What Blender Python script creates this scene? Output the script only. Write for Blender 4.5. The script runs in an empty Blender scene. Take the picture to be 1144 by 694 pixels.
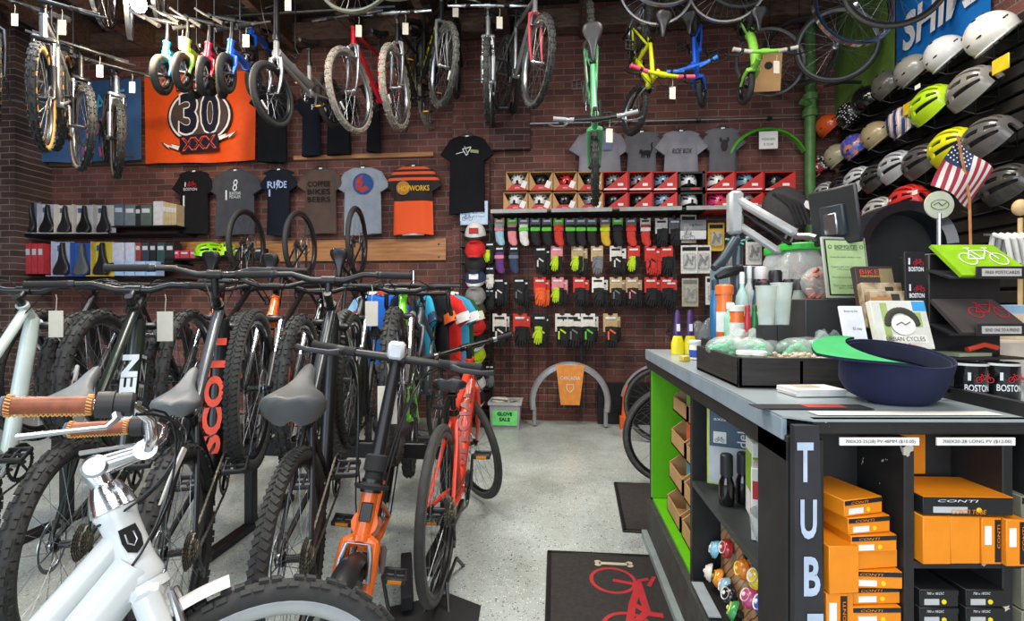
import bpy, math, random
from math import sin, cos, pi, radians as R_, sqrt, atan2, tan
from mathutils import Vector as V, Matrix as Mx, Euler
random.seed(7)
C = bpy.context.scene.collection
SC = bpy.context.scene
YAW = R_(5.08); CAMZ = 1.25; FPX = 540.0; CX = 572.0; CY = 341.0
_ca, _sa = cos(YAW), sin(YAW)
def D(px, py, t):                       # point seen at a pixel, t metres in front of the lens plane
    rc = (px-CX)/FPX*t
    return V((-_sa*t+_ca*rc, _ca*t+_sa*rc, CAMZ+(CY-py)/FPX*t))
def P(px, py, Y):                       # same, on the plane y = Y
    return D(px, py, Y/(_ca+_sa*(px-CX)/FPX))
def PX(px, py, X):                      # same, on the plane x = X
    return D(px, py, X/(-_sa+_ca*(px-CX)/FPX))
def PZ(px, py, z):
    return D(px, py, (z-CAMZ)*FPX/(CY-py))

# ---------------------------------------------------------------- mesh builder
def fr(axis):                           # frame whose z is axis
    z = V(axis).normalized()
    h = V((0,0,1)) if abs(z.z) < .95 else V((0,1,0))
    x = h.cross(z).normalized(); y = z.cross(x)
    return x, y, z
class MB:
    def __init__(s, M=None):
        s.v=[]; s.f=[]; s.m=[]; s.mi=0; s.M=M
    def add(s, vs, fs):
        b=len(s.v)
        if s.M is not None: vs=[s.M@V(p) for p in vs]
        s.v.extend([tuple(p) for p in vs])
        s.f.extend([tuple(b+i for i in f) for f in fs]); s.m.extend([s.mi]*len(fs))
    def box(s, c, d, R=None, b=0):
        c=V(c); x,y,z=d[0]/2,d[1]/2,d[2]/2
        if b<=0:
            vs=[V((i*x,j*y,k*z)) for i in(-1,1) for j in(-1,1) for k in(-1,1)]
            fs=[(0,1,3,2),(4,6,7,5),(0,4,5,1),(2,3,7,6),(0,2,6,4),(1,5,7,3)]
        else:
            b=min(b,x*.9,y*.9,z*.9); vs=[]; idx={}
            for i in(-1,1):
                for j in(-1,1):
                    for k in(-1,1):
                        for a,p in ((0,(i*x,j*(y-b),k*(z-b))),(1,(i*(x-b),j*y,k*(z-b))),(2,(i*(x-b),j*(y-b),k*z))):
                            idx[(i,j,k,a)]=len(vs); vs.append(V(p))
            g=lambda i,j,k,a: idx[(i,j,k,a)]
            fs=[]
            for q in(-1,1):
                fs.append([g(q,-1,-1,0),g(q,1,-1,0),g(q,1,1,0),g(q,-1,1,0)][::q])
                fs.append([g(-1,q,-1,1),g(1,q,-1,1),g(1,q,1,1),g(-1,q,1,1)][::-q])
                fs.append([g(-1,-1,q,2),g(1,-1,q,2),g(1,1,q,2),g(-1,1,q,2)][::q])
            for i in(-1,1):
                for j in(-1,1):
                    fs.append([g(i,j,-1,0),g(i,j,1,0),g(i,j,1,1),g(i,j,-1,1)][::-i*j])
                    fs.append([g(i,-1,j,0),g(i,1,j,0),g(i,1,j,2),g(i,-1,j,2)][::i*j])
                    fs.append([g(-1,i,j,1),g(1,i,j,1),g(1,i,j,2),g(-1,i,j,2)][::-i*j])
                    for k in(-1,1): fs.append([g(i,j,k,0),g(i,j,k,1),g(i,j,k,2)][::i*j*k])
        if R is not None: vs=[R@p for p in vs]
        s.add([c+p for p in vs], [tuple(f) for f in fs]); return s
    def loft(s, rings, caps=True, closed=False):
        n=len(rings[0]); vs=[p for r in rings for p in r]; fs=[]; m=len(rings)
        for i in range(m if closed else m-1):
            a=i*n; b2=((i+1)%m)*n
            for j in range(n):
                k=(j+1)%n; fs.append((a+j,a+k,b2+k,b2+j))
        if caps and not closed:
            fs.append(tuple(range(n))[::-1]); fs.append(tuple((m-1)*n+j for j in range(n)))
        s.add(vs,fs); return s
    def tube(s, pts, r, n=8, caps=True, closed=False, flat=1.0, up=None):
        pts=[V(p) for p in pts]; m=len(pts)
        rr=r if isinstance(r,(list,tuple)) else [r]*m
        rings=[]; x=None
        for i,p in enumerate(pts):
            if closed: t=(pts[(i+1)%m]-pts[i-1])
            else: t=pts[min(i+1,m-1)]-pts[max(i-1,0)]
            if t.length<1e-9: t=V((0,0,1))
            t.normalize()
            if x is None:
                if up is not None: x=V(up)-t*t.dot(V(up)); x.normalize()
                else: x=fr(t)[0]
            else:
                x=x-t*x.dot(t)
                if x.length<1e-6: x=fr(t)[0]
                x.normalize()
            y=t.cross(x)
            rings.append([p+(x*cos(2*pi*j/n)+y*sin(2*pi*j/n)*flat)*rr[i] for j in range(n)])
        s.loft(rings,caps,closed); return s
    def cyl(s, a, b, r, n=12, r2=None):
        return s.tube([a,b],[r,r if r2 is None else r2],n)
    def lathe(s, prof, c=(0,0,0), axis=(0,0,1), n=20, caps=True):
        x,y,z=fr(axis); c=V(c)
        s.loft([[c+z*h+(x*cos(2*pi*j/n)+y*sin(2*pi*j/n))*max(r,1e-5) for j in range(n)] for r,h in prof],caps); return s
    def ring(s, c, axis, R, sec, n=48, a0=0, a1=2*pi, caps=True):
        # sec: list of (radial offset, axial offset) swept about axis
        x,y,z=fr(axis); c=V(c); cl=abs(a1-a0-2*pi)<1e-6; m=n if cl else n+1
        rings=[]
        for i in range(m):
            a=a0+(a1-a0)*i/n; d=x*cos(a)+y*sin(a)
            rings.append([c+d*(R+p)+z*q for p,q in sec])
        s.loft(rings, caps and not cl, cl); return s
    def ell(s, c, r, n=14, m=9, R=None, z0=-1, z1=1):
        c=V(c); rings=[]
        for i in range(m+1):
            a=math.asin(z0)+(math.asin(z1)-math.asin(z0))*i/m
            ring=[V((r[0]*cos(a)*cos(2*pi*j/n), r[1]*cos(a)*sin(2*pi*j/n), r[2]*sin(a))) for j in range(n)]
            if abs(cos(a))<1e-6: ring=[V((1e-5*cos(2*pi*j/n),1e-5*sin(2*pi*j/n),r[2]*sin(a))) for j in range(n)]
            rings.append([c+(R@p if R is not None else p) for p in ring])
        s.loft(rings,True); return s
    def prism(s, poly, o, ux, uy, d):      # polygon in plane (ux,uy) at o, extruded by vector d
        o,ux,uy,d=V(o),V(ux),V(uy),V(d); n=len(poly)
        a=[o+ux*p+uy*q for p,q in poly]; vs=a+[p+d for p in a]
        fs=[tuple(range(n))[::-1], tuple(range(n,2*n))]+[(i,(i+1)%n,n+(i+1)%n,n+i) for i in range(n)]
        s.add(vs,fs); return s
    def grid(s, rows, thick=None):           # rows of points -> sheet, optionally with thickness vector
        m=len(rows); n=len(rows[0])
        vs=[p for r in rows for p in r]; fs=[(i*n+j,i*n+j+1,(i+1)*n+j+1,(i+1)*n+j) for i in range(m-1) for j in range(n-1)]
        if thick is not None:
            t=V(thick); k=len(vs); vs=vs+[V(p)+t for p in vs]
            fs+= [tuple(k+q for q in f)[::-1] for f in fs]
            e=[(i*n,(i+1)*n) for i in range(m-1)]+[((i+1)*n+n-1,i*n+n-1) for i in range(m-1)]+[(j+1,j) for j in range(n-1)]+[((m-1)*n+j,(m-1)*n+j+1) for j in range(n-1)]
            fs+=[(a,b,b+k,a+k) for a,b in e]
        s.add(vs,fs); return s
    def mesh(s, name, smooth=True, ang=38):
        me=bpy.data.meshes.new(name); me.from_pydata(s.v,[],s.f)
        if len(set(s.m))>1: me.polygons.foreach_set('material_index',s.m)
        if smooth:
            me.polygons.foreach_set('use_smooth',[True]*len(s.f))
            try: me.set_sharp_from_angle(angle=R_(ang))
            except Exception: pass
        me.update(); return me
    def build(s, name, mat, parent=None, mw=None, smooth=True, ang=38):
        return obj(name, s.mesh(name,smooth,ang), mat, parent, mw)
def obj(name, me, mat, parent=None, ml=None):
    o=bpy.data.objects.new(name, me); C.objects.link(o)
    mats=mat if isinstance(mat,(list,tuple)) else [mat]
    if me is not None:
        if len(me.materials)==0:
            for m in mats: me.materials.append(m)
        else:
            for i,m in enumerate(mats):
                if i<len(o.material_slots) and me.materials[i]!=m:
                    o.material_slots[i].link='OBJECT'; o.material_slots[i].material=m
    if parent is not None: o.parent=parent
    if ml is not None: o.matrix_local=ml if isinstance(ml,Mx) else Mx.Translation(ml)
    return o
def tag(o, label, cat, group=None, kind=None):
    if label: o['label']=label
    if cat: o['category']=cat
    if group: o['group']=group
    if kind: o['kind']=kind
    return o
def empty(name, M, label, cat, group=None):
    o=bpy.data.objects.new(name,None); C.objects.link(o); o.empty_display_size=.05
    o.matrix_world=M if isinstance(M,Mx) else Mx.Translation(M)
    return tag(o,label,cat,group)
def struct(o): o['kind']='structure'; return o
_cache={}
def cached(key, fn):
    if key not in _cache: _cache[key]=fn()
    return _cache[key]
RX=lambda d: Mx.Rotation(R_(d),4,'X'); RY=lambda d: Mx.Rotation(R_(d),4,'Y'); RZ=lambda d: Mx.Rotation(R_(d),4,'Z'); T=Mx.Translation
def basis(F, U, o):                     # columns: forward, left, up
    F=V(F).normalized(); U=V(U); U=(U-F*U.dot(F)).normalized(); L=U.cross(F)
    m=Mx(((F.x,L.x,U.x,o[0]),(F.y,L.y,U.y,o[1]),(F.z,L.z,U.z,o[2]),(0,0,0,1))); return m
def text_mesh(s, w=None, h=None, ext=.0008, shear=0, bold=0):
    key=('txt',s,w,h,ext,shear,bold)
    def mk():
        cu=bpy.data.curves.new('lettering','FONT'); cu.body=s; cu.size=1; cu.extrude=0; cu.align_x='CENTER'; cu.shear=shear; cu.offset=bold; cu.resolution_u=3
        o=bpy.data.objects.new('lettering',cu); C.objects.link(o)
        bpy.context.view_layer.update(); dg=bpy.context.evaluated_depsgraph_get()
        me=bpy.data.meshes.new_from_object(o.evaluated_get(dg)); bpy.data.objects.remove(o); bpy.data.curves.remove(cu)
        xs=[v.co.x for v in me.vertices]; ys=[v.co.y for v in me.vertices]
        x0,x1,y0,y1=min(xs),max(xs),min(ys),max(ys)
        sx=w/(x1-x0) if w else None; sy=h/(y1-y0) if h else None
        if sx is None: sx=sy
        if sy is None: sy=sx
        vs=[((v.co.x-(x0+x1)/2)*sx,(v.co.y-(y0+y1)/2)*sy,ext) for v in me.vertices]
        fs=[tuple(p.vertices) for p in me.polygons]
        m2=bpy.data.meshes.new('lettering'); m2.from_pydata(vs,[],fs); m2.update(); bpy.data.meshes.remove(me)
        return m2
    return cached(key,mk)
def text(s, mat, parent, M, w=None, h=None, name='lettering', **k):
    return obj(name, text_mesh(s,w,h,**k), mat, parent, M)

# ---------------------------------------------------------------- materials
_mats={}
def lin(c):
    if isinstance(c,str):
        c=c.lstrip('#'); c=[int(c[i:i+2],16)/255 for i in(0,2,4)]
        c=[x/12.92 if x<=.04045 else ((x+.055)/1.055)**2.4 for x in c]
    return (c[0],c[1],c[2],1)
def mat(name, col, rough=.5, metal=0, var=.12, scale=18, bump=0, coat=0, trans=0, alpha=1, spec=.5, sheen=0):
    if name in _mats: return _mats[name]
    m=bpy.data.materials.new(name); m.use_nodes=True; nt=m.node_tree; b=nt.nodes['Principled BSDF']
    c=lin(col); b.inputs['Roughness'].default_value=rough; b.inputs['Metallic'].default_value=metal
    b.inputs['Coat Weight'].default_value=coat; b.inputs['Transmission Weight'].default_value=trans; b.inputs['Alpha'].default_value=alpha
    b.inputs['Specular IOR Level'].default_value=spec
    if sheen: b.inputs['Sheen Weight'].default_value=sheen
    tc=nt.nodes.new('ShaderNodeTexCoord'); no=nt.nodes.new('ShaderNodeTexNoise'); no.inputs['Scale'].default_value=scale; no.inputs['Detail'].default_value=4
    nt.links.new(tc.outputs['Object'],no.inputs['Vector'])
    rp=nt.nodes.new('ShaderNodeValToRGB'); rp.color_ramp.elements[0].position=.3; rp.color_ramp.elements[1].position=.7
    rp.color_ramp.elements[0].color=tuple(x*(1-var) for x in c[:3])+(1,); rp.color_ramp.elements[1].color=tuple(min(1,x*(1+var)) for x in c[:3])+(1,)
    nt.links.new(no.outputs['Fac'],rp.inputs['Fac']); nt.links.new(rp.outputs['Color'],b.inputs['Base Color'])
    if bump:
        bp=nt.nodes.new('ShaderNodeBump'); bp.inputs['Strength'].default_value=bump; bp.inputs['Distance'].default_value=.004
        nt.links.new(no.outputs['Fac'],bp.inputs['Height']); nt.links.new(bp.outputs['Normal'],b.inputs['Normal'])
    _mats[name]=m; return m
def emis(name, col, st):
    m=bpy.data.materials.new(name); m.use_nodes=True; b=m.node_tree.nodes['Principled BSDF']
    b.inputs['Base Color'].default_value=lin(col); b.inputs['Emission Color'].default_value=lin(col); b.inputs['Emission Strength'].default_value=st; return m
def nodes(m): return m.node_tree, m.node_tree.nodes['Principled BSDF']
def plain(col, rough=.55, **k):
    nm='paint_'+str(col).replace('#','')+'_'+str(rough)+''.join(str(v) for v in k.values()); return mat(nm,col,rough,**k)

def brick_mat(name, axis, c1, c2, mort, dark=1.0):
    m=mat(name,'#5a3028',.85,var=.3); nt,b=nodes(m)
    tc=nt.nodes.new('ShaderNodeTexCoord'); sp=nt.nodes.new('ShaderNodeSeparateXYZ'); cb=nt.nodes.new('ShaderNodeCombineXYZ')
    nt.links.new(tc.outputs['Object'],sp.inputs[0]); nt.links.new(sp.outputs[axis],cb.inputs[0]); nt.links.new(sp.outputs[2],cb.inputs[1])
    no2=nt.nodes.new('ShaderNodeTexNoise'); no2.inputs['Scale'].default_value=3; nt.links.new(tc.outputs['Object'],no2.inputs['Vector'])
    ad=nt.nodes.new('ShaderNodeVectorMath'); ad.operation='MULTIPLY_ADD'; ad.inputs[1].default_value=(.02,.02,0)
    nt.links.new(no2.outputs['Color'],ad.inputs[0]); nt.links.new(cb.outputs[0],ad.inputs[2])
    br=nt.nodes.new('ShaderNodeTexBrick'); br.inputs['Scale'].default_value=1; br.inputs['Brick Width'].default_value=.215; br.inputs['Row Height'].default_value=.072
    br.inputs['Mortar Size'].default_value=.006; br.inputs['Mortar Smooth'].default_value=.3; br.inputs['Bias'].default_value=-.1
    br.inputs['Color1'].default_value=lin(c1); br.inputs['Color2'].default_value=lin(c2); br.inputs['Mortar'].default_value=lin(mort)
    nt.links.new(ad.outputs[0],br.inputs['Vector'])
    no=nt.nodes.new('ShaderNodeTexNoise'); no.inputs['Scale'].default_value=2.2; no.inputs['Detail'].default_value=6; nt.links.new(tc.outputs['Object'],no.inputs['Vector'])
    rp=nt.nodes.new('ShaderNodeValToRGB'); rp.color_ramp.elements[0].position=.3; rp.color_ramp.elements[1].position=.7
    rp.color_ramp.elements[0].color=(.5*dark,.46*dark,.46*dark,1); rp.color_ramp.elements[1].color=(1.25*dark,1.2*dark,1.2*dark,1)
    nt.links.new(no.outputs['Fac'],rp.inputs['Fac'])
    mx=nt.nodes.new('ShaderNodeMix'); mx.data_type='RGBA'; mx.blend_type='MULTIPLY'; mx.inputs[0].default_value=1
    nt.links.new(br.outputs['Color'],mx.inputs[6]); nt.links.new(rp.outputs['Color'],mx.inputs[7]); nt.links.new(mx.outputs[2],b.inputs['Base Color'])
    n3=nt.nodes.new('ShaderNodeTexNoise'); n3.inputs['Scale'].default_value=60; nt.links.new(tc.outputs['Object'],n3.inputs['Vector'])
    mt=nt.nodes.new('ShaderNodeMath'); mt.operation='MULTIPLY_ADD'; mt.inputs[1].default_value=-1.0; nt.links.new(br.outputs['Fac'],mt.inputs[0]); nt.links.new(n3.outputs['Fac'],mt.inputs[2])
    bp=nt.nodes.new('ShaderNodeBump'); bp.inputs['Strength'].default_value=.7; bp.inputs['Distance'].default_value=.012
    nt.links.new(mt.outputs[0],bp.inputs['Height']); nt.links.new(bp.outputs['Normal'],b.inputs['Normal'])
    return m
def speck_mat():
    m=mat('painted_floor','#b3bcb8',.32,var=.1,scale=1.3); nt,b=nodes(m)
    tc=nt.nodes.new('ShaderNodeTexCoord'); src=b.inputs['Base Color'].links[0].from_socket
    for sc,th,col in ((130,.035,(.03,.035,.035,1)),(95,.04,(.85,.86,.84,1)),(60,.018,(.12,.13,.12,1))):
        vo=nt.nodes.new('ShaderNodeTexVoronoi'); vo.inputs['Scale'].default_value=sc; nt.links.new(tc.outputs['Object'],vo.inputs['Vector'])
        wn=nt.nodes.new('ShaderNodeMath'); wn.operation='LESS_THAN'; wn.inputs[1].default_value=.30; nt.links.new(vo.outputs['Distance'],wn.inputs[0])
        sp=nt.nodes.new('ShaderNodeSeparateColor'); nt.links.new(vo.outputs['Color'],sp.inputs[0])
        w2=nt.nodes.new('ShaderNodeMath'); w2.operation='LESS_THAN'; w2.inputs[1].default_value=th*6; nt.links.new(sp.outputs[0],w2.inputs[0])
        ml=nt.nodes.new('ShaderNodeMath'); ml.operation='MULTIPLY'; nt.links.new(wn.outputs[0],ml.inputs[0]); nt.links.new(w2.outputs[0],ml.inputs[1])
        mx=nt.nodes.new('ShaderNodeMix'); mx.data_type='RGBA'; nt.links.new(ml.outputs[0],mx.inputs[0]); nt.links.new(src,mx.inputs[6]); mx.inputs[7].default_value=col; src=mx.outputs[2]
    no=nt.nodes.new('ShaderNodeTexNoise'); no.inputs['Scale'].default_value=2.5; no.inputs['Detail'].default_value=8; no.inputs['Roughness'].default_value=.7; nt.links.new(tc.outputs['Object'],no.inputs['Vector'])
    rp=nt.nodes.new('ShaderNodeValToRGB'); rp.color_ramp.elements[0].position=.35; rp.color_ramp.elements[1].position=.6; rp.color_ramp.elements[0].color=(.62,.6,.56,1); rp.color_ramp.elements[1].color=(1,1,1,1)
    nt.links.new(no.outputs['Fac'],rp.inputs['Fac'])
    mx=nt.nodes.new('ShaderNodeMix'); mx.data_type='RGBA'; mx.blend_type='MULTIPLY'; mx.inputs[0].default_value=.7; nt.links.new(src,mx.inputs[6]); nt.links.new(rp.outputs['Color'],mx.inputs[7])
    nt.links.new(mx.outputs[2],b.inputs['Base Color']); return m
def wood_mat(name,c1,c2,axis_scale=(1,12,12),rough=.6):
    m=mat(name,c1,rough,scale=6); nt,b=nodes(m)
    tc=nt.nodes.new('ShaderNodeTexCoord'); mp=nt.nodes.new('ShaderNodeMapping'); mp.inputs['Scale'].default_value=axis_scale; nt.links.new(tc.outputs['Object'],mp.inputs['Vector'])
    no=nt.nodes.new('ShaderNodeTexNoise'); no.inputs['Scale'].default_value=3; no.inputs['Detail'].default_value=8; no.inputs['Distortion'].default_value=.6; nt.links.new(mp.outputs[0],no.inputs['Vector'])
    rp=nt.nodes.new('ShaderNodeValToRGB'); rp.color_ramp.elements[0].position=.3; rp.color_ramp.elements[1].position=.72; rp.color_ramp.elements[0].color=lin(c1); rp.color_ramp.elements[1].color=lin(c2)
    nt.links.new(no.outputs['Fac'],rp.inputs['Fac']); nt.links.new(rp.outputs['Color'],b.inputs['Base Color']); return m

RUB=mat('tyre_rubber','#2c2d2c',.75,var=.25,scale=40,bump=.3); GUM=mat('tan_sidewall','#b98a4a',.7); GREYT=mat('dusty_rubber','#4a4a46',.8,var=.3,scale=30)
BLK=mat('satin_black','#17181a',.35,var=.2); GLB=mat('gloss_black','#0f1012',.15,coat=.5); MBL=mat('matte_black','#1c1c1d',.8); PLB=mat('black_plastic','#202124',.5)
CHR=mat('chrome','#d8dade',.16,1,var=.04); ALU=mat('brushed_aluminium','#b4b8bc',.32,1,var=.08); STL=mat('steel_spokes','#8f9296',.35,.9); DST=mat('dark_steel','#3a3b3d',.4,.8,var=.3)
WHT=mat('white_paint','#c6cccd',.3,coat=.4,var=.04); PAP=mat('white_paper','#e9e8e2',.8,var=.04); TAGM=mat('buff_tag','#cfc9b8',.8,var=.05)
CAB=mat('cable_black','#0c0c0d',.35); VINYL=mat('saddle_vinyl','#4c4f50',.48,var=.12,bump=.1); VIND=mat('dark_saddle','#242527',.42,var=.1)
LEA=mat('brown_leather','#8a4a2c',.45,var=.25,scale=60,bump=.15); STI=mat('cream_stitch','#d9a860',.7); CARD=mat('cardboard','#b08a5c',.85,var=.1,scale=8)
CHN=mat('chain_steel','#6b665a',.4,.8,var=.4,scale=200); WIRE=mat('black_wire','#141414',.5)
# ---------------------------------------------------------------- bicycles
def arc(c, R, a0, a1, n, y=0):
    return [V((c[0]+R*cos(a0+(a1-a0)*i/n), y, c[2]+R*sin(a0+(a1-a0)*i/n))) for i in range(n+1)]
def bez(a,b,c,n=8):
    a,b,c=V(a),V(b),V(c); return [a*(1-t)**2+b*2*t*(1-t)+c*t*t for t in [i/n for i in range(n+1)]]
def bez3(a,b,c,d,n=10):
    a,b,c,d=V(a),V(b),V(c),V(d); return [a*(1-t)**3+b*3*t*(1-t)**2+c*3*t*t*(1-t)+d*t**3 for t in [i/n for i in range(n+1)]]
def tyre_mesh(wr,tw,tread,lod):
    def mk():
        b=MB(); r=tw/2; n=72 if lod else 48; k=12
        sec=[(r*.98*cos(2*pi*j/k), r*sin(2*pi*j/k)) for j in range(k)]
        x0=len(b.f); b.ring((0,0,0),(0,1,0),wr-r,sec,n)
        for q in range(len(b.f)):
            j=q%k; a=2*pi*(j+.5)/k; b.m[q]=1 if cos(a)<.35 else 0
        if tread=='knob':
            rows=60 if lod else 40; b.mi=0
            for i in range(rows):
                for ph,off in ((-58,.5),(-20,0),(20,.0),(58,.5)) if i%2 else ((-58,0),(-22,.5),(22,.5),(58,0)):
                    a=2*pi*(i+off*.6)/rows; p=R_(ph); rad=wr-r+(r+.001)*cos(p)
                    c=V((rad*cos(a),(r+.001)*sin(p),rad*sin(a)))
                    Rm=Mx.Rotation(-a,3,'Y')@Mx.Rotation(p,3,'Z')
                    b.box(c,(.011,tw*.2,wr*2*pi/rows*.55),Rm)
        elif tread=='block':
            rows=90 if lod else 56
            for i in range(rows):
                for sg in(-1,1):
                    a=2*pi*(i+(.5 if sg>0 else 0))/rows; p=R_(30*sg); rad=wr-r+r*cos(p)
                    c=V((rad*cos(a),r*sin(p),rad*sin(a)))
                    b.box(c,(.006,tw*.42,wr*2*pi/rows*.7),Mx.Rotation(-a,3,'Y')@Mx.Rotation(p,3,'Z')@Mx.Rotation(.5*sg,3,'X'))
        return b.mesh('tyre')
    return cached(('tyre',wr,tw,tread,lod),mk)
def rim_mesh(wr,tw,deep):
    def mk():
        b=MB(); h=deep; w=min(tw*.4,.014)+.002; Ri=wr-tw*.93
        b.ring((0,0,0),(0,1,0),Ri,[(.004,w),(.004,-w),(-h*.6,-w*.9),(-h,-w*.35),(-h,w*.35),(-h*.6,w*.9)],56)
        b.lathe([(.008,-.055),(.008,-.05),(.012,-.05),(.024,-.036),(.024,-.03),(.013,-.024),(.013,.024),(.024,.03),(.024,.036),(.012,.05),(.008,.05),(.008,.055)],(0,0,0),(0,1,0),14)
        return b.mesh('rim')
    return cached(('rim',wr,tw,deep),mk)
def spoke_mesh(wr,tw,deep,n):
    def mk():
        b=MB(); Ro=wr-tw*.93-deep+.002
        for i in range(n):
            sg=1 if i%2 else -1; a=2*pi*i/n; a2=a+(1.1 if (i//2)%2 else -1.1)
            b.tube([V((.022*cos(a2),sg*.032,.022*sin(a2))),V((Ro*cos(a),sg*.003,Ro*sin(a)))],.0011,3)
        return b.mesh('spokes')
    return cached(('spk',wr,tw,deep,n),mk)
def rotor_mesh(r=.09):
    def mk():
        b=MB(); b.ring((0,0,0),(0,1,0),r,[(0,.001),(0,-.001),(-.014,-.001),(-.014,.001)],40)
        for i in range(6):
            a=2*pi*i/6; b.tube([V((.02*cos(a+.7),0,.02*sin(a+.7))),V(((r-.013)*cos(a),0,(r-.013)*sin(a)))],.003,4)
        b.lathe([(.022,-.003),(.022,.003)],(0,0,0),(0,1,0),12)
        return b.mesh('brake_rotor')
    return cached(('rot',r),mk)
def cassette_mesh():
    def mk():
        b=MB()
        for i in range(8):
            R=.062-.0052*i; y=-.034-.0042*i; n=int(R*2*pi/.0127)*2; 
            poly=[((R+(.0028 if k%2 else -.0028))*cos(2*pi*k/n),(R+(.0028 if k%2 else -.0028))*sin(2*pi*k/n)) for k in range(n)]
            b.prism(poly,(0,y,0),(1,0,0),(0,0,1),(0,-.002,0))
        b.lathe([(.02,-.068),(.02,-.03)],(0,0,0),(0,1,0),12)
        return b.mesh('cassette',False)
    return cached('cas',mk)
def loop_ring(R,teeth,c,y,th=.003,holes=True):
    b=MB(); n=teeth*2
    outer=[((R+(.003 if k%2 else -.003))*cos(2*pi*k/n),(R+(.003 if k%2 else -.003))*sin(2*pi*k/n)) for k in range(n)]
    vs=[];
    for yy in (y,y+th):
        for p in outer: vs.append(V((c[0]+p[0],yy,c[2]+p[1])))
        for p in outer: vs.append(V((c[0]+p[0]*.8,yy,c[2]+p[1]*.8)))
    fs=[]
    for k in range(n):
        j=(k+1)%n; fs+=[(k,j,n+j,n+k),(2*n+k,3*n+k,3*n+j,2*n+j),(k,2*n+k,2*n+j,j),(n+k,n+j,3*n+j,3*n+k)]
    b.add(vs,fs)
    for k in range(5):
        a=2*pi*k/5; b.tube([V((c[0],y+th/2,c[2])),V((c[0]+R*.84*cos(a),y+th/2,c[2]+R*.84*sin(a)))],.006,5)
    return b
def saddle_mesh(L,W,cush):
    def mk():
        b=MB(); rings=[]; n=16
        prof=[(0,.012,.0),(.06,.02,.004),(.2,.026,.006),(.4,.034,.004),(.55,.052,.002),(.7,.082,.004),(.82,.095,.010),(.93,.088,.016),(.98,.070,.017),(1,.045,.012)]
        for t,w,z in prof:
            w=w*W/.19; x=L*(.5-t); h=cush*(.75+.5*t); ring=[]
            for j in range(n):
                a=2*pi*j/n; cy=cos(a); sz=sin(a)
                zz=z+(h*.35*sz if sz>0 else h*.9*sz*(.35+.65*abs(cy)))
                if sz>0: zz-=.010*max(0,1-abs(cy)*3)*min(1,t*1.6)
                ring.append(V((x,w*(abs(cy)**.8)*(1 if cy>0 else -1),zz)))
            rings.append(ring)
        b.loft(rings)
        return b.mesh('saddle',True,60)
    return cached(('sad',L,W,cush),mk)
DEF=dict(wr=.35,tw=.045,wb=1.06,cs=.44,bbh=.29,st=.46,sa=73,ha=70,fork=.43,hl=.13,rake=.045,tread='block',lod=0,style='diamond',ft='rigid',
 frame=BLK,forkm=None,tube=.018,dt=.022,bar='flat',bw=.62,stem=.08,stemup=.05,barup=0,barm=BLK,grip=MBL,steer=0,saddle=(.27,.15,.05),saddlem=VIND,sh=.12,
 rim=BLK,side=RUB,deep=.016,disc=False,spokes=28,gears=True,pedals=True,decal=None,decalm=WHT,fender=None,tag=False,cables=2,crank=50,lowers=None,stan=CHR,tubedecal=None,rack=False,vbrake=False,kick=False,sweep=6,reflect=False)
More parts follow.
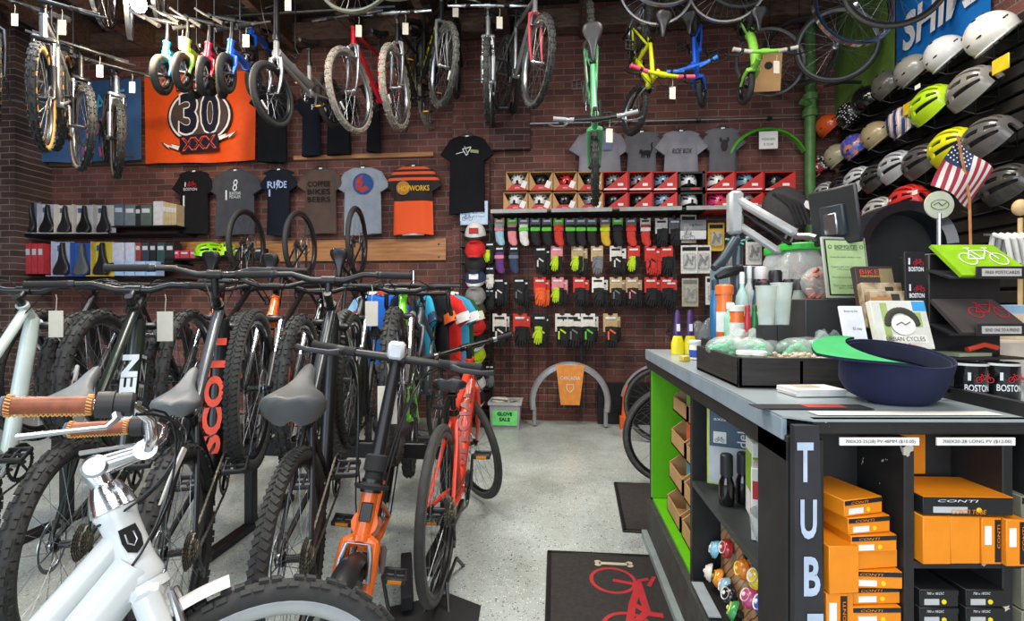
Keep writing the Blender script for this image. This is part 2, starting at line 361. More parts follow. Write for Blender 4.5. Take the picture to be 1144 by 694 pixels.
def bike(label, M, group=None, cat='bicycle', name='bicycle', **kw):
    s=dict(DEF); s.update(kw); root=empty(name,M,label,cat,group)
    fm=s['frame']; fk=s['forkm'] or fm; wr=s['wr']; wb=s['wb']; ty=s['style']
    Rr=V((-wb*.42,0,wr)); F=Rr+V((wb,0,0)); bal=ty=='balance'
    BB=Rr+V((sqrt(max(.01,s['cs']**2-(wr-s['bbh'])**2)),0,s['bbh']-wr))
    sa=R_(s['sa']); ha=R_(s['ha']); su=V((-cos(sa),0,sin(sa))); u=V((-cos(ha),0,sin(ha))); pf=V((sin(ha),0,cos(ha)))
    ST=BB+su*s['st']; ax=F-pf*s['rake']; HB=ax+u*s['fork']; HT=HB+u*s['hl']
    t=s['tube']; dt=s['dt']; y=.055 if wr>.2 else .04
    b=MB(); b.cyl(HB-u*.012,HT+u*.012,t*1.15); b.lathe([(t*1.35,0),(t*1.35,.012)],HT,u,14); b.lathe([(t*1.4,-.016),(t*1.4,0)],HB,u,14)
    hm=HB+u*s['hl']*.25; ht=HB+u*s['hl']*.8
    if ty=='diamond':
        b.tube([ht,ht.lerp(ST-su*.03,.5),ST-su*.03],[t*1.1,t,t*.85],10)
        b.tube([hm,hm.lerp(BB,.15),hm.lerp(BB,.5),BB],[dt*.9,dt*1.1,dt*1.1,dt],12,flat=1.12); b.cyl(BB,ST,t*.95,10)
        stj=ST-su*.06
    elif ty=='step':
        b.tube(bez(hm,hm.lerp(BB,.5)+V((-.03,0,-.07)),BB),[dt*1.25]*9,12)
        b.tube(bez(ht-u*.02,ht.lerp(BB,.5)+V((-.03,0,-.03)),BB+su*.08),t*.95,10); b.cyl(BB,ST,t,10); stj=BB+su*(s['st']*.75)
    elif ty=='fold':
        a=hm; e=BB+su*.08
        b.tube(bez(a,a.lerp(e,.5)+V((0,0,-.03)),e),dt*1.35,12); b.box(a.lerp(e,.45),(.05,.055,.07),b=.008)
        b.cyl(BB,ST,t,10); stj=BB+su*(s['st']*.6)
        b.tube([hm-V((0,0,.04)),BB],t*.8,8)
    elif bal:
        b.tube(bez3(hm,hm+V((-.12,0,-.02)),Rr+V((.15,0,.12)),Rr+V((.16,0,.07))),dt*1.2,10)
        ST=Rr+V((.13,0,s['st']*.6)); b.cyl(Rr+V((.15,0,.06)),ST,t,10); su=V((-.15,0,1)).normalized(); stj=Rr+V((.155,0,.08)); BB=stj
    for q in(-1,1):
        d=Rr+V((0,q*y,0))
        b.tube([stj+V((0,q*.012,0)),stj.lerp(d,.35)+V((0,q*.012,0)),d],[t*.45,t*.5,t*.4],8)
        if not bal: b.tube([BB+V((0,q*.018,0)),BB.lerp(d,.3)+V((0,q*.02,0)),d],[t*.6,t*.6,t*.45],8)
        b.box(d,(.03,.005,.035),b=.002)
    if not bal: b.lathe([(.022,-.036),(.022,.036)],BB,(0,1,0),14)
    fo=b.build('frame',fm,root)
    if s['decal']:
        nrm={'dt':(hm,BB),'tt':(ht,ST)}[s.get('dloc','dt')]
        A,Bp=nrm; d=(Bp-A).normalized(); Ln=(A-Bp).length*.72; mid=A.lerp(Bp,.48); rad=(dt*1.22 if s.get('dloc','dt')=='dt' else t*1.05)
        for q,dd in ((-1,d),(1,-d)):
            z=V((0,q,0)); x=dd; yv=z.cross(x)
            Mm=Mx(((x.x,yv.x,z.x,mid.x),(x.y,yv.y,z.y,q*rad*1.02),(x.z,yv.z,z.z,mid.z),(0,0,0,1)))
            text(s['decal'],s['decalm'],fo,Mm,w=Ln*s.get('dlen',1),h=rad*1.5,name='frame_lettering')
        if s.get('duptxt'):
            z=pf; x=-d; z=(z-x*z.dot(x)).normalized(); z=z if z.z>0 else -z; yv=z.cross(x); c0=mid+z*(rad*1.05)
            Mm=Mx(((x.x,yv.x,z.x,c0.x),(x.y,yv.y,z.y,c0.y),(x.z,yv.z,z.z,c0.z),(0,0,0,1)))
            text(s['decal'],s['decalm'],fo,Mm,w=Ln*s.get('dlen',1),h=rad*1.7,name='frame_lettering',bold=.045)
    st_=R_(s['steer']); SM=T(HB)@Mx.Rotation(st_,4,u)@T(-HB)
    # fork
    b=MB(); cw=s['tw']/2+.022
    if s['ft']=='sus':
        cr=ax+u*(wr+s['tw']*.5+.035)
        b.box(HB-u*.02,(.05,cw*2+.03,.035),R=Mx.Rotation(pi/2-ha,3,'Y'),b=.012) ; b.cyl(HB-u*.03,HB,t)
        fo2=b.build('fork',s['lowers'] or fk,root,SM)
        b=MB()
        for q in(-1,1): b.cyl(HB-u*.02+V((0,q*cw,0)),ax+u*.17+V((0,q*cw,0)),.0155,12)
        b.build('fork_stanchion',s['stan'],fo2)
        b=MB(); lo=ax+u*(.2)
        for q in(-1,1):
            b.tube([ax+u*.24+V((0,q*cw,0)),ax+u*.23+V((0,q*cw,0)),ax+u*.03+V((0,q*cw,0)),F+V((0,q*cw*.95,0))],[.022,.022,.019,.012],12)
        tp=ax+u*(wr+s['tw']*.2+.02); b.tube([ax+u*.22+V((0,-cw,0)),tp+V((0,-cw*.7,0))+pf*.01,tp+V((0,0,0))+pf*.015,tp+V((0,cw*.7,0))+pf*.01,ax+u*.22+V((0,cw,0))],.011,8)
        b.build('fork_lower',s['lowers'] or fk,fo2)
    else:
        b.tube([HB+V((0,-cw,0))-u*.03,HB-u*.006,HB+V((0,cw,0))-u*.03],[t*.8,t*1.2,t*.8],8)
        for q in(-1,1):
            o=V((0,q*cw,0)); b.tube(bez3(HB-u*.02+o*.9,HB-u*.15+o*1.1,ax+u*.12+o,F+o*.95,9),[t*.85,t*.85,t*.85,t*.8,t*.75,t*.7,t*.62,t*.55,t*.5,t*.5],10)
        fo2=b.build('fork',fk,root,SM)
    # wheels
    for nm,c,MM in (('front_wheel',F,SM),('rear_wheel',Rr,Mx.Identity(4))):
        w=obj(nm,rim_mesh(wr,s['tw'],s['deep']),s['rim'],root,MM@T(c)@RY(random.uniform(0,40)))
        obj('tyre',tyre_mesh(wr,s['tw'],s['tread'],s['lod']),[s['tyrem'] if 'tyrem' in s else RUB,s['side']],w)
        if wr>.14 or not bal: obj('spokes',spoke_mesh(wr,s['tw'],s['deep'],s['spokes']),STL,w)
        if s['disc']: obj('brake_rotor',rotor_mesh(),ALU,w,T((0,.045,0)))
        if nm=='rear_wheel' and s['gears']: obj('cassette',cassette_mesh(),CHN,w)
        if s['reflect']:
            b=MB(); b.box((wr*.62,0,0),(.02,.012,.075),b=.004); b.build('reflector',PAP,w)
    # handlebar
    hb=HT+u*s['stemup']; bc=hb+pf*s['stem']+u*s['barup']; bw=s['bw']/2; bt=s['bar']
    b=MB(); b.cyl(HT,hb+u*.02,.0165); b.cyl(hb,bc,.015,10); b.cyl(bc-V((0,.028,0)),bc+V((0,.028,0)),.021,14)
    if bt=='fold': b=MB(); b.tube([HT,HT+u*.03,bc],[.027,.024,.019],12); b.cyl(HT-u*.01,HT+u*.03,.033,14); b.cyl(bc-V((0,.03,0)),bc+V((0,.03,0)),.022,12)
    stm=s.get('stemm',s['barm']); b.build('stem',stm,root,SM)
    sw=R_(s['sweep']); b=MB(); ends=[]
    for q in(-1,1):
        if bt in('flat','riser','fold'):
            rz=.03 if bt=='riser' else .0
            p1=bc+V((0,q*.07,0)); p2=bc+V((-.006,q*.15,rz)); p3=bc+V((-(bw-.14)*tan(sw)-.006,q*(bw-.02),rz+.004)); pe=p3+(p3-p2).normalized()*.02
            b.tube([bc,p1,p2,p3],[.0155,.015,.0125,.011],10); g0=p2.lerp(p3,1-.13/(p3-p2).length); ends.append((g0,pe,p2.lerp(p3,.35)))
        elif bt=='cruiser':
            p=[bc,bc+V((.01,q*.05,.005)),bc+V((.02,q*bw*.45,.04)),bc+V((.01,q*bw*.75,.065)),bc+V((-.02,q*bw*.93,.075)),bc+V((-.14,q*bw,.083)),bc+V((-.165,q*bw,.085))]
            b.tube(p[:1]+[a.lerp(c,.5) for a,c in zip(p[:-1],p[1:])]+p[-1:],.0112,12); g0=bc+V((-.06,q*(bw-.012),.077)); ends.append((g0,p[-1]+V((-.012,0,0)),bc+V((-.03,q*bw*.94,.075))))
        elif bt=='drop':
            p=[bc,bc+V((0,q*.17,0)),bc+V((.02,q*.205,0)),bc+V((.08,q*.21,-.01)),bc+V((.1,q*.21,-.05)),bc+V((.06,q*.215,-.12)),bc+V((-.05,q*.22,-.14))]
            b.tube(p,.0155,10); ends.append((bc+V((.085,q*.21,0)),bc+V((.1,q*.205,.06)),bc+V((.09,q*.21,0))))
    ho=b.build('handlebar',s['barm'],root,SM)
    for q,(g0,ge,lv) in zip((-1,1),ends):
        d=(ge-g0).normalized(); L=(ge-g0).length
        if bt=='drop':
            b=MB(); b.tube([g0-V((.03,0,0)),g0+V((.01,0,.02)),ge],[.018,.017,.014],8); b.tube([ge,ge+V((.03,0,-.03)),ge+V((.02,0,-.11))],[.008,.007,.005],6); b.build('brake_lever',PLB,ho); continue
        b=MB(); b.lathe([(.0165,0),(.018,.004),(.0155,.012),(.0155,L-.012),(.018,L-.004),(.016,L)],g0,d,14); g=b.build('grip',s['grip'],ho)
        if s.get('stitch'):
            sb=MB(); x,yy,z=fr(d)
            for k in range(17):
                for e in (-1,1):
                    c=g0+z*(.01+(L-.02)*k/16)-V((0,0,.0165))+V((0,0,0)); sb.tube([c+yy*.004*e+z*.003, c-z*.003-yy*.002*e],.0011,4)
            for zz in(.006,L-.006):
                for k in range(20):
                    a=2*pi*k/20; c=g0+z*zz+(x*cos(a)+yy*sin(a))*.0182; sb.tube([c-z*.004,c+z*.004+(x*-sin(a)+yy*cos(a))*.003],.0011,4)
            sb.build('grip_stitching',STI,g)
            cb=MB(); cb.lathe([(.0001,L-.001),(.017,L),(.016,L+.005),(.009,L+.008),(.0001,L+.009)],g0,d,16); cb.build('grip_end',plain('#5a6478',.4),g)
            tb=MB(); tb.lathe([(.019,-.06),(.023,-.055),(.022,-.03),(.024,-.028),(.024,-.004),(.019,-.002)],g0,d,18); tb.build('twist_shifter',PLB,ho)
        c=lv; b=MB(); b.cyl(c-d*.012,c+d*.012,.0165,10)
        fw=V((1,0,-.25)).normalized() if bt!='cruiser' else V((-.1,-q*.99,-.3)).normalized()
        if bt=='cruiser': fw=V((.25,q*.1,-.95)).normalized(); b.tube([c,c+fw*.028],[.011,.009],8); b.tube([c+fw*.026,c+fw*.045+d*.02,c+fw*.05+d*.07,c+fw*.058+d*.14],[.007,.005,.0045,.006],8); b.build('brake_lever',ALU,ho); continue
        b.tube([c,c+fw*.028],[.011,.009],8)
        b.tube([c+fw*.026,c+fw*.045+d*.03,c+fw*.05+d*.1,c+fw*.04+d*.14],[.008,.006,.005,.006],8,flat=1.6)
        b.build('brake_lever',s.get('leverm',PLB if s['barm'] is not ALU else ALU),ho)
    # cables
    for k in range(s['cables']):
        q=1 if k%2 else -1; lv=ends[k%2][2]; b=MB()
        a=lv+V((.03,-q*.02,-.02)); e=(HB+pf*.0+V((-.1,q*.02,-.03))) if k>1 else (ht+V((-.04,q*.02,0)))
        b.tube(bez3(a,a+V((.1,-q*.12,.02+.03*k)),e+V((.16,q*.03,.06)),e,12),.0027,6); b.build('brake_cable',CAB,ho)
    # saddle
    SL,SW,SH=s['saddle']; sp=ST+su*s['sh']; b=MB(); b.cyl(ST-su*.02,sp,.0135,10); b.lathe([(t*1.15,-.03),(t*1.15,0)],ST,su,12)
    b.cyl(sp+V((0,-.02,0)),sp+V((0,.02,0)),.014,10)
    b.build('seat_post',s.get('postm',BLK),root)
    so=obj('saddle',saddle_mesh(SL,SW,SH),s['saddlem'],root,T(sp+V((-.0,0,.045+SH*.3))))
    b=MB()
    for q in(-1,1): b.tube([V((SL*.42,q*.006,-SH*.2)),V((SL*.2,q*.02,-.035-SH*.3)),V((-SL*.15,q*.024,-.035-SH*.3)),V((-SL*.38,q*.04,-SH*.2))],.0035,6)
    b.build('saddle_rails',DST,so)
    # drivetrain
    if not bal:
        a=R_(s['crank']); ca=V((cos(a),0,-sin(a))); Lc=.17*min(1,wr/.3)
        cb=loop_ring(.085*min(1,wr/.3),38,BB,-.052); cr=cb.build('crankset',s.get('crankm',DST),root)
        for q in(-1,1):
            e=BB+ca*Lc*q; b=MB(); b.tube([BB+V((0,q*.06,0)),BB+V((0,q*.066,0))+ca*Lc*q*.1,e+V((0,q*.075,0))],[.014,.012,.009],8,flat=.8)
            cro=b.build('crank_arm',s.get('crankm',DST),root)
            if s['pedals']:
                pb=MB(); c=e+V((0,q*.125,0)); pb.cyl(e+V((0,q*.075,0)),c+V((0,q*.04,0)),.006,8)
                for dx in(-1,1): pb.box(c+V((dx*.036,0,0)),(.014,.088,.022),b=.004)
                for dy in(-1,0,1): pb.box(c+V((0,dy*.038,0)),(.07,.010,.016),b=.003)
                pb.build('pedal',PLB,cro); 
                if s['reflect'] or s.get('pedref'):
                    for dx in(-1,1): pb=MB(); pb.box(c+V((dx*.044,0,0)),(.004,.05,.012)); pb.build('pedal_reflector',plain('#e08a10',.3),cro)
        r1=.085*min(1,wr/.3); r2=.04; b=MB(); nn=40
        path=[]; y0=-.05; dv=(BB-Rr); th0=atan2(dv.z,dv.x)
        path+=[BB+V((r1*cos(th0+a_),y0,r1*sin(th0+a_))) for a_ in [pi/2-pi*k/14 for k in range(15)]]
        path+=[Rr+V((r2*cos(th0+a_),y0,r2*sin(th0+a_))) for a_ in [-pi/2-pi*k/8 for k in range(9)]]
        pts2=[]
        for i in range(len(path)):
            A,Bq=path[i],path[(i+1)%len(path)]; n_=max(1,int((Bq-A).length/.0127)); pts2+=[(A.lerp(Bq,(k+.5)/n_),(Bq-A)) for k in range(n_)]
        for k,(c_,d_) in enumerate(pts2): b.box(c_,(.0145,.006,.0075) if k%2 else (.0135,.008,.006),Mx.Rotation(-atan2(d_.z,d_.x),3,'Y'))
        b.build('chain',CHN,root,smooth=False)
        if s['gears']:
            b=MB(); c=Rr+V((.0,-.06,-.06)); b.tube([Rr+V((0,-.058,0)),c,c+V((.02,0,-.07))],[.009,.008,.007],6)
            for cc in(c,c+V((.02,0,-.08))): b.lathe([(.02,-.004),(.02,.004)],cc,(0,1,0),10)
            b.build('derailleur',DST,root)
    if s['vbrake']:
        b=MB(); c=ax+u*(wr-s['tw']*.9)
        for q in(-1,1): b.tube([c+pf*.03+V((0,q*cw,0)),c+pf*.035+V((0,q*cw*.9,0))+u*.06,c+pf*.035+V((0,q*cw*.7,0))+u*.1],[.009,.008,.006],8); b.box(c+pf*.02+V((0,q*cw*.8,0))+u*.01,(.05,.012,.012),b=.004)
        b.cyl(c+pf*.035+V((0,-cw*.7,0))+u*.1,c+pf*.035+V((0,cw*.7,0))+u*.1,.002,6); b.build('brake_caliper',ALU,root,SM)
    if s['fender']:
        w=s['tw']*.62+.004
        sec=[(0,w),(.006+w*.25,w*.5),(.008+w*.35,0),(.006+w*.25,-w*.5),(0,-w),(.003+w*.25,-w*.45),(.005+w*.35,0),(.003+w*.25,w*.45)]
        for nm,c,a0,a1,MM in (('front_fender',F,R_(10),R_(160),SM),('rear_fender',Rr,R_(30),R_(190),None)):
            b=MB(); b.ring(c,(0,-1,0),wr+.012,sec,30,*( (R_(s['fa'][0]),R_(s['fa'][1])) if nm[0]=='f' and 'fa' in s else fen_ang(a0,a1)))
            fe=b.build(nm,s['fender'],root,MM)
            b=MB()
            for q in(-1,1): b.tube([c+V((0,q*cw,0)),c+V((cos(2.5)*wr,q*w,sin(2.5)*wr))],.0022,5)
            b.build('fender_stay',DST,fe)
    if s['rack']:
        b=MB(); z=wr*2+.05; 
        for q in(-1,1):
            b.tube([Rr+V((.16,q*.05,z-wr)),Rr+V((-.2,q*.05,z-wr))],.005,6); b.tube([Rr+V((0,q*.06,0)),Rr+V((-.06,q*.05,z-wr))],.004,6)
        for k in range(5): b.cyl(Rr+V((.15-.085*k,-.05,z-wr)),Rr+V((.15-.085*k,.05,z-wr)),.004,6)
        b.build('luggage_rack',BLK,root)
    if s['kick']:
        b=MB(); b.tube([BB+V((-.07,.03,-.02)),BB+V((-.05,.12,-s['bbh']+.03)),BB+V((-.03,.15,-s['bbh']+.005))],[.008,.008,.007],8); b.build('kickstand',BLK,root)
    if s['tag']:
        tagc=ho; q=s.get('tagside',1)*.1; c=bc+V((.0,q,-.02)); c=(SM@c)
        k_=s.get('tagscale',1); b=MB(); b.box((0,0,-.04-.08*k_),(.002,.05*k_,.1*k_),b=.0005); b.tube([(0,0,0),(0,.004,-.02),(0,0,-.035-.04*k_)],.0015,5)
        tg=b.build('price_tag',TAGM,root)
        if s.get('tagtext'): text(s['tagtext'],plain('#2a2a2c',.8),tg,T((.002,0,-.04-.1*k_))@RZ(90)@RX(90),w=.03*k_,name='tag_writing')
        Mi=M.to_3x3().inverted(); dn=Mi@V((0,0,-1)); dn.normalize()
        # hang plumb whatever the bicycle's pitch, face to the shop front
        z=-dn; x=(Mi@V((0,-1,0))); x=(x-z*x.dot(z)).normalized(); yv=z.cross(x)
        tg.matrix_local=Mx(((x.x,yv.x,z.x,c.x),(x.y,yv.y,z.y,c.y),(x.z,yv.z,z.z,c.z),(0,0,0,1)))@RZ(s.get('tagrot',12))
    info=dict(F=F,R=Rr,BB=BB,HT=HT,HB=HB,ST=ST,bc=bc,u=u,pf=pf,SM=SM,ht=ht,hm=hm,sp=sp,frame=fo,bar=ho,fork=fo2)
    return root,info
def fen_ang(a0,a1): return (a0,a1)
def upright(px,py_t_z, head, wb, which='front', wr=.35, pitch=0, z=None, lean=0):
    pass
def place(pt, heading_deg, local, pitch=0, lean=0):
    """matrix that puts bike-local point `local` at world pt; heading measured from +Y clockwise (to the right)"""
    h=R_(heading_deg); F=V((sin(h)*cos(R_(pitch)),cos(h)*cos(R_(pitch)),sin(R_(pitch))))
    U=V((0,0,1)); m=basis(F,U,(0,0,0))
    if lean: m=Mx.Rotation(R_(lean),4,F)@m
    o=V(pt)-(m.to_3x3()@V(local)); m.translation=o; return m
def fhub(wr=.35,wb=1.06,**k): return V((wb*.58,0,wr))
def rhub(wr=.35,wb=1.06,**k): return V((-wb*.42,0,wr))
# ---------------------------------------------------------------- room
XL,XR,YB,ZC = -6.45, 2.9, 5.25, 4.5
BR=brick_mat('red_brick',0,'#7c4c42','#54352f','#7d7068',1.0); BRX=brick_mat('red_brick_side',1,'#7c4c42','#54352f','#7d7068')
BRD=brick_mat('dark_brick',0,'#5a3a38','#3c2526','#6e6460')
FLO=speck_mat(); JW=wood_mat('joist_wood','#3a2a22','#6b5040',(3,12,12),.8); PINE=wood_mat('pine_board','#9a6236','#c08a55',(1,14,14),.55); DWD=wood_mat('dark_plank','#2a2120','#4a3a34',(12,2,12),.85)
b=MB(); b.box(((XL+XR)/2,1.1,-.05),(XR-XL+.4,8.7,.1)); struct(b.build('floor',FLO,smooth=False))
b=MB(); b.box(((XL+XR)/2,YB+.1,ZC/2),(XR-XL+.4,.2,ZC)); struct(b.build('wall_back',BR,smooth=False))
b=MB(); b.box((XR+.1,1.1,ZC/2),(.2,8.3,ZC)); struct(b.build('wall_right',BRX,smooth=False))
b=MB(); b.box((XL-.1,1.1,ZC/2),(.2,8.3,ZC)); struct(b.build('wall_left',BRX,smooth=False))
b=MB(); b.box(((XL+XR)/2,1.1,ZC+.05),(XR-XL+.4,8.7,.1)); struct(b.build('ceiling',DWD,smooth=False))
b=MB(); x0,x1=XL,P(33,200,5.0).x; b.box(((x0+x1)/2,5.05,ZC/2),(x1-x0,.4,ZC)); struct(b.build('trim_1',brick_mat('pier_brick',0,'#5e4a42','#3e2e2c','#8a8078'),smooth=False))
x0,x1=P(506,200,5.2).x,P(547,200,5.2).x; b=MB(); b.box(((x0+x1)/2,5.21,1.9),(x1-x0,.08,3.8)); struct(b.build('trim_2',BR,smooth=False))
x0,x1=P(547,100,5.2).x,P(592,100,5.2).x; b=MB(); b.box(((x0+x1)/2+.002,5.215,3.55),(x1-x0,.07,1.25)); struct(b.build('trim_3',BRD,smooth=False))
for i,x in enumerate([-6.1,-5.3,-4.5,-3.7,-2.9,-2.1,-1.3,-.5,.3,1.1,1.9,2.6]):
    b=MB(); b.box((x,1.2,4.3),(.09,8.0,.4),b=.006); o=tag(b.build('ceiling_joist',JW),'brown timber ceiling joist running from front to back of the shop','joist','ceiling joists')
b=MB(); b.box(((XL+XR)/2,5.12,4.24),(XR-XL-.1,.16,.2),b=.01); tag(b.build('ceiling_beam',JW),'long brown timber beam crossing under the joists near the back wall','beam')
# hanging rails for the bicycles
def rail(a,c,label): b=MB(); b.cyl(a,c,.016,8); n=4; 
def pipe(pts,r,m,label,cat,nm,n=10,cl=0):
    b=MB(); b.tube(pts,r,n)
    o=b.build(nm,m); tag(o,label,cat)
    if cl:
        for k in range(cl):
            c=V(pts[0]).lerp(V(pts[-1]),(k+.5)/cl); b=MB(); b.box(c,(.05,.03,r*3.2),b=.004); b.build('pipe_clamp',DST,o)
    return o
RAILZ=4.05
for (x0,x1,y,w) in ((-4.3,2.2,3.75,'above the row of hanging bikes in the middle'),(-4.4,-1.5,4.45,'above the small balance bikes'),(-3.9,-2.3,2.9,'above the bikes hanging at the far left')):
    b=MB(); b.cyl((x0,y,RAILZ+.02),(x1,y,RAILZ+.02),.018,8)
    o=b.build('hanging_rail',DST); tag(o,'dark steel pipe rail under the joists '+w,'rail')
    for k in range(4):
        x=x0+(x1-x0)*(k+.5)/4; c=MB(); c.cyl((x,y,RAILZ),(x,y,4.2),.008,6); c.build('rail_hanger',DST,o)
pipe([P(590,138,5.2),P(900,131,5.2)],.011,ALU,'thin metal conduit running across the bricks above the grey shirts','conduit','metal_conduit',8,4)
GRP=mat('green_pipe_paint','#4f7a3e',.45,var=.2)
gx=P(905,200,5.12).x
b=MB(); b.cyl((gx,5.12,0),(gx,5.12,ZC),.05,16); go=b.build('drain_pipe',GRP); tag(go,'green painted vertical drain pipe in the right corner of the back wall','pipe')
b=MB(); z=P(905,118,5.12).z
b.lathe([(.05,-.12),(.07,-.115),(.07,-.05),(.055,-.04),(.055,.04),(.07,.05),(.07,.11),(.05,.12)],(gx,5.12,z),(0,0,1),16); b.cyl((gx,5.1,z),(gx-.11,5.06,z+.02),.035,12); b.build('pipe_fitting',GRP,go)
b=MB(); p0=P(498,270,5.2); p1=P(200,279,5.2); b.box(((p0.x+p1.x)/2,5.225,P(350,280,5.2).z),(p0.x-p1.x,.03,.24),b=.004); o=b.build('mounting_board',PINE); tag(o,'long varnished pine board screwed to the bricks below the shirts','board')
sb=MB()
for px in (250,320,395,490):
    for dz in(-.07,.07): q=P(px,280,5.2); sb.lathe([(.012,0),(.012,.006),(.001,.007)],(q.x,5.212,q.z+dz),(0,-1,0),8)
sb.build('screw',DST,o)
for a,c,nm in ((P(327,176,5.2),P(484,174,5.2),'thin pine strip on the bricks above the hanging shirts'),(P(40,184,5.2),P(288,181,5.2),'thin dark strip on the bricks below the two banners')):
    b=MB(); b.box(((a.x+c.x)/2,5.23,a.z),(c.x-a.x,.04,.05),b=.004); tag(b.build('wall_batten',PINE if 'pine' in nm else JW),nm,'batten')

# ---------------------------------------------------------------- floor mats
MATM=mat('floor_mat_rubber','#2b2826',.95,var=.25,scale=60,bump=.6)
def floor_mat(c, w, d, label, rot=0):
    b=MB(); b.box((0,0,.005),(w,d,.01),b=.003); o=b.build('floor_mat',MATM,mw=None); o.matrix_world=T((c[0],c[1],0))@RZ(rot)
    b=MB(); 
    for a,e,s in (((-w/2+.012,0),(.02,d-.01),0),((w/2-.012,0),(.02,d-.01),0),((0,-d/2+.012),(w-.01,.02),0),((0,d/2-.012),(w-.01,.02),0)): b.box((a[0],a[1],.0105),(e[0],e[1],.004),b=.001)
    b.build('mat_border',BLK,o); tag(o,label,'floor mat'); return o
q=PZ(609,617,0); m1=floor_mat((q.x+.33,q.y-.46),.64,.92,'black rubber doormat printed with a red bicycle and a bone beside the counter')
# red bicycle and bone print
RED=mat('mat_red','#a8252a',.9,var=.15); b=MB(); 
def ringflat(b,c,R,w,z,n=28):
    vs=[];fs=[]
    for i in range(n):
        a=2*pi*i/n; vs+= [V((c[0]+R*cos(a),c[1]+R*sin(a),z)),V((c[0]+(R-w)*cos(a),c[1]+(R-w)*sin(a),z))]
    for i in range(n): j=(i+1)%n; fs.append((2*i,2*j,2*j+1,2*i+1))
    b.add(vs,fs)
def stripf(b,p,q,w,z):
    p=V((p[0],p[1],z)); q=V((q[0],q[1],z)); n=V((-(q-p).y,(q-p).x,0)).normalized()*w/2; b.add([p-n,q-n,q+n,p+n],[(0,1,2,3)])
Zm=.0106
W1=(.0,.20); W2=(.02,-.13); Bc=(.05,.02)
for c in (W1,W2): ringflat(b,c,.105,.016,Zm)
for k_,(p,q_,w) in enumerate(((W1,(.11,.17),.022),((.11,.2),(.11,-.02),.03),((.11,.17),(.06,.03),.03),((.06,.03),W2,.03),((.11,-.02),W2,.03),((.11,-.02),(.06,.03),.028),((.11,.2),(.16,.22),.02),((.11,-.03),(.17,-.04),.03),((.15,.16),(.19,.24),.018))): stripf(b,p,q_,w,Zm+.0002*(k_+1))
b.build('bicycle_print',RED,m1,T((-.02,.02,0)),smooth=False)
b=MB(); stripf(b,(-.07,.36),(.07,.36),.022,Zm)
for sx in(-1,1):
    for sy in(-1,1):
        n=12; b.add([V((sx*.075+.016*cos(2*pi*i/n),.36+sy*.012+.014*sin(2*pi*i/n),Zm)) for i in range(n)],[tuple(range(n))])
b.build('bone_print',mat('mat_cream','#b5ab93',.9),m1,smooth=False)
q=PZ(681,541,0); floor_mat((q.x+.34,q.y-.37),.66,.74,'plain black ribbed doormat beyond the far end of the counter',-3)

# ---------------------------------------------------------------- floor rack with raised wheel trays
RZT=.50
ra=D(62,494,2.78); rb=D(512,492,2.62); ra.z=rb.z=RZT
rd=(rb-ra).normalized(); rn=V((0,0,1)).cross(rd)
rk=empty('bike_rack',T((ra+rb)/2-V((0,0,RZT))),'long black steel floor rack holding the raised front wheels of the mountain bikes','bike rack')
def radd(fn,name,m=BLK):
    b=MB(); fn(b); o=b.build(name,m); o.parent=rk; o.matrix_parent_inverse=Mx.Translation(-rk.location); return o
bpy.context.view_layer.update()
def beam(b): b.box((ra+rb)/2-V((0,0,.04)),((rb-ra).length,.06,.085),Mx.Rotation(atan2(rd.y,rd.x),3,'Z'),b=.006)
radd(beam,'cross_beam')
for k in (0,1,2):
    c=ra.lerp(rb,[.03,.5,.97][k])
    radd(lambda b:(b.box(V((c.x,c.y,.25)),(.05,.05,.5),b=.004)),'upright'); radd(lambda b:(b.box(V((c.x,c.y,.02)),(.06,.8,.04),b=.004)),'foot')
ntray=9
for k in range(ntray):
    c=ra.lerp(rb,.04+.92*k/(ntray-1)); 
    def tr(b):
        for e in(-1,1): b.tube([c+V((e*.04,-.18,.05)),c+V((e*.035,-.05,.012)),c+V((e*.035,.05,.012)),c+V((e*.04,.18,.05))],.007,6)
        b.box(c+V((0,0,.006)),(.09,.16,.008),b=.002)
    radd(tr,'wheel_tray')
# ---------------------------------------------------------------- bicycles on the floor
MTB=dict(wr=.365,tw=.058,wb=1.10,cs=.44,bbh=.31,st=.42,sa=73,ha=68,fork=.50,hl=.12,tread='knob',ft='sus',bar='riser',bw=.76,stem=.06,stemup=.045,dt=.028,tube=.019,disc=True,deep=.02,lowers=BLK,sh=.16)
G='mountain bikes parked with their front wheels raised in the rack, rears to the shop front'
RHP=24
def near(label,rx,rt,hd,**k):
    s=dict(MTB); s.update(k); pt=D(rx,400,rt); pt.z=s.get('rz',.40); pitch=s.get('pitch',RHP)
    return bike(label,place(pt,hd,rhub(**s),pitch),group=G,**{a:c for a,c in s.items() if a not in('rz','pitch')})
PALE=mat('pale_mint_frame','#c3d3cf',.3,coat=.5,var=.05); DGR=mat('dark_green_frame','#1f2a22',.3,coat=.4); SIL=mat('pewter_frame','#6e7478',.28,.6,coat=.3); ORD=mat('hot_orange','#e8451c',.45)
GS=mat('grey_saddle','#5c6163',.5,var=.1)
N1,i1=near('pale mint green mountain bike cut off by the left edge of the photo',-88,1.80,-20,frame=PALE,lod=0,tag=True,tagside=-1.2,tagscale=1.3,decal=None)
N2,i2=near('dark green mountain bike with white lettering and a grey saddle, second from the left',76,1.72,-23,frame=DGR,lod=1,decal='IZEN',decalm=WHT,duptxt=True,saddle=(.27,.15,.06),saddlem=GS,tag=True,tagside=-1.2,tagscale=1.4,dlen=.62,sh=.05,dt=.03)
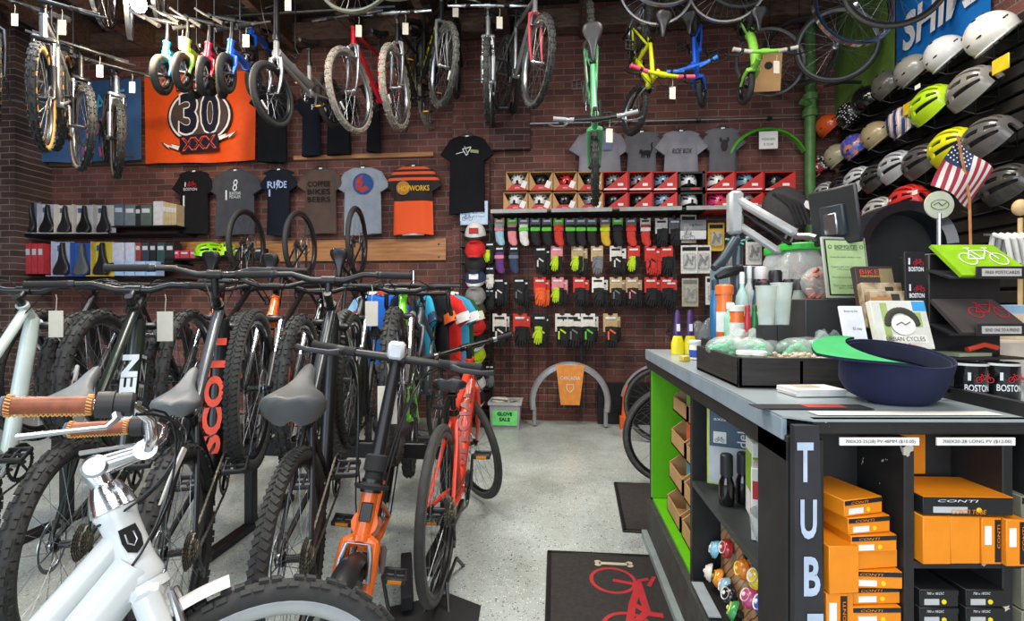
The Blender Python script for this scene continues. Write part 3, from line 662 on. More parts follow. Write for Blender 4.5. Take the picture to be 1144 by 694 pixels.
N3,i3=near('black mountain bike with orange lettering down its down tube and a pewter top tube',197,1.66,-23,frame=BLK,lod=1,decal='SCOTT',decalm=ORD,duptxt=True,dlen=1.1,saddle=(.27,.15,.055),saddlem=GS,barup=.09,dt=.036,sh=.06)
N4,i4=near('black hybrid bike with a wide grey cushioned saddle in the middle of the rack',328,1.62,-13,frame=BLK,lod=1,tread='block',tw=.052,wr=.36,saddle=(.27,.215,.10),saddlem=VINYL,sh=.045,bw=.72,barup=.04,deep=.018,postm=BLK,stemup=.06,tag=True,tagside=-1.8,tagscale=1.1)
# top tube of the second and third bikes is a second colour on the frame
def overtube(info,root,m,r=.0215):
    b=MB(); a=info['ht']; e=info['ST']-(info['ST']-info['BB']).normalized()*.03; b.tube([a.lerp(e,.02),a.lerp(e,.5),a.lerp(e,.97)],[r*1.05,r,r*.86],10); b.build('top_tube',m,root)
overtube(i3,N3,SIL); overtube(i4,N4,mat('graphite_gloss','#45494c',.25,.5))
# bikes from the other side, facing the shop front
GF='bikes parked on the far side of the rack, front wheels towards the shop front'
FARK=dict(MTB); FARK.update(lod=0)
ORF=mat('bright_orange_frame','#e0661a',.3,coat=.5); LIM=mat('lime_frame','#6fd02c',.3,coat=.5); 
def far(label,fx,ft,hd,fz=.86,**k):
    s=dict(FARK); s.update(k); pt=D(fx,400,ft); pt.z=fz; pitch=s.get('pitch',22)
    return bike(label,place(pt,hd,fhub(**s),pitch),group=GF,**{a:c for a,c in s.items() if a not in('rz','pitch')})
far('black mountain bike facing forward behind the pale mint bike',48,2.75,162,frame=BLK,pitch=20)
far('black mountain bike with tall knobbly wheel left of the dark green bike',112,2.45,158,frame=DST,reflect=True)
far('orange framed mountain bike facing forward between the green and the black bike',212,2.60,160,frame=ORF,tw=.05)
far('black bike with orange fork facing forward just right of the orange lettered bike',283,2.22,160,fz=.865,frame=ORF,forkm=BLK,lod=1,tread='block',side=GREYT)
far('dark trail bike with grey knobbly tyre facing forward behind the wide grey saddle',336,2.35,165,fz=.84,frame=GLB,lod=1,side=GREYT,reflect=True)
far('slim black bike facing forward with its grey tyre standing on the rack beam',386,2.52,168,fz=.86,frame=BLK,tread='block',tw=.045,tyrem=GREYT)
LF,li=far('lime green mountain bike facing forward beside the cycling jerseys',441,2.28,167,fz=.875,frame=LIM,forkm=BLK,lod=1,tw=.062,bw=.5,barup=-.05)
# drop bar bike behind
s=dict(wr=.34,tw=.035,wb=1.0,bar='drop',frame=mat('slate_frame','#3c4850',.3),tread='slick',disc=True,ha=72,stem=.10,bw=.44,fork=.37,hl=.15,st=.5)
pt=D(458,400,3.1); pt.z=.86; bike('grey drop bar road bike facing forward right of the lime green bike',place(pt,176,fhub(**s),22),group=GF,**s)
# bikes hung nose down on the back wall
GU='black bikes hung nose down low on the back wall'
s=dict(wr=.34,tw=.045,wb=1.02,tread='slick',frame=BLK,bar='flat',bw=.5,disc=True,lod=0)
for x,ya,yw,lab in ((276,273,6,'black bike hanging nose down on the wall in front of the grey shirt'),(336,275,4,'black bike hanging nose down on the wall in front of the brown shirt'),(399,270,8,'black bike hanging nose down on the wall in front of the pale grey shirt')):
    pt=D(x,ya,4.66); m=basis((0,0,-1),(sin(R_(yw)),-cos(R_(yw)),0),(0,0,0)); m.translation=pt-m.to_3x3()@rhub(**s)
    bike(lab,m,group=GU,saddlem=BLK,**s)
# red city bike on its floor stand
RDF=mat('coral_red_frame','#e5432c',.32,coat=.5,var=.05)
s=dict(wr=.35,tw=.04,wb=1.06,tread='slick',frame=RDF,lod=1,bar='flat',bw=.62,barm=BLK,steer=38,dt=.032,tube=.02,saddle=(.27,.16,.05),st=.44,sh=.07,deep=.02,ft='rigid',fork=.42,hl=.18,stemup=.06,stem=.05,side=GREYT,crank=86,decal='SPECIAL',decalm=plain('#7e1d14',.4),duptxt=True,pedref=True,cables=3,vbrake=True,leverm=ALU,sweep=10)
pt=D(491,400,2.0); pt.z=.40
RB,ri=bike('coral red hybrid bike standing upright in a black floor stand',place(pt,-1.5,rhub(**s),-1.2),**s)
st=empty('floor_stand',T((pt.x,pt.y,0)),'black steel floor stand under the rear wheel of the red bike','bike stand')
b=MB(); b.add([V(p) for p in ((-.18,-.20,.004),(.18,-.16,.004),(.17,.02,.004),(.03,.05,.03),(-.1,.02,.01),(-.2,-.02,.004))]+[V(p) for p in ((-.18,-.20,0),(.18,-.16,0),(.17,.02,0),(.03,.05,.0),(-.1,.02,0),(-.2,-.02,0))],[(0,1,2,3,4,5),(11,10,9,8,7,6)]+[(i,(i+1)%6,6+(i+1)%6,6+i) for i in range(6)]); b.build('base_plate',MBL,st)
b=MB(); b.box((-.17,.1,.05),(.05,.36,.06),RZ(18).to_3x3(),b=.005); b.build('side_bar',MBL,st)
b=MB(); 
for q in(-1,1): b.tube([(q*.05,-.05,.0),(q*.03,.0,.1),(q*.03,.2,.1),(q*.04,.32,.0)],.008,6)
b.build('wheel_hoop',BLK,st)
b=MB(); b.box((.12,-.08,.006),(.05,.11,.003),RZ(-8).to_3x3()); b.build('sticker',PAP,st)
# orange folding bike
s=dict(wr=.253,tw=.05,wb=.98,cs=.38,bbh=.29,st=.28,sa=72,ha=73,fork=.33,hl=.13,tread='block',style='fold',frame=ORF,lod=1,ft='rigid',bar='fold',bw=.58,stem=.0,stemup=.06,barup=.36,barm=BLK,grip=MBL,saddle=(.26,.17,.06),saddlem=VIND,sh=.10,steer=-6,rim=ALU,deep=.018,fender=BLK,rack=True,kick=True,crank=12,cables=4,tag=True,tagside=-.3,tagscale=1.3,tagtext='20-',pedref=True,crankm=ALU,dt=.03,tube=.022,spokes=20,vbrake=True,fa=(60,175),sweep=4)
pt=D(374,400,1.33); pt.z=.253
FB,fi=bike('orange folding bike with tall black handlepost facing the shop front',place(pt,166,fhub(**s),0,-10),**s)
b=MB(); c=fi['bc']+V((.03,0,.03)); b.box(c,(.05,.055,.06),b=.01); b.build('headlight',mat('clear_reflector','#c8ccd0',.15,coat=.5),fi['bar'])
b=MB(); c=(fi['HB']+fi['HT'])/2+fi['pf']*.026; b.box(c,(.006,.036,.055),Mx.Rotation(R_(-17),3,'Y'),b=.003); b.build('head_badge',BLK,FB)
b=MB(); b.lathe([(.05,0),(.055,.012),(.03,.02),(.028,.05),(.036,.055),(.036,.1),(.027,.105)],fi['HT'],fi['u'],20); b.build('folding_collar',MBL,FB)
# white cruiser in the foreground
s=dict(wr=.338,tw=.05,wb=1.08,cs=.46,bbh=.29,st=.40,sa=68,ha=69,fork=.43,hl=.16,tread='knob',style='step',frame=WHT,lod=1,ft='rigid',bar='cruiser',bw=.36,stem=.085,stemup=.085,barup=.0,barm=CHR,stemm=CHR,grip=LEA,stitch=True,saddle=(.27,.22,.09),saddlem=LEA,rim=ALU,deep=.024,fender=WHT,cables=4,dt=.034,tube=.028,vbrake=True,leverm=ALU,reflect=True,crank=40,fa=(98,158),spokes=36)
hd=56; pt=D(288,600,.95); pt.z=.33
WB,wi=bike('white cruiser bike with brown leather grips in the left foreground',place(pt,hd,fhub(**s),0,-19),**s)
# head badge, lettering, chrome spacer
HT,HB,u,pf=wi['HT'],wi['HB'],wi['u'],wi['pf']
b=MB(); b.lathe([(.038,-.002),(.04,.0),(.034,.03),(.026,.052),(.019,.056)],HT,u,24); b.build('chrome_cone',CHR,WB)
b=MB(); b.tube([HT+u*.04,HT+u*.085-pf*.01,HT+u*.10],[.0165,.018,.02],14); b.tube([HT+u*.095-pf*.005,wi['bc']],[.021,.016],12); b.lathe([(.018,-.022),(.023,-.018),(.023,.018),(.018,.022)],HT+u*.095,(0,1,0),18); b.build('adjustable_stem',ALU,WB)
b=MB(); c=HB+u*.09; b.lathe([(.034,-.085),(.038,-.075),(.033,-.05),(.030,0),(.033,.05),(.037,.066),(.034,.074)],c,u,22); b.build('head_sleeve',WHT,WB)
bd=MB()
for k in range(13):
    pass
ybv=(pf*.35+V((0,-.94,0))).normalized(); xv=u.cross(ybv).normalized(); c=c+ybv*.0325
def badge(b,sc,off): 
    pts=[(-.013,.024),(.013,.024),(.015,0),(.012,-.018),(0,-.026),(-.012,-.018),(-.015,0)]
    b.prism([(p*sc,q*sc) for p,q in pts],c+ybv*off,xv,u,ybv*.0015)
badge(bd,1.1,0); hb_=bd.build('head_badge',BLK,WB)
bd=MB(); bd.tube([c+ybv*.003+xv*.007+u*.014,c+ybv*.003+xv*.008-u*.004,c+ybv*.003-u*.013,c+ybv*.003-xv*.008-u*.004,c+ybv*.003-xv*.007+u*.014],.0018,6); bd.build('badge_emblem',ALU,hb_)
A=wi['hm']; Bb=wi['BB']; ctl=A.lerp(Bb,.5)+V((-.03,0,-.07)); pts=bez(A,ctl,Bb,10)
mid=pts[3]; d=(pts[2]-pts[4]).normalized(); z=V((0,-1,0)); yv=z.cross(d)
BRZ=mat('bronze_script','#8c5a3c',.4,.3)
b=MB(); 
for cxs,R0 in ((-.05,.02),(.0,.014),(.045,.018)):
    pp=[mid+d*(cxs+R0*(1-k/26)*cos(.45*k))+yv*(.003+R0*(1-k/26)*sin(.45*k))+z*.0385 for k in range(18)]; b.tube(pp,.0014,5)
b.tube([mid+d*(-.1+.2*k/16)+yv*(.012*sin(k*.8))+z*.0385 for k in range(17)],.0012,5)
b.build('script_scroll',BRZ,WB)
b=MB(); b.box(wi['bc']+V((.05,-.05,-.05)),(.005,.07,.11),(Mx.Rotation(R_(20),3,'Y')),b=.006)
cc=MB(); cc.prism([(-.035,.05),(.035,.05),(.03,-.02),(0,-.07),(-.03,-.02)],wi['bc']+V((.045,.02,-.05)),(0,1,0),(.35,0,.93),(.004,0,0)); cc.build('front_reflector',PAP,WB)
# black bikes behind the counter end
s=dict(wr=.35,tw=.045,wb=1.08,tread='slick',frame=BLK,bar='flat',bw=.62,lod=0,side=GREYT,stemup=.1)
s.update(stem=.2); pt=D(752,400,3.35); pt.z=.35
bike('black city bike with its front wheel just past the counter end',place(pt,-84,fhub(**s)),group='black bikes behind the counter',steer=10,**s)
pt=D(741,400,4.35); pt.z=.35; s.update(fender=mat('silver_fender','#9a9da0',.35,.5),tw=.04)
bike('black bike with silver fender against the back wall beyond the counter',place(pt,-80,fhub(**s)),group='black bikes behind the counter',**s)
# ---------------------------------------------------------------- bicycles hanging from the ceiling
def hooklab(l): s='ceiling hook of the '+l; return s if len(s.split())<=16 else ' '.join('ceiling hook of the '.split()+l.split(' hanging')[0].split()) if l.split(' hanging')[0]!='black bike' else s
GH='bicycles hanging from the ceiling'
def hang(label,px,py,h,hd,pitch=-20,grp=GH,**k):
    s=dict(wr=.34,tw=.05,wb=1.04,lod=0,tread='knob',ft='rigid',bar='flat',bw=.58,stem=.09,pedals=True,stemup=.06); s.update(k)
    t=2*s['wr']*FPX/h; t=s.get('t',t); pt=D(px,py,t); s.pop('t',None); hdg=hd
    r=bike(label,place(pt,hdg,fhub(**s),pitch,s.pop('lean',0)),group=grp,**s)
    # hook from the ceiling to the top tube
    mw=r[0].matrix_world; a=mw@r[1]['ht'].lerp(r[1]['ST'],.55); hk=MB(); hk.tube([V((a.x,a.y,ZC-.02)),V((a.x,a.y,a.z+.06)),V((a.x+.03,a.y,a.z)),V((a.x,a.y,a.z-.03)),V((a.x-.03,a.y,a.z+.0))],.005,6)
    tag(hk.build('bike_hook',DST),hooklab(label),'hook','ceiling bike hooks')
    return r
SVR=mat('silver_frame','#9b9fa2',.3,.7,coat=.3); TAN=mat('tan_tread','#94806a',.8,var=.2); DUSTY=mat('pale_dusty_tread','#8f877c',.85,var=.25)
RDG=mat('gloss_red','#c3192c',.25,coat=.6); PNK=mat('faded_red','#b8404a',.3,coat=.4); GRB=mat('mint_green_paint','#5fae78',.3,coat=.5); BLU=mat('bright_blue_paint','#1f62d8',.3,coat=.5); YEL=mat('neon_yellow_paint','#c9cf1e',.35,coat=.4); LGR=mat('light_green_paint','#8ccf4f',.35,coat=.4)
LBL=mat('sky_blue_paint','#2f8fd6',.3,coat=.4)
hang('black mountain bike with a tan sidewall hanging at the top left edge',-4,86,96,128,frame=DST,side=GUM,tag=True)
hang('silver and black mountain bike with orange tan sidewalls hanging at the far left',47,110,116,139,frame=SVR,forkm=BLK,ft='sus',side=GUM,tag=True,disc=True)
hang('black mountain bike with pale rims hanging in front of the blue banner',92,143,95,123,frame=BLK,ft='sus',rim=ALU,side=TAN,tag=True)
hang('silver framed mountain bike hanging at the right edge of the blue banner',131,156,86,131,frame=SVR,ft='sus',side=TAN,tag=True)
GB='small balance bikes hanging above the orange banner'
for px,py,hd,m,c in ((181,84,166,LBL,'sky blue balance bike, leftmost of the row'),(204,81,164,LGR,'green balance bike second in the row'),(228,85,158,RDG,'red balance bike third in the row'),(253,82,168,BLU,'deep blue balance bike, fourth in the front row'),(279,56,172,BLU,'deep blue balance bike further back behind the row')):
    hang(c+' hanging above the orange banner',px,py,43 if px<270 else 34,hd,grp=GB,cat=None or 'balance bike',wr=.15,tw=.055,wb=.55,style='balance',frame=m,fork=.17,hl=.09,st=.26,cs=.2,bbh=.2,tread='slick',bar='flat',bw=.36,stem=.02,barup=.10,sh=.03,saddle=(.17,.11,.035),gears=False,cables=0,pedals=False,rake=.02,lean=-6 if px<270 else 0,tube=.021,dt=.026,rim=BLK,tag=px in(181,253))
hang('grey folding bike hanging right of the orange banner',305,106,70,182,wr=.25,wb=.98,cs=.38,bbh=.29,st=.28,fork=.33,hl=.13,style='fold',frame=mat('pewter_matte','#8d8f8d',.45,.3),bar='fold',bw=.55,stem=0,barup=.36,tread='slick',steer=-4,dt=.03,tube=.02,forkm=SVR,vbrake=True,reflect=True,rim=BLK,crankm=ALU,tag=True)
hang('red mountain bike hanging right of the grey folding bike',392,102,89,184,frame=RDG,tyrem=DUSTY,side=DUSTY,rim=ALU,steer=-4,forkm=SVR,reflect=True,vbrake=True,tag=True,dt=.024)
hang('black and yellow mountain bike with silver fork and bars hanging beside the red bike',442,98,88,181,frame=BLK,decal='RALLON',decalm=YEL,tyrem=DUSTY,side=DUSTY,rim=ALU,forkm=SVR,barm=ALU,reflect=True,vbrake=True,ft='rigid',steer=0,tag=True)
hang('black and green bike with chrome rigid fork hanging in the middle of the row',495,74,88,148,frame=BLK,decal='TREK',decalm=YEL,forkm=SVR,tyrem=GREYT,rim=ALU,reflect=True,tag=True,barm=ALU)
hang('silver bike with silver suspension fork hanging nose straight to the front',545,92,90,175,frame=SVR,ft='sus',lowers=SVR,rim=ALU,tw=.045,barm=ALU,tag=True,vbrake=True)
hang('pale bike with faded red fork hanging above the helmet boxes',600,70,96,158,frame=SVR,forkm=PNK,rim=ALU,side=GREYT,vbrake=True,barm=ALU)
hang('black bike hanging behind the faded red fork bike',575,88,74,168,frame=BLK,tread='slick')
hang('black bike hanging behind the black and green bike',508,70,76,176,frame=BLK,tread='slick')
hang('dark bike hanging behind the black and yellow bike',470,62,74,200,frame=DST,tread='slick')
# nose down bikes
def nose(label,px,py,t,U,F=(0,0,-1),which='f',cat='bicycle',**k):
    s=dict(wr=.33,tw=.05,wb=1.0,lod=0,tread='knob'); s.update(k); m=basis(F,U,(0,0,0)); l=fhub(**s)
    m.translation=D(px,py,t)-m.to_3x3()@l; r=bike(label,m,group='bikes hanging nose down from the ceiling',cat=cat,**s)
    a=m@V((-s['wb']*.42-s['wr'],0,s['wr'])); hk=MB(); hk.tube([V((a.x,a.y,ZC-.02)),V((a.x,a.y,a.z+.05)),V((a.x+.0,a.y-.03,a.z+.02)),V((a.x,a.y-.03,a.z-.02+.06))],.005,6); tag(hk.build('bike_hook',DST),hooklab(label),'hook','ceiling bike hooks'); return r
nose('mint green bike hanging nose down in front of the grey shirts',664,186,4.05,(-.06,-1,0),F=(.03,.0,-1),frame=GRB,barm=BLK,grip=mat('grey_grip','#8b8d8e',.6),leverm=ALU,tag=True,bw=.6,crankm=ALU,stem=.08,crank=60,tube=.022)
nose('yellow and black kids bike hanging nose down with yellow bars',709,124,4.2,(.35,-1,0),F=(-.04,0,-1),wr=.205,tw=.045,wb=.72,cs=.3,bbh=.22,st=.25,fork=.25,hl=.09,frame=YEL,forkm=BLK,barm=YEL,grip=plain('#e0486a',.5),bw=.56,barup=.06,leverm=BLK,tag=True,saddle=(.2,.14,.05),vbrake=True,sh=.1,rim=ALU)
nose('blue kids bike hanging nose down beside the yellow bars',783,102,4.5,(-.5,-1,0),F=(.06,0,-1),wr=.15,tw=.05,wb=.62,cs=.26,bbh=.19,st=.22,fork=.19,hl=.09,frame=BLU,barm=BLU,grip=plain('#3d8ef0',.5),bw=.42,barup=.06,tread='slick',gears=False,saddle=(.19,.13,.05),sh=.08,rim=BLK,rake=.02,cables=0)
nose('light green balance bike hanging nose down near the green pipe',833,97,4.2,(.03,-1,0),F=(.0,0,-1),cat='balance bike',wr=.15,tw=.05,wb=.56,style='balance',frame=LGR,fork=.19,hl=.09,st=.26,cs=.2,bbh=.2,tread='slick',barm=LGR,grip=mat('pale_grip','#b9b3ab',.6),bw=.50,stem=.03,barup=.05,sh=.04,saddle=(.19,.13,.04),gears=False,cables=0,pedals=False,rake=.02,tube=.02,dt=.03,tag=True)
# loose wheels under the ceiling
GW='loose wheels hanging under the ceiling'
def wheel(label,px,py,t,nrm,wr=.34,tw=.03,rim=ALU,tyre=True,deep=.02,tm=RUB,spk=32):
    z=V(nrm).normalized(); x=fr(nrm)[0]; u=z.cross(x)
    M=Mx(((x.x,z.x,-u.x,0),(x.y,z.y,-u.y,0),(x.z,z.z,-u.z,0),(0,0,0,1))); M.translation=D(px,py,t)
    r=empty('bicycle_wheel',M,label,'bicycle wheel',GW); w=obj('rim',rim_mesh(wr,tw,deep),rim,r)
    obj('spokes',spoke_mesh(wr,tw,deep,spk),STL,r)
    if tyre: obj('tyre',tyre_mesh(wr,tw,'slick',0),[tm,tm],r)
    p=M.translation; hk=MB(); hk.tube([V((p.x,p.y,ZC-.02)),V((p.x,p.y,p.z+.01)),V((p.x+.02,p.y,p.z-.02))],.004,6); hk.M=None; hk.v=[tuple(M.inverted()@V(v)) for v in hk.v]; hk.build('hanging_wire',DST,r)
    return r
_w=wheel
wheel('large wheel with grey rim hanging in front of the yellow barred kids bike',733,-14,4.0,(.1,-1,0),tyre=False)
wheel('wheel partly above the frame left of the blue kids bike',743,-34,3.9,(0,-1,.1),tyre=False)
wheel('wheel partly above the frame right of the blue kids bike',812,-17,4.0,(-.05,-1,0),tyre=False)
wheel('thin black wheel highest above the light green balance bike',826,-36,4.0,(.1,-1,0),rim=BLK)
wheel('silver rimmed wheel hanging beside the cardboard sheet',860,69,4.5,(.05,-1,0),rim=SVR,tyre=False,deep=.016)
wheel('black tyred wheel hanging behind the silver rimmed wheel',893,58,4.75,(-.3,-1,0),rim=BLK)
wheel('grey wheel hanging left of the deep silver rimmed wheel',935,50,4.3,(-.25,-1,0),rim=ALU)
wheel('deep polished silver rimmed wheel at the top right beside the green banner',953,8,3.6,(.15,-1,.15),rim=CHR,tyre=False,deep=.036)
wheel('pale rimmed wheel cut by the top edge beside the blue banner',935,-46,3.0,(.1,-1,.3),rim=ALU,tyre=False)
wheel('black rimmed wheel hanging in front of the blue banner',1000,-18,3.5,(-.2,-1,.1),rim=BLK)
wheel('polished deep rim hanging left of the bright lamp',114,-15,3.9,(-.93,-.5,0),rim=CHR,tyre=False,deep=.03)
wheel('silver rimmed wheel hanging just below the bright lamp',144,-4,3.8,(-.9,-.75,0),rim=ALU,deep=.02,tyre=False)
wheel('thin silver wheel hanging right of the bright lamp',176,-20,3.9,(-.95,-.6,0),rim=ALU,tyre=False)
wheel('greenish grey wheel arc hanging above the red mountain bike',397,-28,3.8,(0,-1,.1),rim=mat('olive_rim','#7f8678',.4,.3),tyre=False)
wheel('thin wheel cut by the top edge above the silver bars',443,-44,3.6,(.1,-1,.1),rim=mat('olive_rim','#7f8678'),tyre=False)
# cardboard sheet
b=MB(); q=D(858,80,4.35); b.box((0,0,0),(.22,.012,.36),b=.002); o=b.build('cardboard_sheet',CARD); o.matrix_world=T(q)@RZ(-8)@RY(3)
b=MB(); b.lathe([(.035,0),(.035,.001)],(-.0,-.007,.05),(0,-1,0),18); b.build('round_hole',MBL,o); tag(o,'brown cardboard sheet with a dark round hole hanging beside the light green balance bike','cardboard')
# lamp
q=D(155,4,3.5); L=empty('pendant_lamp',T(q),'bare bright bulb glowing above the hanging bikes at top left','lamp')
b=MB(); b.ell((0,0,0),(.05,.05,.062),16,10); bulb=b.build('bulb',emis('bulb_glow','#ffe2b0',60),L); b=MB(); b.lathe([(.03,.05),(.034,.06),(.034,.1),(.02,.12),(.005,.125)],(0,0,0),(0,0,1),16); b.cyl((0,0,.12),(0,0,ZC-q.z-.01),.004,6); b.build('socket_and_cord',BLK,L)
l=bpy.data.lights.new('bulb_light','POINT'); l.energy=120; l.color=(1,.8,.55); l.shadow_soft_size=.07; lo=bpy.data.objects.new('bulb_light',l); C.objects.link(lo); lo.location=q+V((0,-.02,-.09))
# ---------------------------------------------------------------- shirts, banners
def cloth(name,col,**k): return mat(name,col,.95,var=.12,scale=9,bump=.25,spec=.2,**k)
def shirt_mesh(w,h,sl,seed=0,nz=26):
    rnd=random.Random(seed); ph=[rnd.uniform(0,6) for _ in range(6)]
    def wr(x,z): 
        k=min(1,max(0,(-z-.08)/.3)); return k*(.006*sin(22*x+ph[0]+3*z)+.005*sin(37*x+ph[1]-4*z)+.004*sin(60*x+ph[2]))
    b=MB(); rings=[]; n=28; prof=[(0,.075),(.012,.10),(.03,.15),(.05,.19),(.075,w/2-.01),(.11,w/2),(.2,w/2-.012)]+[(.2+(h-.2)*i/10,w/2-.012+.012*i/10) for i in range(1,11)]
    for z,hw in prof:
        th=.018+.018*min(1,z/.2); ring=[]
        for j in range(n):
            a=2*pi*j/n; x=hw*cos(a); x=hw*(abs(cos(a))**.75)*(1 if cos(a)>0 else -1); y=th*sin(a)
            zz=-z+(0 if z>.01 else 0); dip=0
            if z<.06 and abs(x)<.08: dip=-.045*(1-(x/.08)**2)*(1 if y<0 else .4)*(1-z/.06)
            ring.append(V((x,y+wr(x,-z)*(1 if y<0 else -.6),zz+dip+(.012*sin(9*x+ph[3]) if z>=h-.001 else 0))))
        rings.append(ring)
    b.loft(rings)
    for q in(-1,1):
        rr=[]; A=V((q*(w/2-.075),0,-.09)); B_=V((q*(w/2+.03),0,-.08-sl*1.0)); 
        for i in range(6):
            t=i/5; c=A.lerp(B_,t); d=(B_-A).normalized(); nrm=V((d.z,0,-d.x)); hw=.078+.004*t
            rr.append([c+nrm*(hw*cos(2*pi*j/14))+V((0,(.022-.004*t)*sin(2*pi*j/14)+.003*sin(7*i+j),0)) for j in range(14)])
        b.loft(rr)
    return b.mesh('garment',True,70)
def fitpx(x0,y0,x1,y1,Y):
    a=P(x0,y0,Y); c=P(x1,y1,Y); return V(((a.x+c.x)/2,Y,(a.z+c.z)/2)), abs(c.x-a.x), abs(a.z-c.z)
def shirt(label,x0,y0,x1,y1,m,Y=5.14,sl=.17,grp='shirts hanging on the brick wall',seed=0,yaw=0,name='t_shirt',cat='shirt',hang=True):
    c,w,h=fitpx(x0,y0,x1,y1,Y); body=max(.16,w-.15); top=V((c.x,Y,c.z+h/2))
    r=empty(name,T(top)@RZ(yaw),label,cat,grp); o=obj('garment',shirt_mesh(body,h,sl,seed),m,r)
    b=MB(); b.lathe([(.06,0),(.062,.004),(.062,.010),(.058,.012)],(0,0,0),(0,0,1),20)
    for i,v in enumerate(b.v): pass
    b.v=[(v[0]*1.15,v[1]*.3-.004,v[2]*1.6-.018-(.035*(1-(v[0]/.07)**2) if v[1]<0 else .012)) for v in b.v]; b.build('neckband',m,r)
    b=MB(); b.box((0,-.006,-.02),(.035,.002,.035),b=.0005); b.build('neck_label',PAP,r)
    if hang:
        b=MB(); b.tube([V((-.17,0,-.05)),V((-.03,0,.012)),V((.03,0,.012)),V((.17,0,-.05))],.008,6); b.tube([V((0,0,.01)),V((0,0,.04)),V((.018,0,.06)),V((.02,.0,.08)),V((0,.02,.09)),V((-.01,.06,.085))],.0025,6); b.build('clothes_hanger',mat('hanger_plastic','#3b3c40',.4),r)
    return r,body,h
def printt(r,s,m,x,z,w,h=None,y=-.047,**k): return text(s,m,r,T((x,y,z))@RX(90),w=w,h=h,name='print',**k)
KB=cloth('black_cotton','#17171b'); NV=cloth('navy_cotton','#1a1d28'); CG=cloth('charcoal_cotton','#46474c'); BRN=cloth('brown_cotton','#574842'); HG=cloth('heather_grey','#8d97a3'); LG=cloth('pale_grey_cotton','#84848c'); MG=cloth('mid_grey_cotton','#64646a')
PW=plain('#d8dcdf',.9); PR=plain('#b5222c',.9); PK=plain('#141414',.9); PB=plain('#9fb6e0',.9); PY=plain('#d8a82c',.8)
def bikeprint(r,x,z,s,m,y=-.048,name='print'):
    b=MB()
    for q in(-1,1): b.ring((x+q*s*.5,y,z),(0,-1,0),s*.3,[(.0,.0),(0,.0008),(-s*.06,.0008),(-s*.06,0)],24)
    def ln(a,c): b.box(((a[0]+c[0])/2*s+x,y,(a[1]+c[1])/2*s+z),(sqrt((a[0]-c[0])**2+(a[1]-c[1])**2)*s,.0012,s*.05),Mx.Rotation(-atan2(c[1]-a[1],c[0]-a[0]),3,'Y'))
    for a,c in (((-.5,0),(-.25,.45)),((-.25,.45),(.3,.45)),((.3,.45),(0,0)),((0,0),(-.5,0)),((0,0),(-.28,.55)),((.5,0),(.3,.55)),((.22,.6),(.42,.6)),((-.38,.57),(-.18,.57))): ln(a,c)
    return b.build(name,m,r,smooth=False)
r,_,_=shirt('black t-shirt with a small red bicycle print, leftmost of the lower shirts',194,191,240,262,KB,seed=1)
printt(r,'I',PW,-.07,-.17,.014,.05); bikeprint(r,.0,-.185,.08,PR,y=-.05); printt(r,'BOSTON',PW,-.01,-.225,.16,.03); 
b=MB(); b.box((-.09,-.045,-.36),(.02,.001,.13),b=.0003); b.build('size_sticker',PW,r)
r,_,_=shirt('charcoal t-shirt with a small white figure above a block of text',234,190,292,263,CG,seed=2,sl=.18)
printt(r,'8',PW,.03,-.19,.06,.13,shear=.2); printt(r,'BEANTOWN',PW,.03,-.28,.13,.035); printt(r,'PEDALER',PW,.03,-.32,.13,.03)
b=MB(); b.box((-.075,-.047,-.3),(.018,.001,.11),b=.0003); b.build('size_sticker',PW,r)
r,_,_=shirt('black t-shirt lettered RIDE in pale blue with a lightning bolt',291,189,332,263,NV,seed=3,sl=.15)
printt(r,'RI',PB,-.06,-.19,.09,.075,bold=.02); printt(r,'DE',PB,.075,-.19,.09,.075,bold=.02)
b=MB(); b.prism([(.0,.05),(.03,.05),(.01,.01),(.03,.01),(-.012,-.06),(0,-.008),(-.015,-.008)],(.008,-.047,-.19),(1,0,0),(0,0,1),(0,-.001,0)); b.box((-.08,-.047,-.28),(.02,.001,.08)); b.build('print',PB,r,smooth=False)
r,_,_=shirt('brown t-shirt with three lines of black block letters',333,188,384,262,BRN,seed=4,sl=.15)
for i,s in enumerate(('COFFEE','BIKES','BEERS')): printt(r,s,PK,0,-.19-.085*i,.26,.06,bold=.02)
r,_,_=shirt('pale grey t-shirt with a round red and blue disc print',377,187,434,262,HG,seed=5,sl=.18)
b=MB(); b.lathe([(.115,0),(.115,.0012)],(.02,-.047,-.2),(0,-1,0),32); b.build('disc_print',plain('#274a86',.9),r)
b=MB(); b.prism([(-.085,-.03),(-.075,.05),(-.03,.085),(.0,.09),(-.02,.02),(.01,.03),(-.02,-.045),(.03,-.02),(.07,-.05),(.0,-.095),(-.06,-.07)],(.02,-.0485,-.2),(1,0,0),(0,0,1),(0,-.001,0)); b.build('disc_print',plain('#a83a34',.9),r,smooth=False)
OJ=mat('jersey_orange_black','#e85a24',.8,bump=.2); nt,bs=nodes(OJ)
tc=nt.nodes.new('ShaderNodeTexCoord'); sp=nt.nodes.new('ShaderNodeSeparateXYZ'); nt.links.new(tc.outputs['Object'],sp.inputs[0]); mr=nt.nodes.new('ShaderNodeMapRange'); mr.inputs[1].default_value=-.8; mr.inputs[2].default_value=0; nt.links.new(sp.outputs[2],mr.inputs[0])
rp=nt.nodes.new('ShaderNodeValToRGB'); rp.color_ramp.interpolation='CONSTANT'; e=rp.color_ramp.elements; e[0].color=lin('#e9551f'); e[1].position=.5; e[1].color=lin('#1b1416')
for p_,c_ in ((.78,'#d9562f'),(.82,'#1b1416'),(.86,'#d9562f'),(.90,'#1b1416'),(.93,'#d9562f'),(.97,'#1b1416')): x=e.new(p_); x.color=lin(c_)
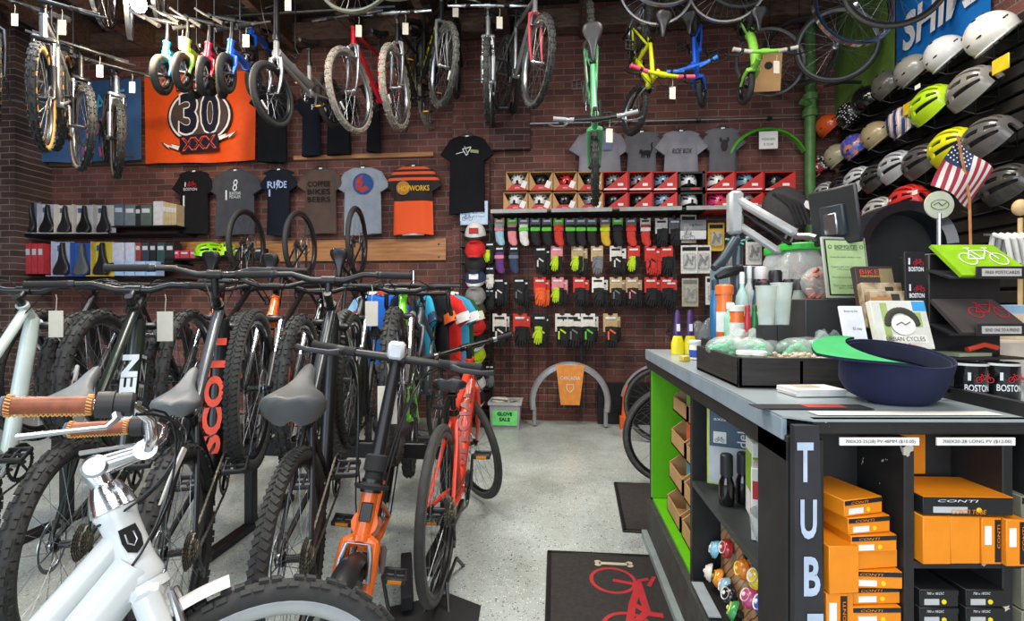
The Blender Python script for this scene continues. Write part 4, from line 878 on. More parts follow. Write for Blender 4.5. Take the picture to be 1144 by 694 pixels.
nt.links.new(mr.outputs[0],rp.inputs[0]); nt.links.new(rp.outputs[0],bs.inputs['Base Color'])
r,_,_=shirt('orange and black striped cycling jersey with yellow lettering on the chest',432,185,492,262,OJ,seed=6,sl=.19,name='cycling_jersey',cat='jersey')
printt(r,'HOPWORKS',PY,.02,-.265,.34,.06,bold=.02); b=MB(); b.lathe([(.075,0),(.075,.001)],(-.1,-.044,-.26),(0,-1,0),24); b.build('round_print',plain('#a8752a',.8),r)
b=MB(); b.box((0,-.01,-.755),(.25,.03,.03),b=.01); b.build('inner_hem',PW,r)
r,_,_=shirt('large black t-shirt with a white line triangle above a small pale sign',494,152,550,238,KB,Y=5.05,seed=7,sl=.17)
b=MB(); y=-.048
for a,c,w in (((-.04,.03),(.05,.05),.009),((.05,.05),(-.0,-.04),.009),((-.0,-.04),(-.04,.03),.009),((-.11,-.02),(-.03,.0),.006),((-.02,.06),(.02,-.03),.006)):
    b.box(((a[0]+c[0])/2,y,(a[1]+c[1])/2-.19),(sqrt((a[0]-c[0])**2+(a[1]-c[1])**2),.001,w),Mx.Rotation(-atan2(c[1]-a[1],c[0]-a[0]),3,'Y'))
b.build('print',PW,r,smooth=False)
for k,cc in enumerate(('#8aa35a','#b8a050','#7a8f9a')):
    b=MB(); b.box((.085,-.048,-.175-.012*k),(.09,.001,.01),Mx.Rotation(R_(8),3,'Y')); b.build('print',plain(cc,.9),r,smooth=False)
# upper dark shirts behind the hanging bikes
r,_,_=shirt('plain black t-shirt hanging just right of the orange banner',280,96,328,180,KB,seed=8,sl=.16)
r,_,_=shirt('dark navy t-shirt with a white scribble hanging behind the grey folding bike',330,108,366,173,NV,seed=9,sl=.10); printt(r,'P',PW,.05,-.14,.05,.06); printt(r,'du',PW,.09,-.11,.07,.04)
r,_,_=shirt('black t-shirt with a green patch hanging behind the wheel of the red bike',358,106,399,173,KB,seed=10,sl=.10); b=MB(); b.lathe([(.05,0),(.05,.001)],(.03,-.05,-.14),(0,-1,0),18); b.build('print',plain('#2c5a2c',.9),r); printt(r,'bad seed',PW,.03,-.22,.12,.02)
r,_,_=shirt('narrow black t-shirt hanging edge on between two hanging wheels',407,92,428,170,KB,seed=11,sl=.06); printt(r,'S',PW,.0,-.24,.02,.12)
GY='grey shirts hanging above the helmet boxes'
r,_,_=shirt('pale grey t-shirt behind the green bicycle with a faded blue print',638,146,702,196,LG,Y=5.13,seed=12,sl=.17,grp=GY); b=MB(); b.box((.07,-.05,-.17),(.1,.001,.12),b=.0003); b.build('print',plain('#6f7892',.9),r)
r,_,_=shirt('grey t-shirt with a black cat print',692,147,742,196,MG,Y=5.13,seed=13,sl=.12,grp=GY)
b=MB(); b.ell((.04,-.05,-.24),(.05,.004,.022),10,6); b.ell((-.015,-.05,-.235),(.018,.005,.018),8,6)
for x in (0,.02,.06,.078): b.tube([V((x,-.05,-.245)),V((x-.008,-.05,-.29))],.006,5)
b.tube([V((.085,-.05,-.23)),V((.1,-.05,-.2)),V((.09,-.05,-.16)),V((.1,-.05,-.14))],.006,5); b.prism([(-.03,.01),(-.026,.03),(-.015,.018),(-.005,.03),(-.002,.01)],(0,-.052,-.235),(1,0,0),(0,0,1),(0,-.001,0)); b.build('cat_print',PK,r)
r,_,_=shirt('grey t-shirt with dark scrawled lettering across the chest',733,146,789,196,LG,Y=5.11,seed=14,sl=.15,grp=GY); printt(r,'RIDE BOX',PK,0,-.23,.2,.05,shear=.3)
r,_,_=shirt('grey t-shirt with a dark animal face print, left of the green fender',783,143,832,194,MG,Y=5.13,seed=15,sl=.13,grp=GY)
b=MB(); b.ell((0,-.047,-.2),(.035,.004,.06),10,6); b.ell((-.035,-.047,-.14),(.014,.004,.022),8,6); b.ell((.035,-.047,-.14),(.014,.004,.022),8,6); b.build('print',plain('#33292a',.9),r)
# green fender with sign
b=MB(); c,w,h=fitpx(814,146,900,178,5.12); R=w/2*1.06
b.ring((c.x,5.12,c.z+h/2-R),(0,-1,0),R,[(-.012,.028),(.01,.02),(.02,.006),(.02,-.006),(.01,-.02),(-.012,-.028)],30,R_(24),R_(156)); o=b.build('fender',mat('lime_fender','#4fa82c',.35,coat=.3)); tag(o,'bright green curved mudguard hanging on the bricks left of the green pipe','mudguard')
def sheet(label,x0,y0,x1,y1,Y,m=PAP,name='paper_sign',cat='sign',lines=(),lm=None,hh=None,grp=None,th=.004):
    c,w,h=fitpx(x0,y0,x1,y1,Y); b=MB(); b.box((0,0,0),(w,th,h),b=.001); o=b.build(name,m,None,T(c)); tag(o,label,cat,grp)
    for (s,fx,fz,fw,fh) in lines: text(s,lm or PK,o,T((fx*w/2,-th/2-.001,fz*h/2))@RX(90),w=fw*w,h=fh*h,name='lettering')
    return o,w,h
sheet('small white price sign clipped to the green mudguard',848,147,869,166,5.07,lines=(('MUDGUARDS',0,.1,.7,.12),('$ 25.00',0,-.5,.5,.14)))
o,w,h=sheet('pale blue and white notice below the large black t-shirt',514,225,545,251,5.04,m=plain('#b9cde4',.6),lines=(('LIMITED RENTAL',0,.72,.8,.1),('$30 per day',.35,.3,.5,.1),('$20 half',.35,0,.45,.1),('$15 hour',.35,-.3,.45,.1)),lm=plain('#31517c',.8)); bikeprint(o,-.07,-.06,.07,PK,y=-.004)
# banners
def banner(label,M,w,h,m,amp=.02,seed=1):
    rnd=random.Random(seed); rows=[]
    for i in range(17):
        v=i/16; rows.append([V((w*(j/28-.5),amp*(sin(9*j/28+seed)+.5*sin(21*j/28+2*v))*(.3+v),h*(.5-v)-.01*sin(3.1*j/28))) for j in range(29)])
    b=MB(); b.grid(rows,(0,.003,0)); o=b.build('banner',m,None,M,ang=60); tag(o,label,'banner')
    g=MB()
    for sx in(-1,1):
        for sz in(-1,1): g.ring((sx*(w/2-.03),-.012-amp*.6,sz*(h/2-.03)),(0,-1,0),.012,[(.003,0),(0,.003),(-.003,0),(0,-.003)],14)
    g.build('grommet',DST,o) if False else None
    return o
c,w,h=fitpx(161,84,286,179,5.16)
o=banner('orange vinyl banner with a large outlined number 30 and XXX',T(c),w,h,mat('orange_vinyl','#e8561f',.4,var=.05),.012,2)
y=-.036; NB=plain('#141428',.5); WB_=plain('#e9e4df',.5); OB=plain('#e0562a',.5); GR_=plain('#4a3a33',.6); bx=.03
b=MB(); b.lathe([(.39,0),(.39,.001)],(bx,y,.0),(0,-1,0),40); b.v=[(v[0],v[1],v[2]*.82) for v in b.v]; b.build('disc',NB,o)
for R1,R2,m_,yy in ((.37,.345,WB_,y-.002),(.335,.0,GR_,y-.003)):
    b=MB(); b.ring((bx,yy,0),(0,-1,0),R1,[(0,0),(0,.001),(R2-R1+.001,.001),(R2-R1+.001,0)],40); b.v=[(v[0],v[1],v[2]*.82) for v in b.v]; b.build('disc_ring',m_,o)
for s,sx in (('3',-.13),('0',.13)):
    text(s,WB_,o,T((bx+sx,y-.006,.03))@RX(90),w=.25,h=.50,bold=.05,ext=.0006); text(s,NB,o,T((bx+sx,y-.008,.03))@RX(90),w=.21,h=.46,bold=.03,ext=.0006)
b=MB(); b.box((bx,y-.009,-.31),(.46,.001,.2),Mx.Rotation(R_(-4),3,'Y')); b.build('print_panel',NB,o); text('XXX',OB,o,T((bx,y-.011,-.31))@RX(90)@RZ(4),w=.42,h=.15,bold=.03)
text('XXX',NB,o,T((bx,y-.013,-.31))@RX(90)@RZ(4),w=.38,h=.12,bold=.0)
text('ROTIL',NB,o,T((bx-.08,y-.010,.36))@RX(90)@RZ(5),w=.40,h=.13,bold=.06); text('ROTIL',WB_,o,T((bx-.08,y-.012,.36))@RX(90)@RZ(5),w=.37,h=.10,bold=.01)
for q in(-1,1):
    for k,(mm,sc) in enumerate(((NB,1.12),(WB_,.9))):
        b=MB(); pts=[(.22,.0),(.33,.03),(.32,.0),(.45,.05),(.36,-.03),(.37,-.0),(.24,-.05)]
        cx=.33; b.prism([(q*(cx+(p-cx)*sc),(z_)*sc) for p,z_ in pts],(bx,y-.011-.002*k,-.27+(.03 if q>0 else -.07)),(1,0,0),(0,0,1),(0,-.001,0)); b.build('lightning_print',mm,o,smooth=False)
c,w,h=fitpx(46,92,157,178,5.14)
o=banner('blue banner with cyan and pink graffiti lettering behind the hanging mountain bikes',T(c),w,h,mat('denim_blue_vinyl','#3a5f8c',.6,var=.2,scale=3),.012,5)
CY_=plain('#4fb7d8',.6); PKK=plain('#b8507e',.6)
for s,x,z,m_,ww,hh_ in (('SK',-.28,.2,CY_,.36,.22),('ATE',.28,.2,CY_,.4,.2),('PUNK',.18,-.08,PKK,.44,.17),('1',-.05,-.38,PKK,.03,.12),('1',.16,-.38,PKK,.03,.12)): text(s,m_,o,T((x,-.035,z))@RX(90)@RZ(10),w=ww,h=hh_,bold=.01)
# ---------------------------------------------------------------- right wall: banners, slats, helmets
def wallR(py_,px_,X=2.88): return PX(px_,py_,X)
a=PX(1001,60,2.86); e=PX(1118,60,2.86); zt=ZC-.15; 
PEG=0
def rband(label,y0,y1,z0,z1,m,X=2.87):
    h=z1-z0; w=abs(y1-y0); M=T((X,(y0+y1)/2,(z0+z1)/2))@RZ(-90); return banner(label,M,w,h,m,.008,3)
zb=PX(1001,92,2.87).z; yl=PX(1001,92,2.87).y; yr=PX(1108,30,2.87).y
o=rband('bright blue banner with large white brand lettering high on the right wall',yr,yl,zb,ZC-.12,mat('blue_vinyl','#0f6ab8',.5,var=.08))
wv=yl-yr; sx=PX(1013,38,2.86); text('SHIMANO',plain('#d9dde0',.5),o,T((-wv/2+.14+.66,-.03,(sx.z)-(zb+ZC-.12)/2))@RX(90),w=1.35,h=.30,bold=.03,shear=.1)
y0=PX(930,60,2.87).y; zg=PX(960,125,2.87).z
rband('olive green banner on the right wall between the green pipe and the blue banner',yl+.01,y0,zg,ZC-.12,mat('olive_vinyl','#5f7f35',.6,var=.1))
b=MB(); 
SLB=mat('slat_board_black','#1d1a18',.6,var=.3)
zs=[.5+.1*k for k in range(28)]
for z in zs:
    if z<PX(1144,90,2.86).z+.4: b.box((2.86,3.6,z),(.05,3.0,.078),b=.006)
b.box((2.893,3.6,1.7),(.012,3.0,2.6)); struct(b.build('trim_4',SLB))
def shelfR(x,z,y0,y1,label):
    b=MB(); b.box((x,(y0+y1)/2,z),(.05,abs(y1-y0),.018),b=.003); return b
HELK={}
def helmet_parts(kind):
    def mk():
        if kind=='skate':
            s=MB(); s.ell((0,0,0),(.135,.108,.135),28,12,z0=-.30); s.ring((0,0,-.04),(0,0,1),.118,[(.0,.006),(.006,0),(0,-.006),(-.006,0)],28); s.v=[(v[0],v[1] if v[2]>-.0 else v[1]*.93,v[2]) for v in s.v]
            vt=MB()
            for q in(-1,1):
                for x in(-.045,.03): 
                    y=q*.105*sqrt(max(.01,1-(x/.135)**2-.08)); vt.box((x,y,.035),(.034,.012,.011),Mx.Rotation(-q*x*2,3,'Z'),b=.004)
                vt.box((.09,q*.035,.095),(.022,.012,.012),Mx.Rotation(R_(40),3,'Y'),b=.004); vt.box((-.03,q*.03,.128),(.03,.01,.008),b=.003)
            vt.box((-.128,0,.03),(.012,.035,.011),b=.004)
        else:
            s=MB(); nt_,nf=26,30
            def pt_(i,j,k):
                th=.10+(pi-.20)*i/nt_; ph=-1.82+3.64*j/nf; rb=1+.035*(1 if (j//2)%2 else -.2)*sin(th)
                x=.155*cos(th)*k; y=.107*sin(th)**.8*sin(ph)*k*rb; z=.128*sin(th)**.75*cos(ph)*k*rb+(.012*(1-cos(th))/2 if cos(ph)>.2 else 0)
                if cos(ph)<0: z=-.02-.03*min(1,-cos(ph)*3)*sin(th); 
                return V((x-.006,y,z))
            def hole(i,j):
                if j<3 or j>=nf-3: return False
                c=(j-3)%4
                if c in(0,3): return False
                o=1 if ((j-3)//4)%2 else 0
                return (3+o<=i<9+o) or (11+o<=i<17+o) or (19-o<=i<23)
            vs=[pt_(i,j,1) for i in range(nt_+1) for j in range(nf+1)]+[pt_(i,j,.90) for i in range(nt_+1) for j in range(nf+1)]; N=(nt_+1)*(nf+1); fs=[]; ec={}
            for i in range(nt_):
                for j in range(nf):
                    if hole(i,j): continue
                    f=(i*(nf+1)+j,i*(nf+1)+j+1,(i+1)*(nf+1)+j+1,(i+1)*(nf+1)+j); fs.append(f); fs.append(tuple(q+N for q in f)[::-1])
                    for q in range(4): a_,b_=f[q],f[(q+1)%4]; ec[(a_,b_)]=1
            for (a_,b_) in list(ec):
                if (b_,a_) not in ec: fs.append((b_,a_,a_+N,b_+N))
            s.add(vs,fs)
            vt=MB(); vt.ell((-.004,0,0),(.125,.086,.105),20,9,z0=-.2)
        ln=MB(); ln.ell((0,0,-.012),(.112,.088,.09),18,5,z0=-.32,z1=.3); 
        st=MB()
        for q in(-1,1): st.tube([V((.05,q*.09,-.03)),V((.01,q*.08,-.11)),V((.0,0,-.15))],.0035,4); st.tube([V((-.07,q*.08,-.03)),V((.01,q*.08,-.11))],.0035,4)
        return s.mesh('shell'),vt.mesh('vents'),ln.mesh('liner'),st.mesh('chin_strap')
    return cached(('helm',kind),mk)
def pattern_mat(name,kind,cols,scale=30):
    m=mat(name,cols[0],.35,coat=.4); nt,b=nodes(m); tc=nt.nodes.new('ShaderNodeTexCoord')
    if kind=='dots':
        v=nt.nodes.new('ShaderNodeTexVoronoi'); v.inputs['Scale'].default_value=scale; v.inputs['Randomness'].default_value=.15; nt.links.new(tc.outputs['Object'],v.inputs['Vector']); src=v.outputs['Distance']
        r=nt.nodes.new('ShaderNodeValToRGB'); r.color_ramp.interpolation='CONSTANT'; r.color_ramp.elements[0].color=lin(cols[1]); r.color_ramp.elements[1].position=.32; r.color_ramp.elements[1].color=lin(cols[0])
    elif kind=='blobs':
        v=nt.nodes.new('ShaderNodeTexVoronoi'); v.inputs['Scale'].default_value=scale; nt.links.new(tc.outputs['Object'],v.inputs['Vector']); sp=nt.nodes.new('ShaderNodeSeparateColor'); nt.links.new(v.outputs['Color'],sp.inputs[0]); src=sp.outputs[0]
        r=nt.nodes.new('ShaderNodeValToRGB'); r.color_ramp.interpolation='CONSTANT'; r.color_ramp.elements[0].color=lin(cols[0]); r.color_ramp.elements[1].position=.4; r.color_ramp.elements[1].color=lin(cols[1])
        for i,c in enumerate(cols[2:]): x=r.color_ramp.elements.new(.6+.2*i); x.color=lin(c)
    else:
        w=nt.nodes.new('ShaderNodeTexWave'); w.inputs['Scale'].default_value=scale; w.inputs['Distortion'].default_value=1.5; w.bands_direction='DIAGONAL'; nt.links.new(tc.outputs['Object'],w.inputs['Vector']); src=w.outputs['Fac']
        r=nt.nodes.new('ShaderNodeValToRGB'); r.color_ramp.interpolation='CONSTANT'; r.color_ramp.elements[0].color=lin(cols[0]); r.color_ramp.elements[1].position=.35; r.color_ramp.elements[1].color=lin(cols[1])
        for i,c in enumerate(cols[2:]): x=r.color_ramp.elements.new(.55+.2*i); x.color=lin(c)
    nt.links.new(src,r.inputs[0]); nt.links.new(r.outputs[0],b.inputs['Base Color']); return m
def helmet(label,M,kind,m,grp,inner=None,visor=None,sc=1):
    sh,vt,ln,st=helmet_parts(kind); r=empty('helmet',M@Mx.Scale(sc,4) if sc!=1 else M,label,'helmet',grp)
    obj('shell',sh,m,r); obj('vents' if kind=='skate' else 'inner_foam',vt,inner or MBL,r); obj('liner',ln,MBL,r); obj('chin_strap',st,WIRE,r)
    if visor: b=MB(); b.prism([(.1,-.085),(.165,-.06),(.18,0),(.165,.06),(.1,.085)],(0,0,.015),(1,0,.05),(0,1,0),(0,0,.005)); b.build('visor',visor,r)
    return r
hp=lambda c,**k: mat('helmet_'+c.replace('#',''),c,.28,coat=.4,var=.04,**k)
ROWS=[
 ('top',2.70,[(927,142,'skate',hp('#d4561f'),'matte orange skate helmet',1),(951,130,'skate',pattern_mat('check_shell','dots',('#141414','#e8e8e8'),45),'black skate helmet with white dots',1),(970,113,'skate',GLB,'gloss black skate helmet',1),(994,97,'skate',hp('#5a5650'),'dark taupe skate helmet',1),(1021,81,'skate',hp('#8f8b84'),'grey skate helmet',1),(1057,62,'skate',hp('#d6d6d4'),'white skate helmet below the big white one',1.0),(1108,40,'skate',hp('#dedcd2'),'big glossy white skate helmet',1.08)]),
 ('second',2.70,[(917,188,'skate',pattern_mat('floral_shell','blobs',('#17141a','#b52a35','#e8e4dc'),38),'black skate helmet with red and white flowers',1),(937,176,'skate',hp('#a9a283'),'sand coloured skate helmet',1),(957,166,'skate',pattern_mat('comic_shell','blobs',('#4a4fa8','#d98a4a','#6a78c8'),30),'blue and orange patterned skate helmet',1),(981,153,'skate',hp('#a0916c'),'tan skate helmet',1),(1012,139,'skate',pattern_mat('flag_shell','wave',('#24366e','#d9d4c8','#a8282c','#d9d4c8'),7),'red, white and blue striped helmet',1.05),(1043,121,'road',hp('#b6dc1c'),'neon green vented helmet',1.1),(1088,103,'road',hp('#85817a'),'large grey vented helmet',1.08)]),
 ('third',2.68,[(925,219,'road',hp('#b8bab8'),'pale grey vented helmet partly behind the monitor',1),(943,213,'road',hp('#2c2b2d'),'black vented helmet with yellow inside',1),(962,205,'road',hp('#c9c9c8'),'white and silver vented helmet',1.05),(981,202,'road',hp('#3a3735'),'dark vented helmet with a black and white shell',1),(1004,190,'road',hp('#aeb0b3'),'silver vented helmet',1.05),(1033,184,'road',hp('#4e4b49'),'charcoal and grey vented helmet',1.05),(1065,168,'road',hp('#d8d61a'),'bright yellow vented helmet behind the flag',1.05),(1107,158,'road',hp('#5c5856'),'graphite vented helmet right of the flag',1.08)]),
 ('fourth',2.66,[(945,249,'road',hp('#d22a22'),'red vented helmet beside the monitor',1.1),(985,240,'road',hp('#b5b1ac'),'white vented helmet above the black arch',1.05),(1016,228,'road',hp('#c9302a'),'red vented helmet above the black arch',1.05),(1085,215,'road',hp('#262425'),'black vented helmet left of the flag stick',1.1),(1128,210,'road',hp('#3b3936'),'dark grey vented helmet beyond the postcard rack',1.0)])]
for rn_,X,items in ROWS:
    for (px,py,kind,m,lab,sc) in items:
        q=PX(px,py,X); hd=12
        M=T(q)@RZ(90)@RX(-38)@RY(10)
        helmet(f'{lab}, {rn_} row on the right wall',M,kind,m,f'helmets in the {rn_} row on the right wall',sc=sc)
    ys=[PX(i[0],i[1],X).y for i in items]; z=sum(PX(i[0],i[1],X).z for i in items)/len(items)
    for (px,py,kind,m,lab,sc) in items:
        q=PX(px,py,X); b=MB(); b.tube([V((2.84,q.y,q.z-.035)),V((X,q.y,q.z-.03))],.006,6); b.tube([V((X,q.y-.07,q.z-.03)),V((X-.02,q.y,q.z-.03)),V((X,q.y+.07,q.z-.03))],.005,6); tag(b.build('helmet_peg',WIRE),f'black wire peg under the {lab}','peg','helmet pegs')
# ticket strips under the rows
for i,(px,py) in enumerate(((952,236),(974,232),(993,224),(1022,215),(1025,97))):
    q=PX(px,py,2.55); b=MB(); b.box((0,0,0),(.003,.05,.03),b=.0005); o=b.build('price_ticket',PAP,None,T(q)); hb2=MB(); hb2.cyl((0,0,.01),(2.85-q.x,0,.01),.003,5); hb2.build('ticket_holder',WIRE,o); tag(o,['white price ticket beside the monitor top','white price ticket under the white and silver helmet','white price ticket under the silver helmet','white price ticket under the charcoal helmet','white price ticket under the grey skate helmet'][i],'price ticket','helmet price tickets')
for (px,py,lab) in ((1015,121,'yellow foam pad hanging under the dark taupe helmet'),(1118,72,'yellow hanging tag under the big white helmet')):
    q=PX(px,py,2.6); b=MB(); b.box((0,0,0),(.01,.11,.09),b=.02) ; o=b.build('yellow_pad',plain('#d8b21c',.6),None,T(q)); hb2=MB(); hb2.cyl((0,0,.03),(2.85-q.x,0,.03),.003,5); hb2.build('peg_hook',WIRE,o); tag(o,lab,'pad')
b=MB(); q=PX(962,92,2.84); b.tube([q,q+V((-.15,.02,.02)),q+V((-.3,.06,.0))],[.014,.018,.012],8); b.ring(q+V((-.33,.07,-.03)),(0,1,0),.02,[(.003,0),(0,.003),(-.003,0),(0,-.003)],14); tag(b.build('locking_hook',BLK),'black display hook sticking out over the green banner','hook')
# ---------------------------------------------------------------- merchandise on the back wall
YG=5.06
a=P(548,243,YG); e=P(905,243,YG); zb_=P(600,462,YG).z
b=MB(); x=a.x
while x<e.x: b.cyl((x,YG+.06,zb_),(x,YG+.06,a.z),.003,5); x+=.1
z=zb_
while z<a.z: b.cyl((a.x,YG+.063,z),(e.x,YG+.063,z),.003,5); z+=.1
for x in (a.x,a.x+.95,a.x+1.9,a.x+2.85): b.box((x,YG+.07,(zb_+a.z)/2),(.03,.02,a.z-zb_+.1))
tag(b.build('wire_grid',WIRE),'black wire display grid on the bricks behind the hanging gloves and socks','display grid')
# shelf
c1=P(548,237,4.86); c2=P(900,235,4.86)
sh_=empty('wall_shelf',T(((c1.x+c2.x)/2,5.0,c1.z)),'long black shelf with a grey price edge under the helmet boxes','shelf')
b=MB(); b.box((0,.03,-.0),(c2.x-c1.x,.40,.02),b=.003); b.build('shelf_board',BLK,sh_)
for k,(u0,u1) in enumerate(((0,.19),(.2,.4),(.42,.62),(.63,.83),(.84,1))):
    b=MB(); w=(c2.x-c1.x); b.box((-w/2+w*(u0+u1)/2,-.175,0),(w*(u1-u0)-.01,.008,.04),b=.002); b.build('price_edge',plain('#9a9b98',.5),sh_)
for k in range(5): b=MB(); b.tube([V((-w/2+.1+k*w/4.6,.22,-.25)),V((-w/2+.1+k*w/4.6,.2,-.01)),V((-w/2+.1+k*w/4.6,-.14,-.01))],.009,5); b.build('bracket',BLK,sh_)
# helmet boxes
KR=mat('kraft_box','#b98f60',.85,var=.08); RB_=mat('box_red','#c02a26',.6,var=.08); BKB=mat('box_black','#1c1a1b',.6); INS=mat('box_inside','#3a2c22',.95)
def hbox(label,x0,x1,y0,y1,kind,hm,hlab,grp,hk='road'):
    Yf=4.86; p0=P(x0,y1,Yf); p1=P(x1,y0,Yf); w=p1.x-p0.x-.008; h=p1.z-p0.z-.004; d=.30; zz=p0.z
    r=empty('helmet_box',T(((p0.x+p1.x)/2,Yf,zz)),label,'box',grp); om={'kraft':KR,'red':RB_,'black':BKB}[kind]; t=.006
    b=MB(); b.box((0,d/2,t/2),(w,d,t)); b.box((0,d/2,h-t/2),(w,d,t)); b.box((0,d-t/2,h/2),(w,t,h)); b.box((-w/2+t/2,d/2,h/2),(t,d,h)); b.box((w/2-t/2,d/2,h/2),(t,d,h)); b.build('box_body',[om],r,smooth=False)
    if kind=='kraft':
        for q in(-1,1): b=MB(); b.prism([(q*w/2,0),(q*w/2,h),(q*w*.22,h*.30),(q*w*.22,h*.05)][::q],(0,-.002,0),(1,0,0),(0,0,1),(0,.004,0)); b.build('side_flap',KR,r,smooth=False)
        b=MB(); b.prism([(-w/2+.01,0),(w/2-.01,0),(w*.24,h*.30),(-w*.24,h*.30)],(0,-.006,.0),(1,0,0),(0,0,1),(0,.004,0)); f=b.build('front_panel',RB_,r,smooth=False)
        text('BERN',PW,f,T((0,-.0075,h*.13))@RX(90),w=w*.2,h=h*.08); b=MB(); b.box((w*.30,-.008,h*.3),(.05,.001,.07),Mx.Rotation(.4,3,'Y')); b.build('price_sticker',PAP,r)
    elif kind=='red':
        b=MB(); b.prism([(-w/2,0),(w/2,0),(w/2,h)],(0,-.002,0),(1,0,0),(0,0,1),(0,.004,0)); f=b.build('front_panel',RB_,r,smooth=False)
        b=MB(); b.box((w*.2,-.006,h*.3),(w*.22,.001,h*.14)); b.build('label',PAP,f); b=MB(); b.box((0,-.006,h*.06),(w*.9,.001,h*.08)); b.build('white_stripe',PW,f)
    else:
        b=MB(); b.box((0,-.002,h*.08),(w,.004,h*.16)); b.box((-w/2+.012,-.002,h/2),(.024,.004,h)); b.box((w/2-.012,-.002,h/2),(.024,.004,h)); b.box((0,-.002,h-.01),(w,.004,.02)); f=b.build('front_panel',BKB,r,smooth=False)
        b=MB(); b.box((w*.12,-.006,h*.08),(w*.35,.001,h*.1)); b.build('label',RB_,f)
    helmet(hlab,T(((p0.x+p1.x)/2,Yf+.15,zz+.095))@RZ(-90+random.uniform(-12,12)),hk,hm,'helmets inside the boxes on the shelf',sc=.82)
cols_t=[565,591,618,645,673,702,729,757,788,821,853,889]; cols_b=[562,590,617,645,674,702,729,757,788,821,853,889]
WH_=hp('#d9d9d6'); BK_=hp('#1d1d1f'); RDh=hp('#c4222a'); GYh=hp('#77767a'); PKh=hp('#c9386f'); BLh=hp('#6d8ba0')
tk=['kraft']*4+['red']*3+['black','red','red','red']; 
th_=[(WH_,'white'),(BK_,'black'),(RDh,'red'),(BK_,'black'),(GYh,'grey'),(GYh,'grey'),(BLh,'dusky blue'),(WH_,'white'),(WH_,'white'),(BLh,'blue grey'),(BK_,'black')]
bh_=[(WH_,'white'),(WH_,'white'),(BK_,'black'),(GYh,'grey'),(BK_,'black'),(BK_,'black'),(BLh,'blue grey'),(WH_,'white'),(PKh,'pink'),(GYh,'grey'),(BK_,'black')]
ordn=['first','second','third','fourth','fifth','sixth','seventh','eighth','ninth','tenth','eleventh','twelfth','thirteenth','fourteenth','fifteenth','sixteenth']
kn={'kraft':'open kraft cardboard helmet box','red':'red helmet box with a slanted front','black':'black helmet box with an open front'}
for row,cols,hs,(y0,y1),rn_ in ((0,cols_b,bh_,(214,235),'lower'),(1,cols_t,th_,(191,213),'upper')):
    for k in range(11):
        hbox(f'{kn[tk[k]]}, {ordn[k]} from the left in the {rn_} box row',cols[k],cols[k+1],y0,y1,tk[k],hs[k][0],f'{hs[k][1]} vented helmet in the {ordn[k]} box of the {rn_} row','helmet boxes on the shelf, '+rn_+' row')
# gloves and socks
def glove_mesh(sx):
    def mk():
        b=MB(); 
        for q,(ox,oy,rt) in ((0,(-.022*sx,.012,-6)),(1,(.022*sx,-.014,7))):
            b.M=T((ox,oy,0))@RY(rt)
            b.loft([[V((.036*f*cos(2*pi*j/12),.012*sin(2*pi*j/12),z)) for j in range(12)] for z,f in ((0,.8),(-.03,.78),(-.05,.95),(-.09,1.12),(-.115,1.1),(-.125,.95))])
            for i,(x,L) in enumerate(((-.030,.055),(-.010,.068),(.010,.064),(.028,.048))): b.tube([V((x,0,-.115)),V((x*1.1,-.002,-.12-L*.6)),V((x*1.15,.0,-.12-L))],[.0105,.0095,.006],7)
            sd=-1 if q else 1; b.tube([V((sd*.03,0,-.06)),V((sd*.05,-.004,-.09)),V((sd*.056,-.004,-.125))],[.014,.011,.007],7)
            b.box((0,-.012,-.02),(.05,.004,.018))
        return b.mesh('glove_pair')
    return cached(('glove',sx),mk)
def sock_mesh():
    def mk():
        b=MB(); b.loft([[V((.036*f*cos(2*pi*j/12)+dx,.014*sin(2*pi*j/12),z)) for j in range(12)] for z,f,dx in ((-.0,1,0),(-.06,1,0),(-.11,.95,.002),(-.14,1.0,.008),(-.165,.8,.016),(-.175,.4,.02))]); return b.mesh('sock')
    return cached('sock',mk)
COLN={'#17181a':'black','#b6d61e':'neon yellow','#c7352b':'red','#5fbf3a':'green','#d8d4cc':'white','#8fb6c4':'pale blue','#e8622c':'orange','#6f6f72':'grey','#5c2f70':'purple','#d8848c':'pink','#b49a70':'tan','#c9a227':'yellow','#2c3a5a':'navy','#a9a48c':'stone'}
def cm(c,suf=''): return mat('fabric'+suf+c,c,.85,var=.15,scale=40)
def strp(c1,c2): return pattern_mat('stripe'+c1+c2,'wave',(c1,c2,c1),12)
peg_n=0
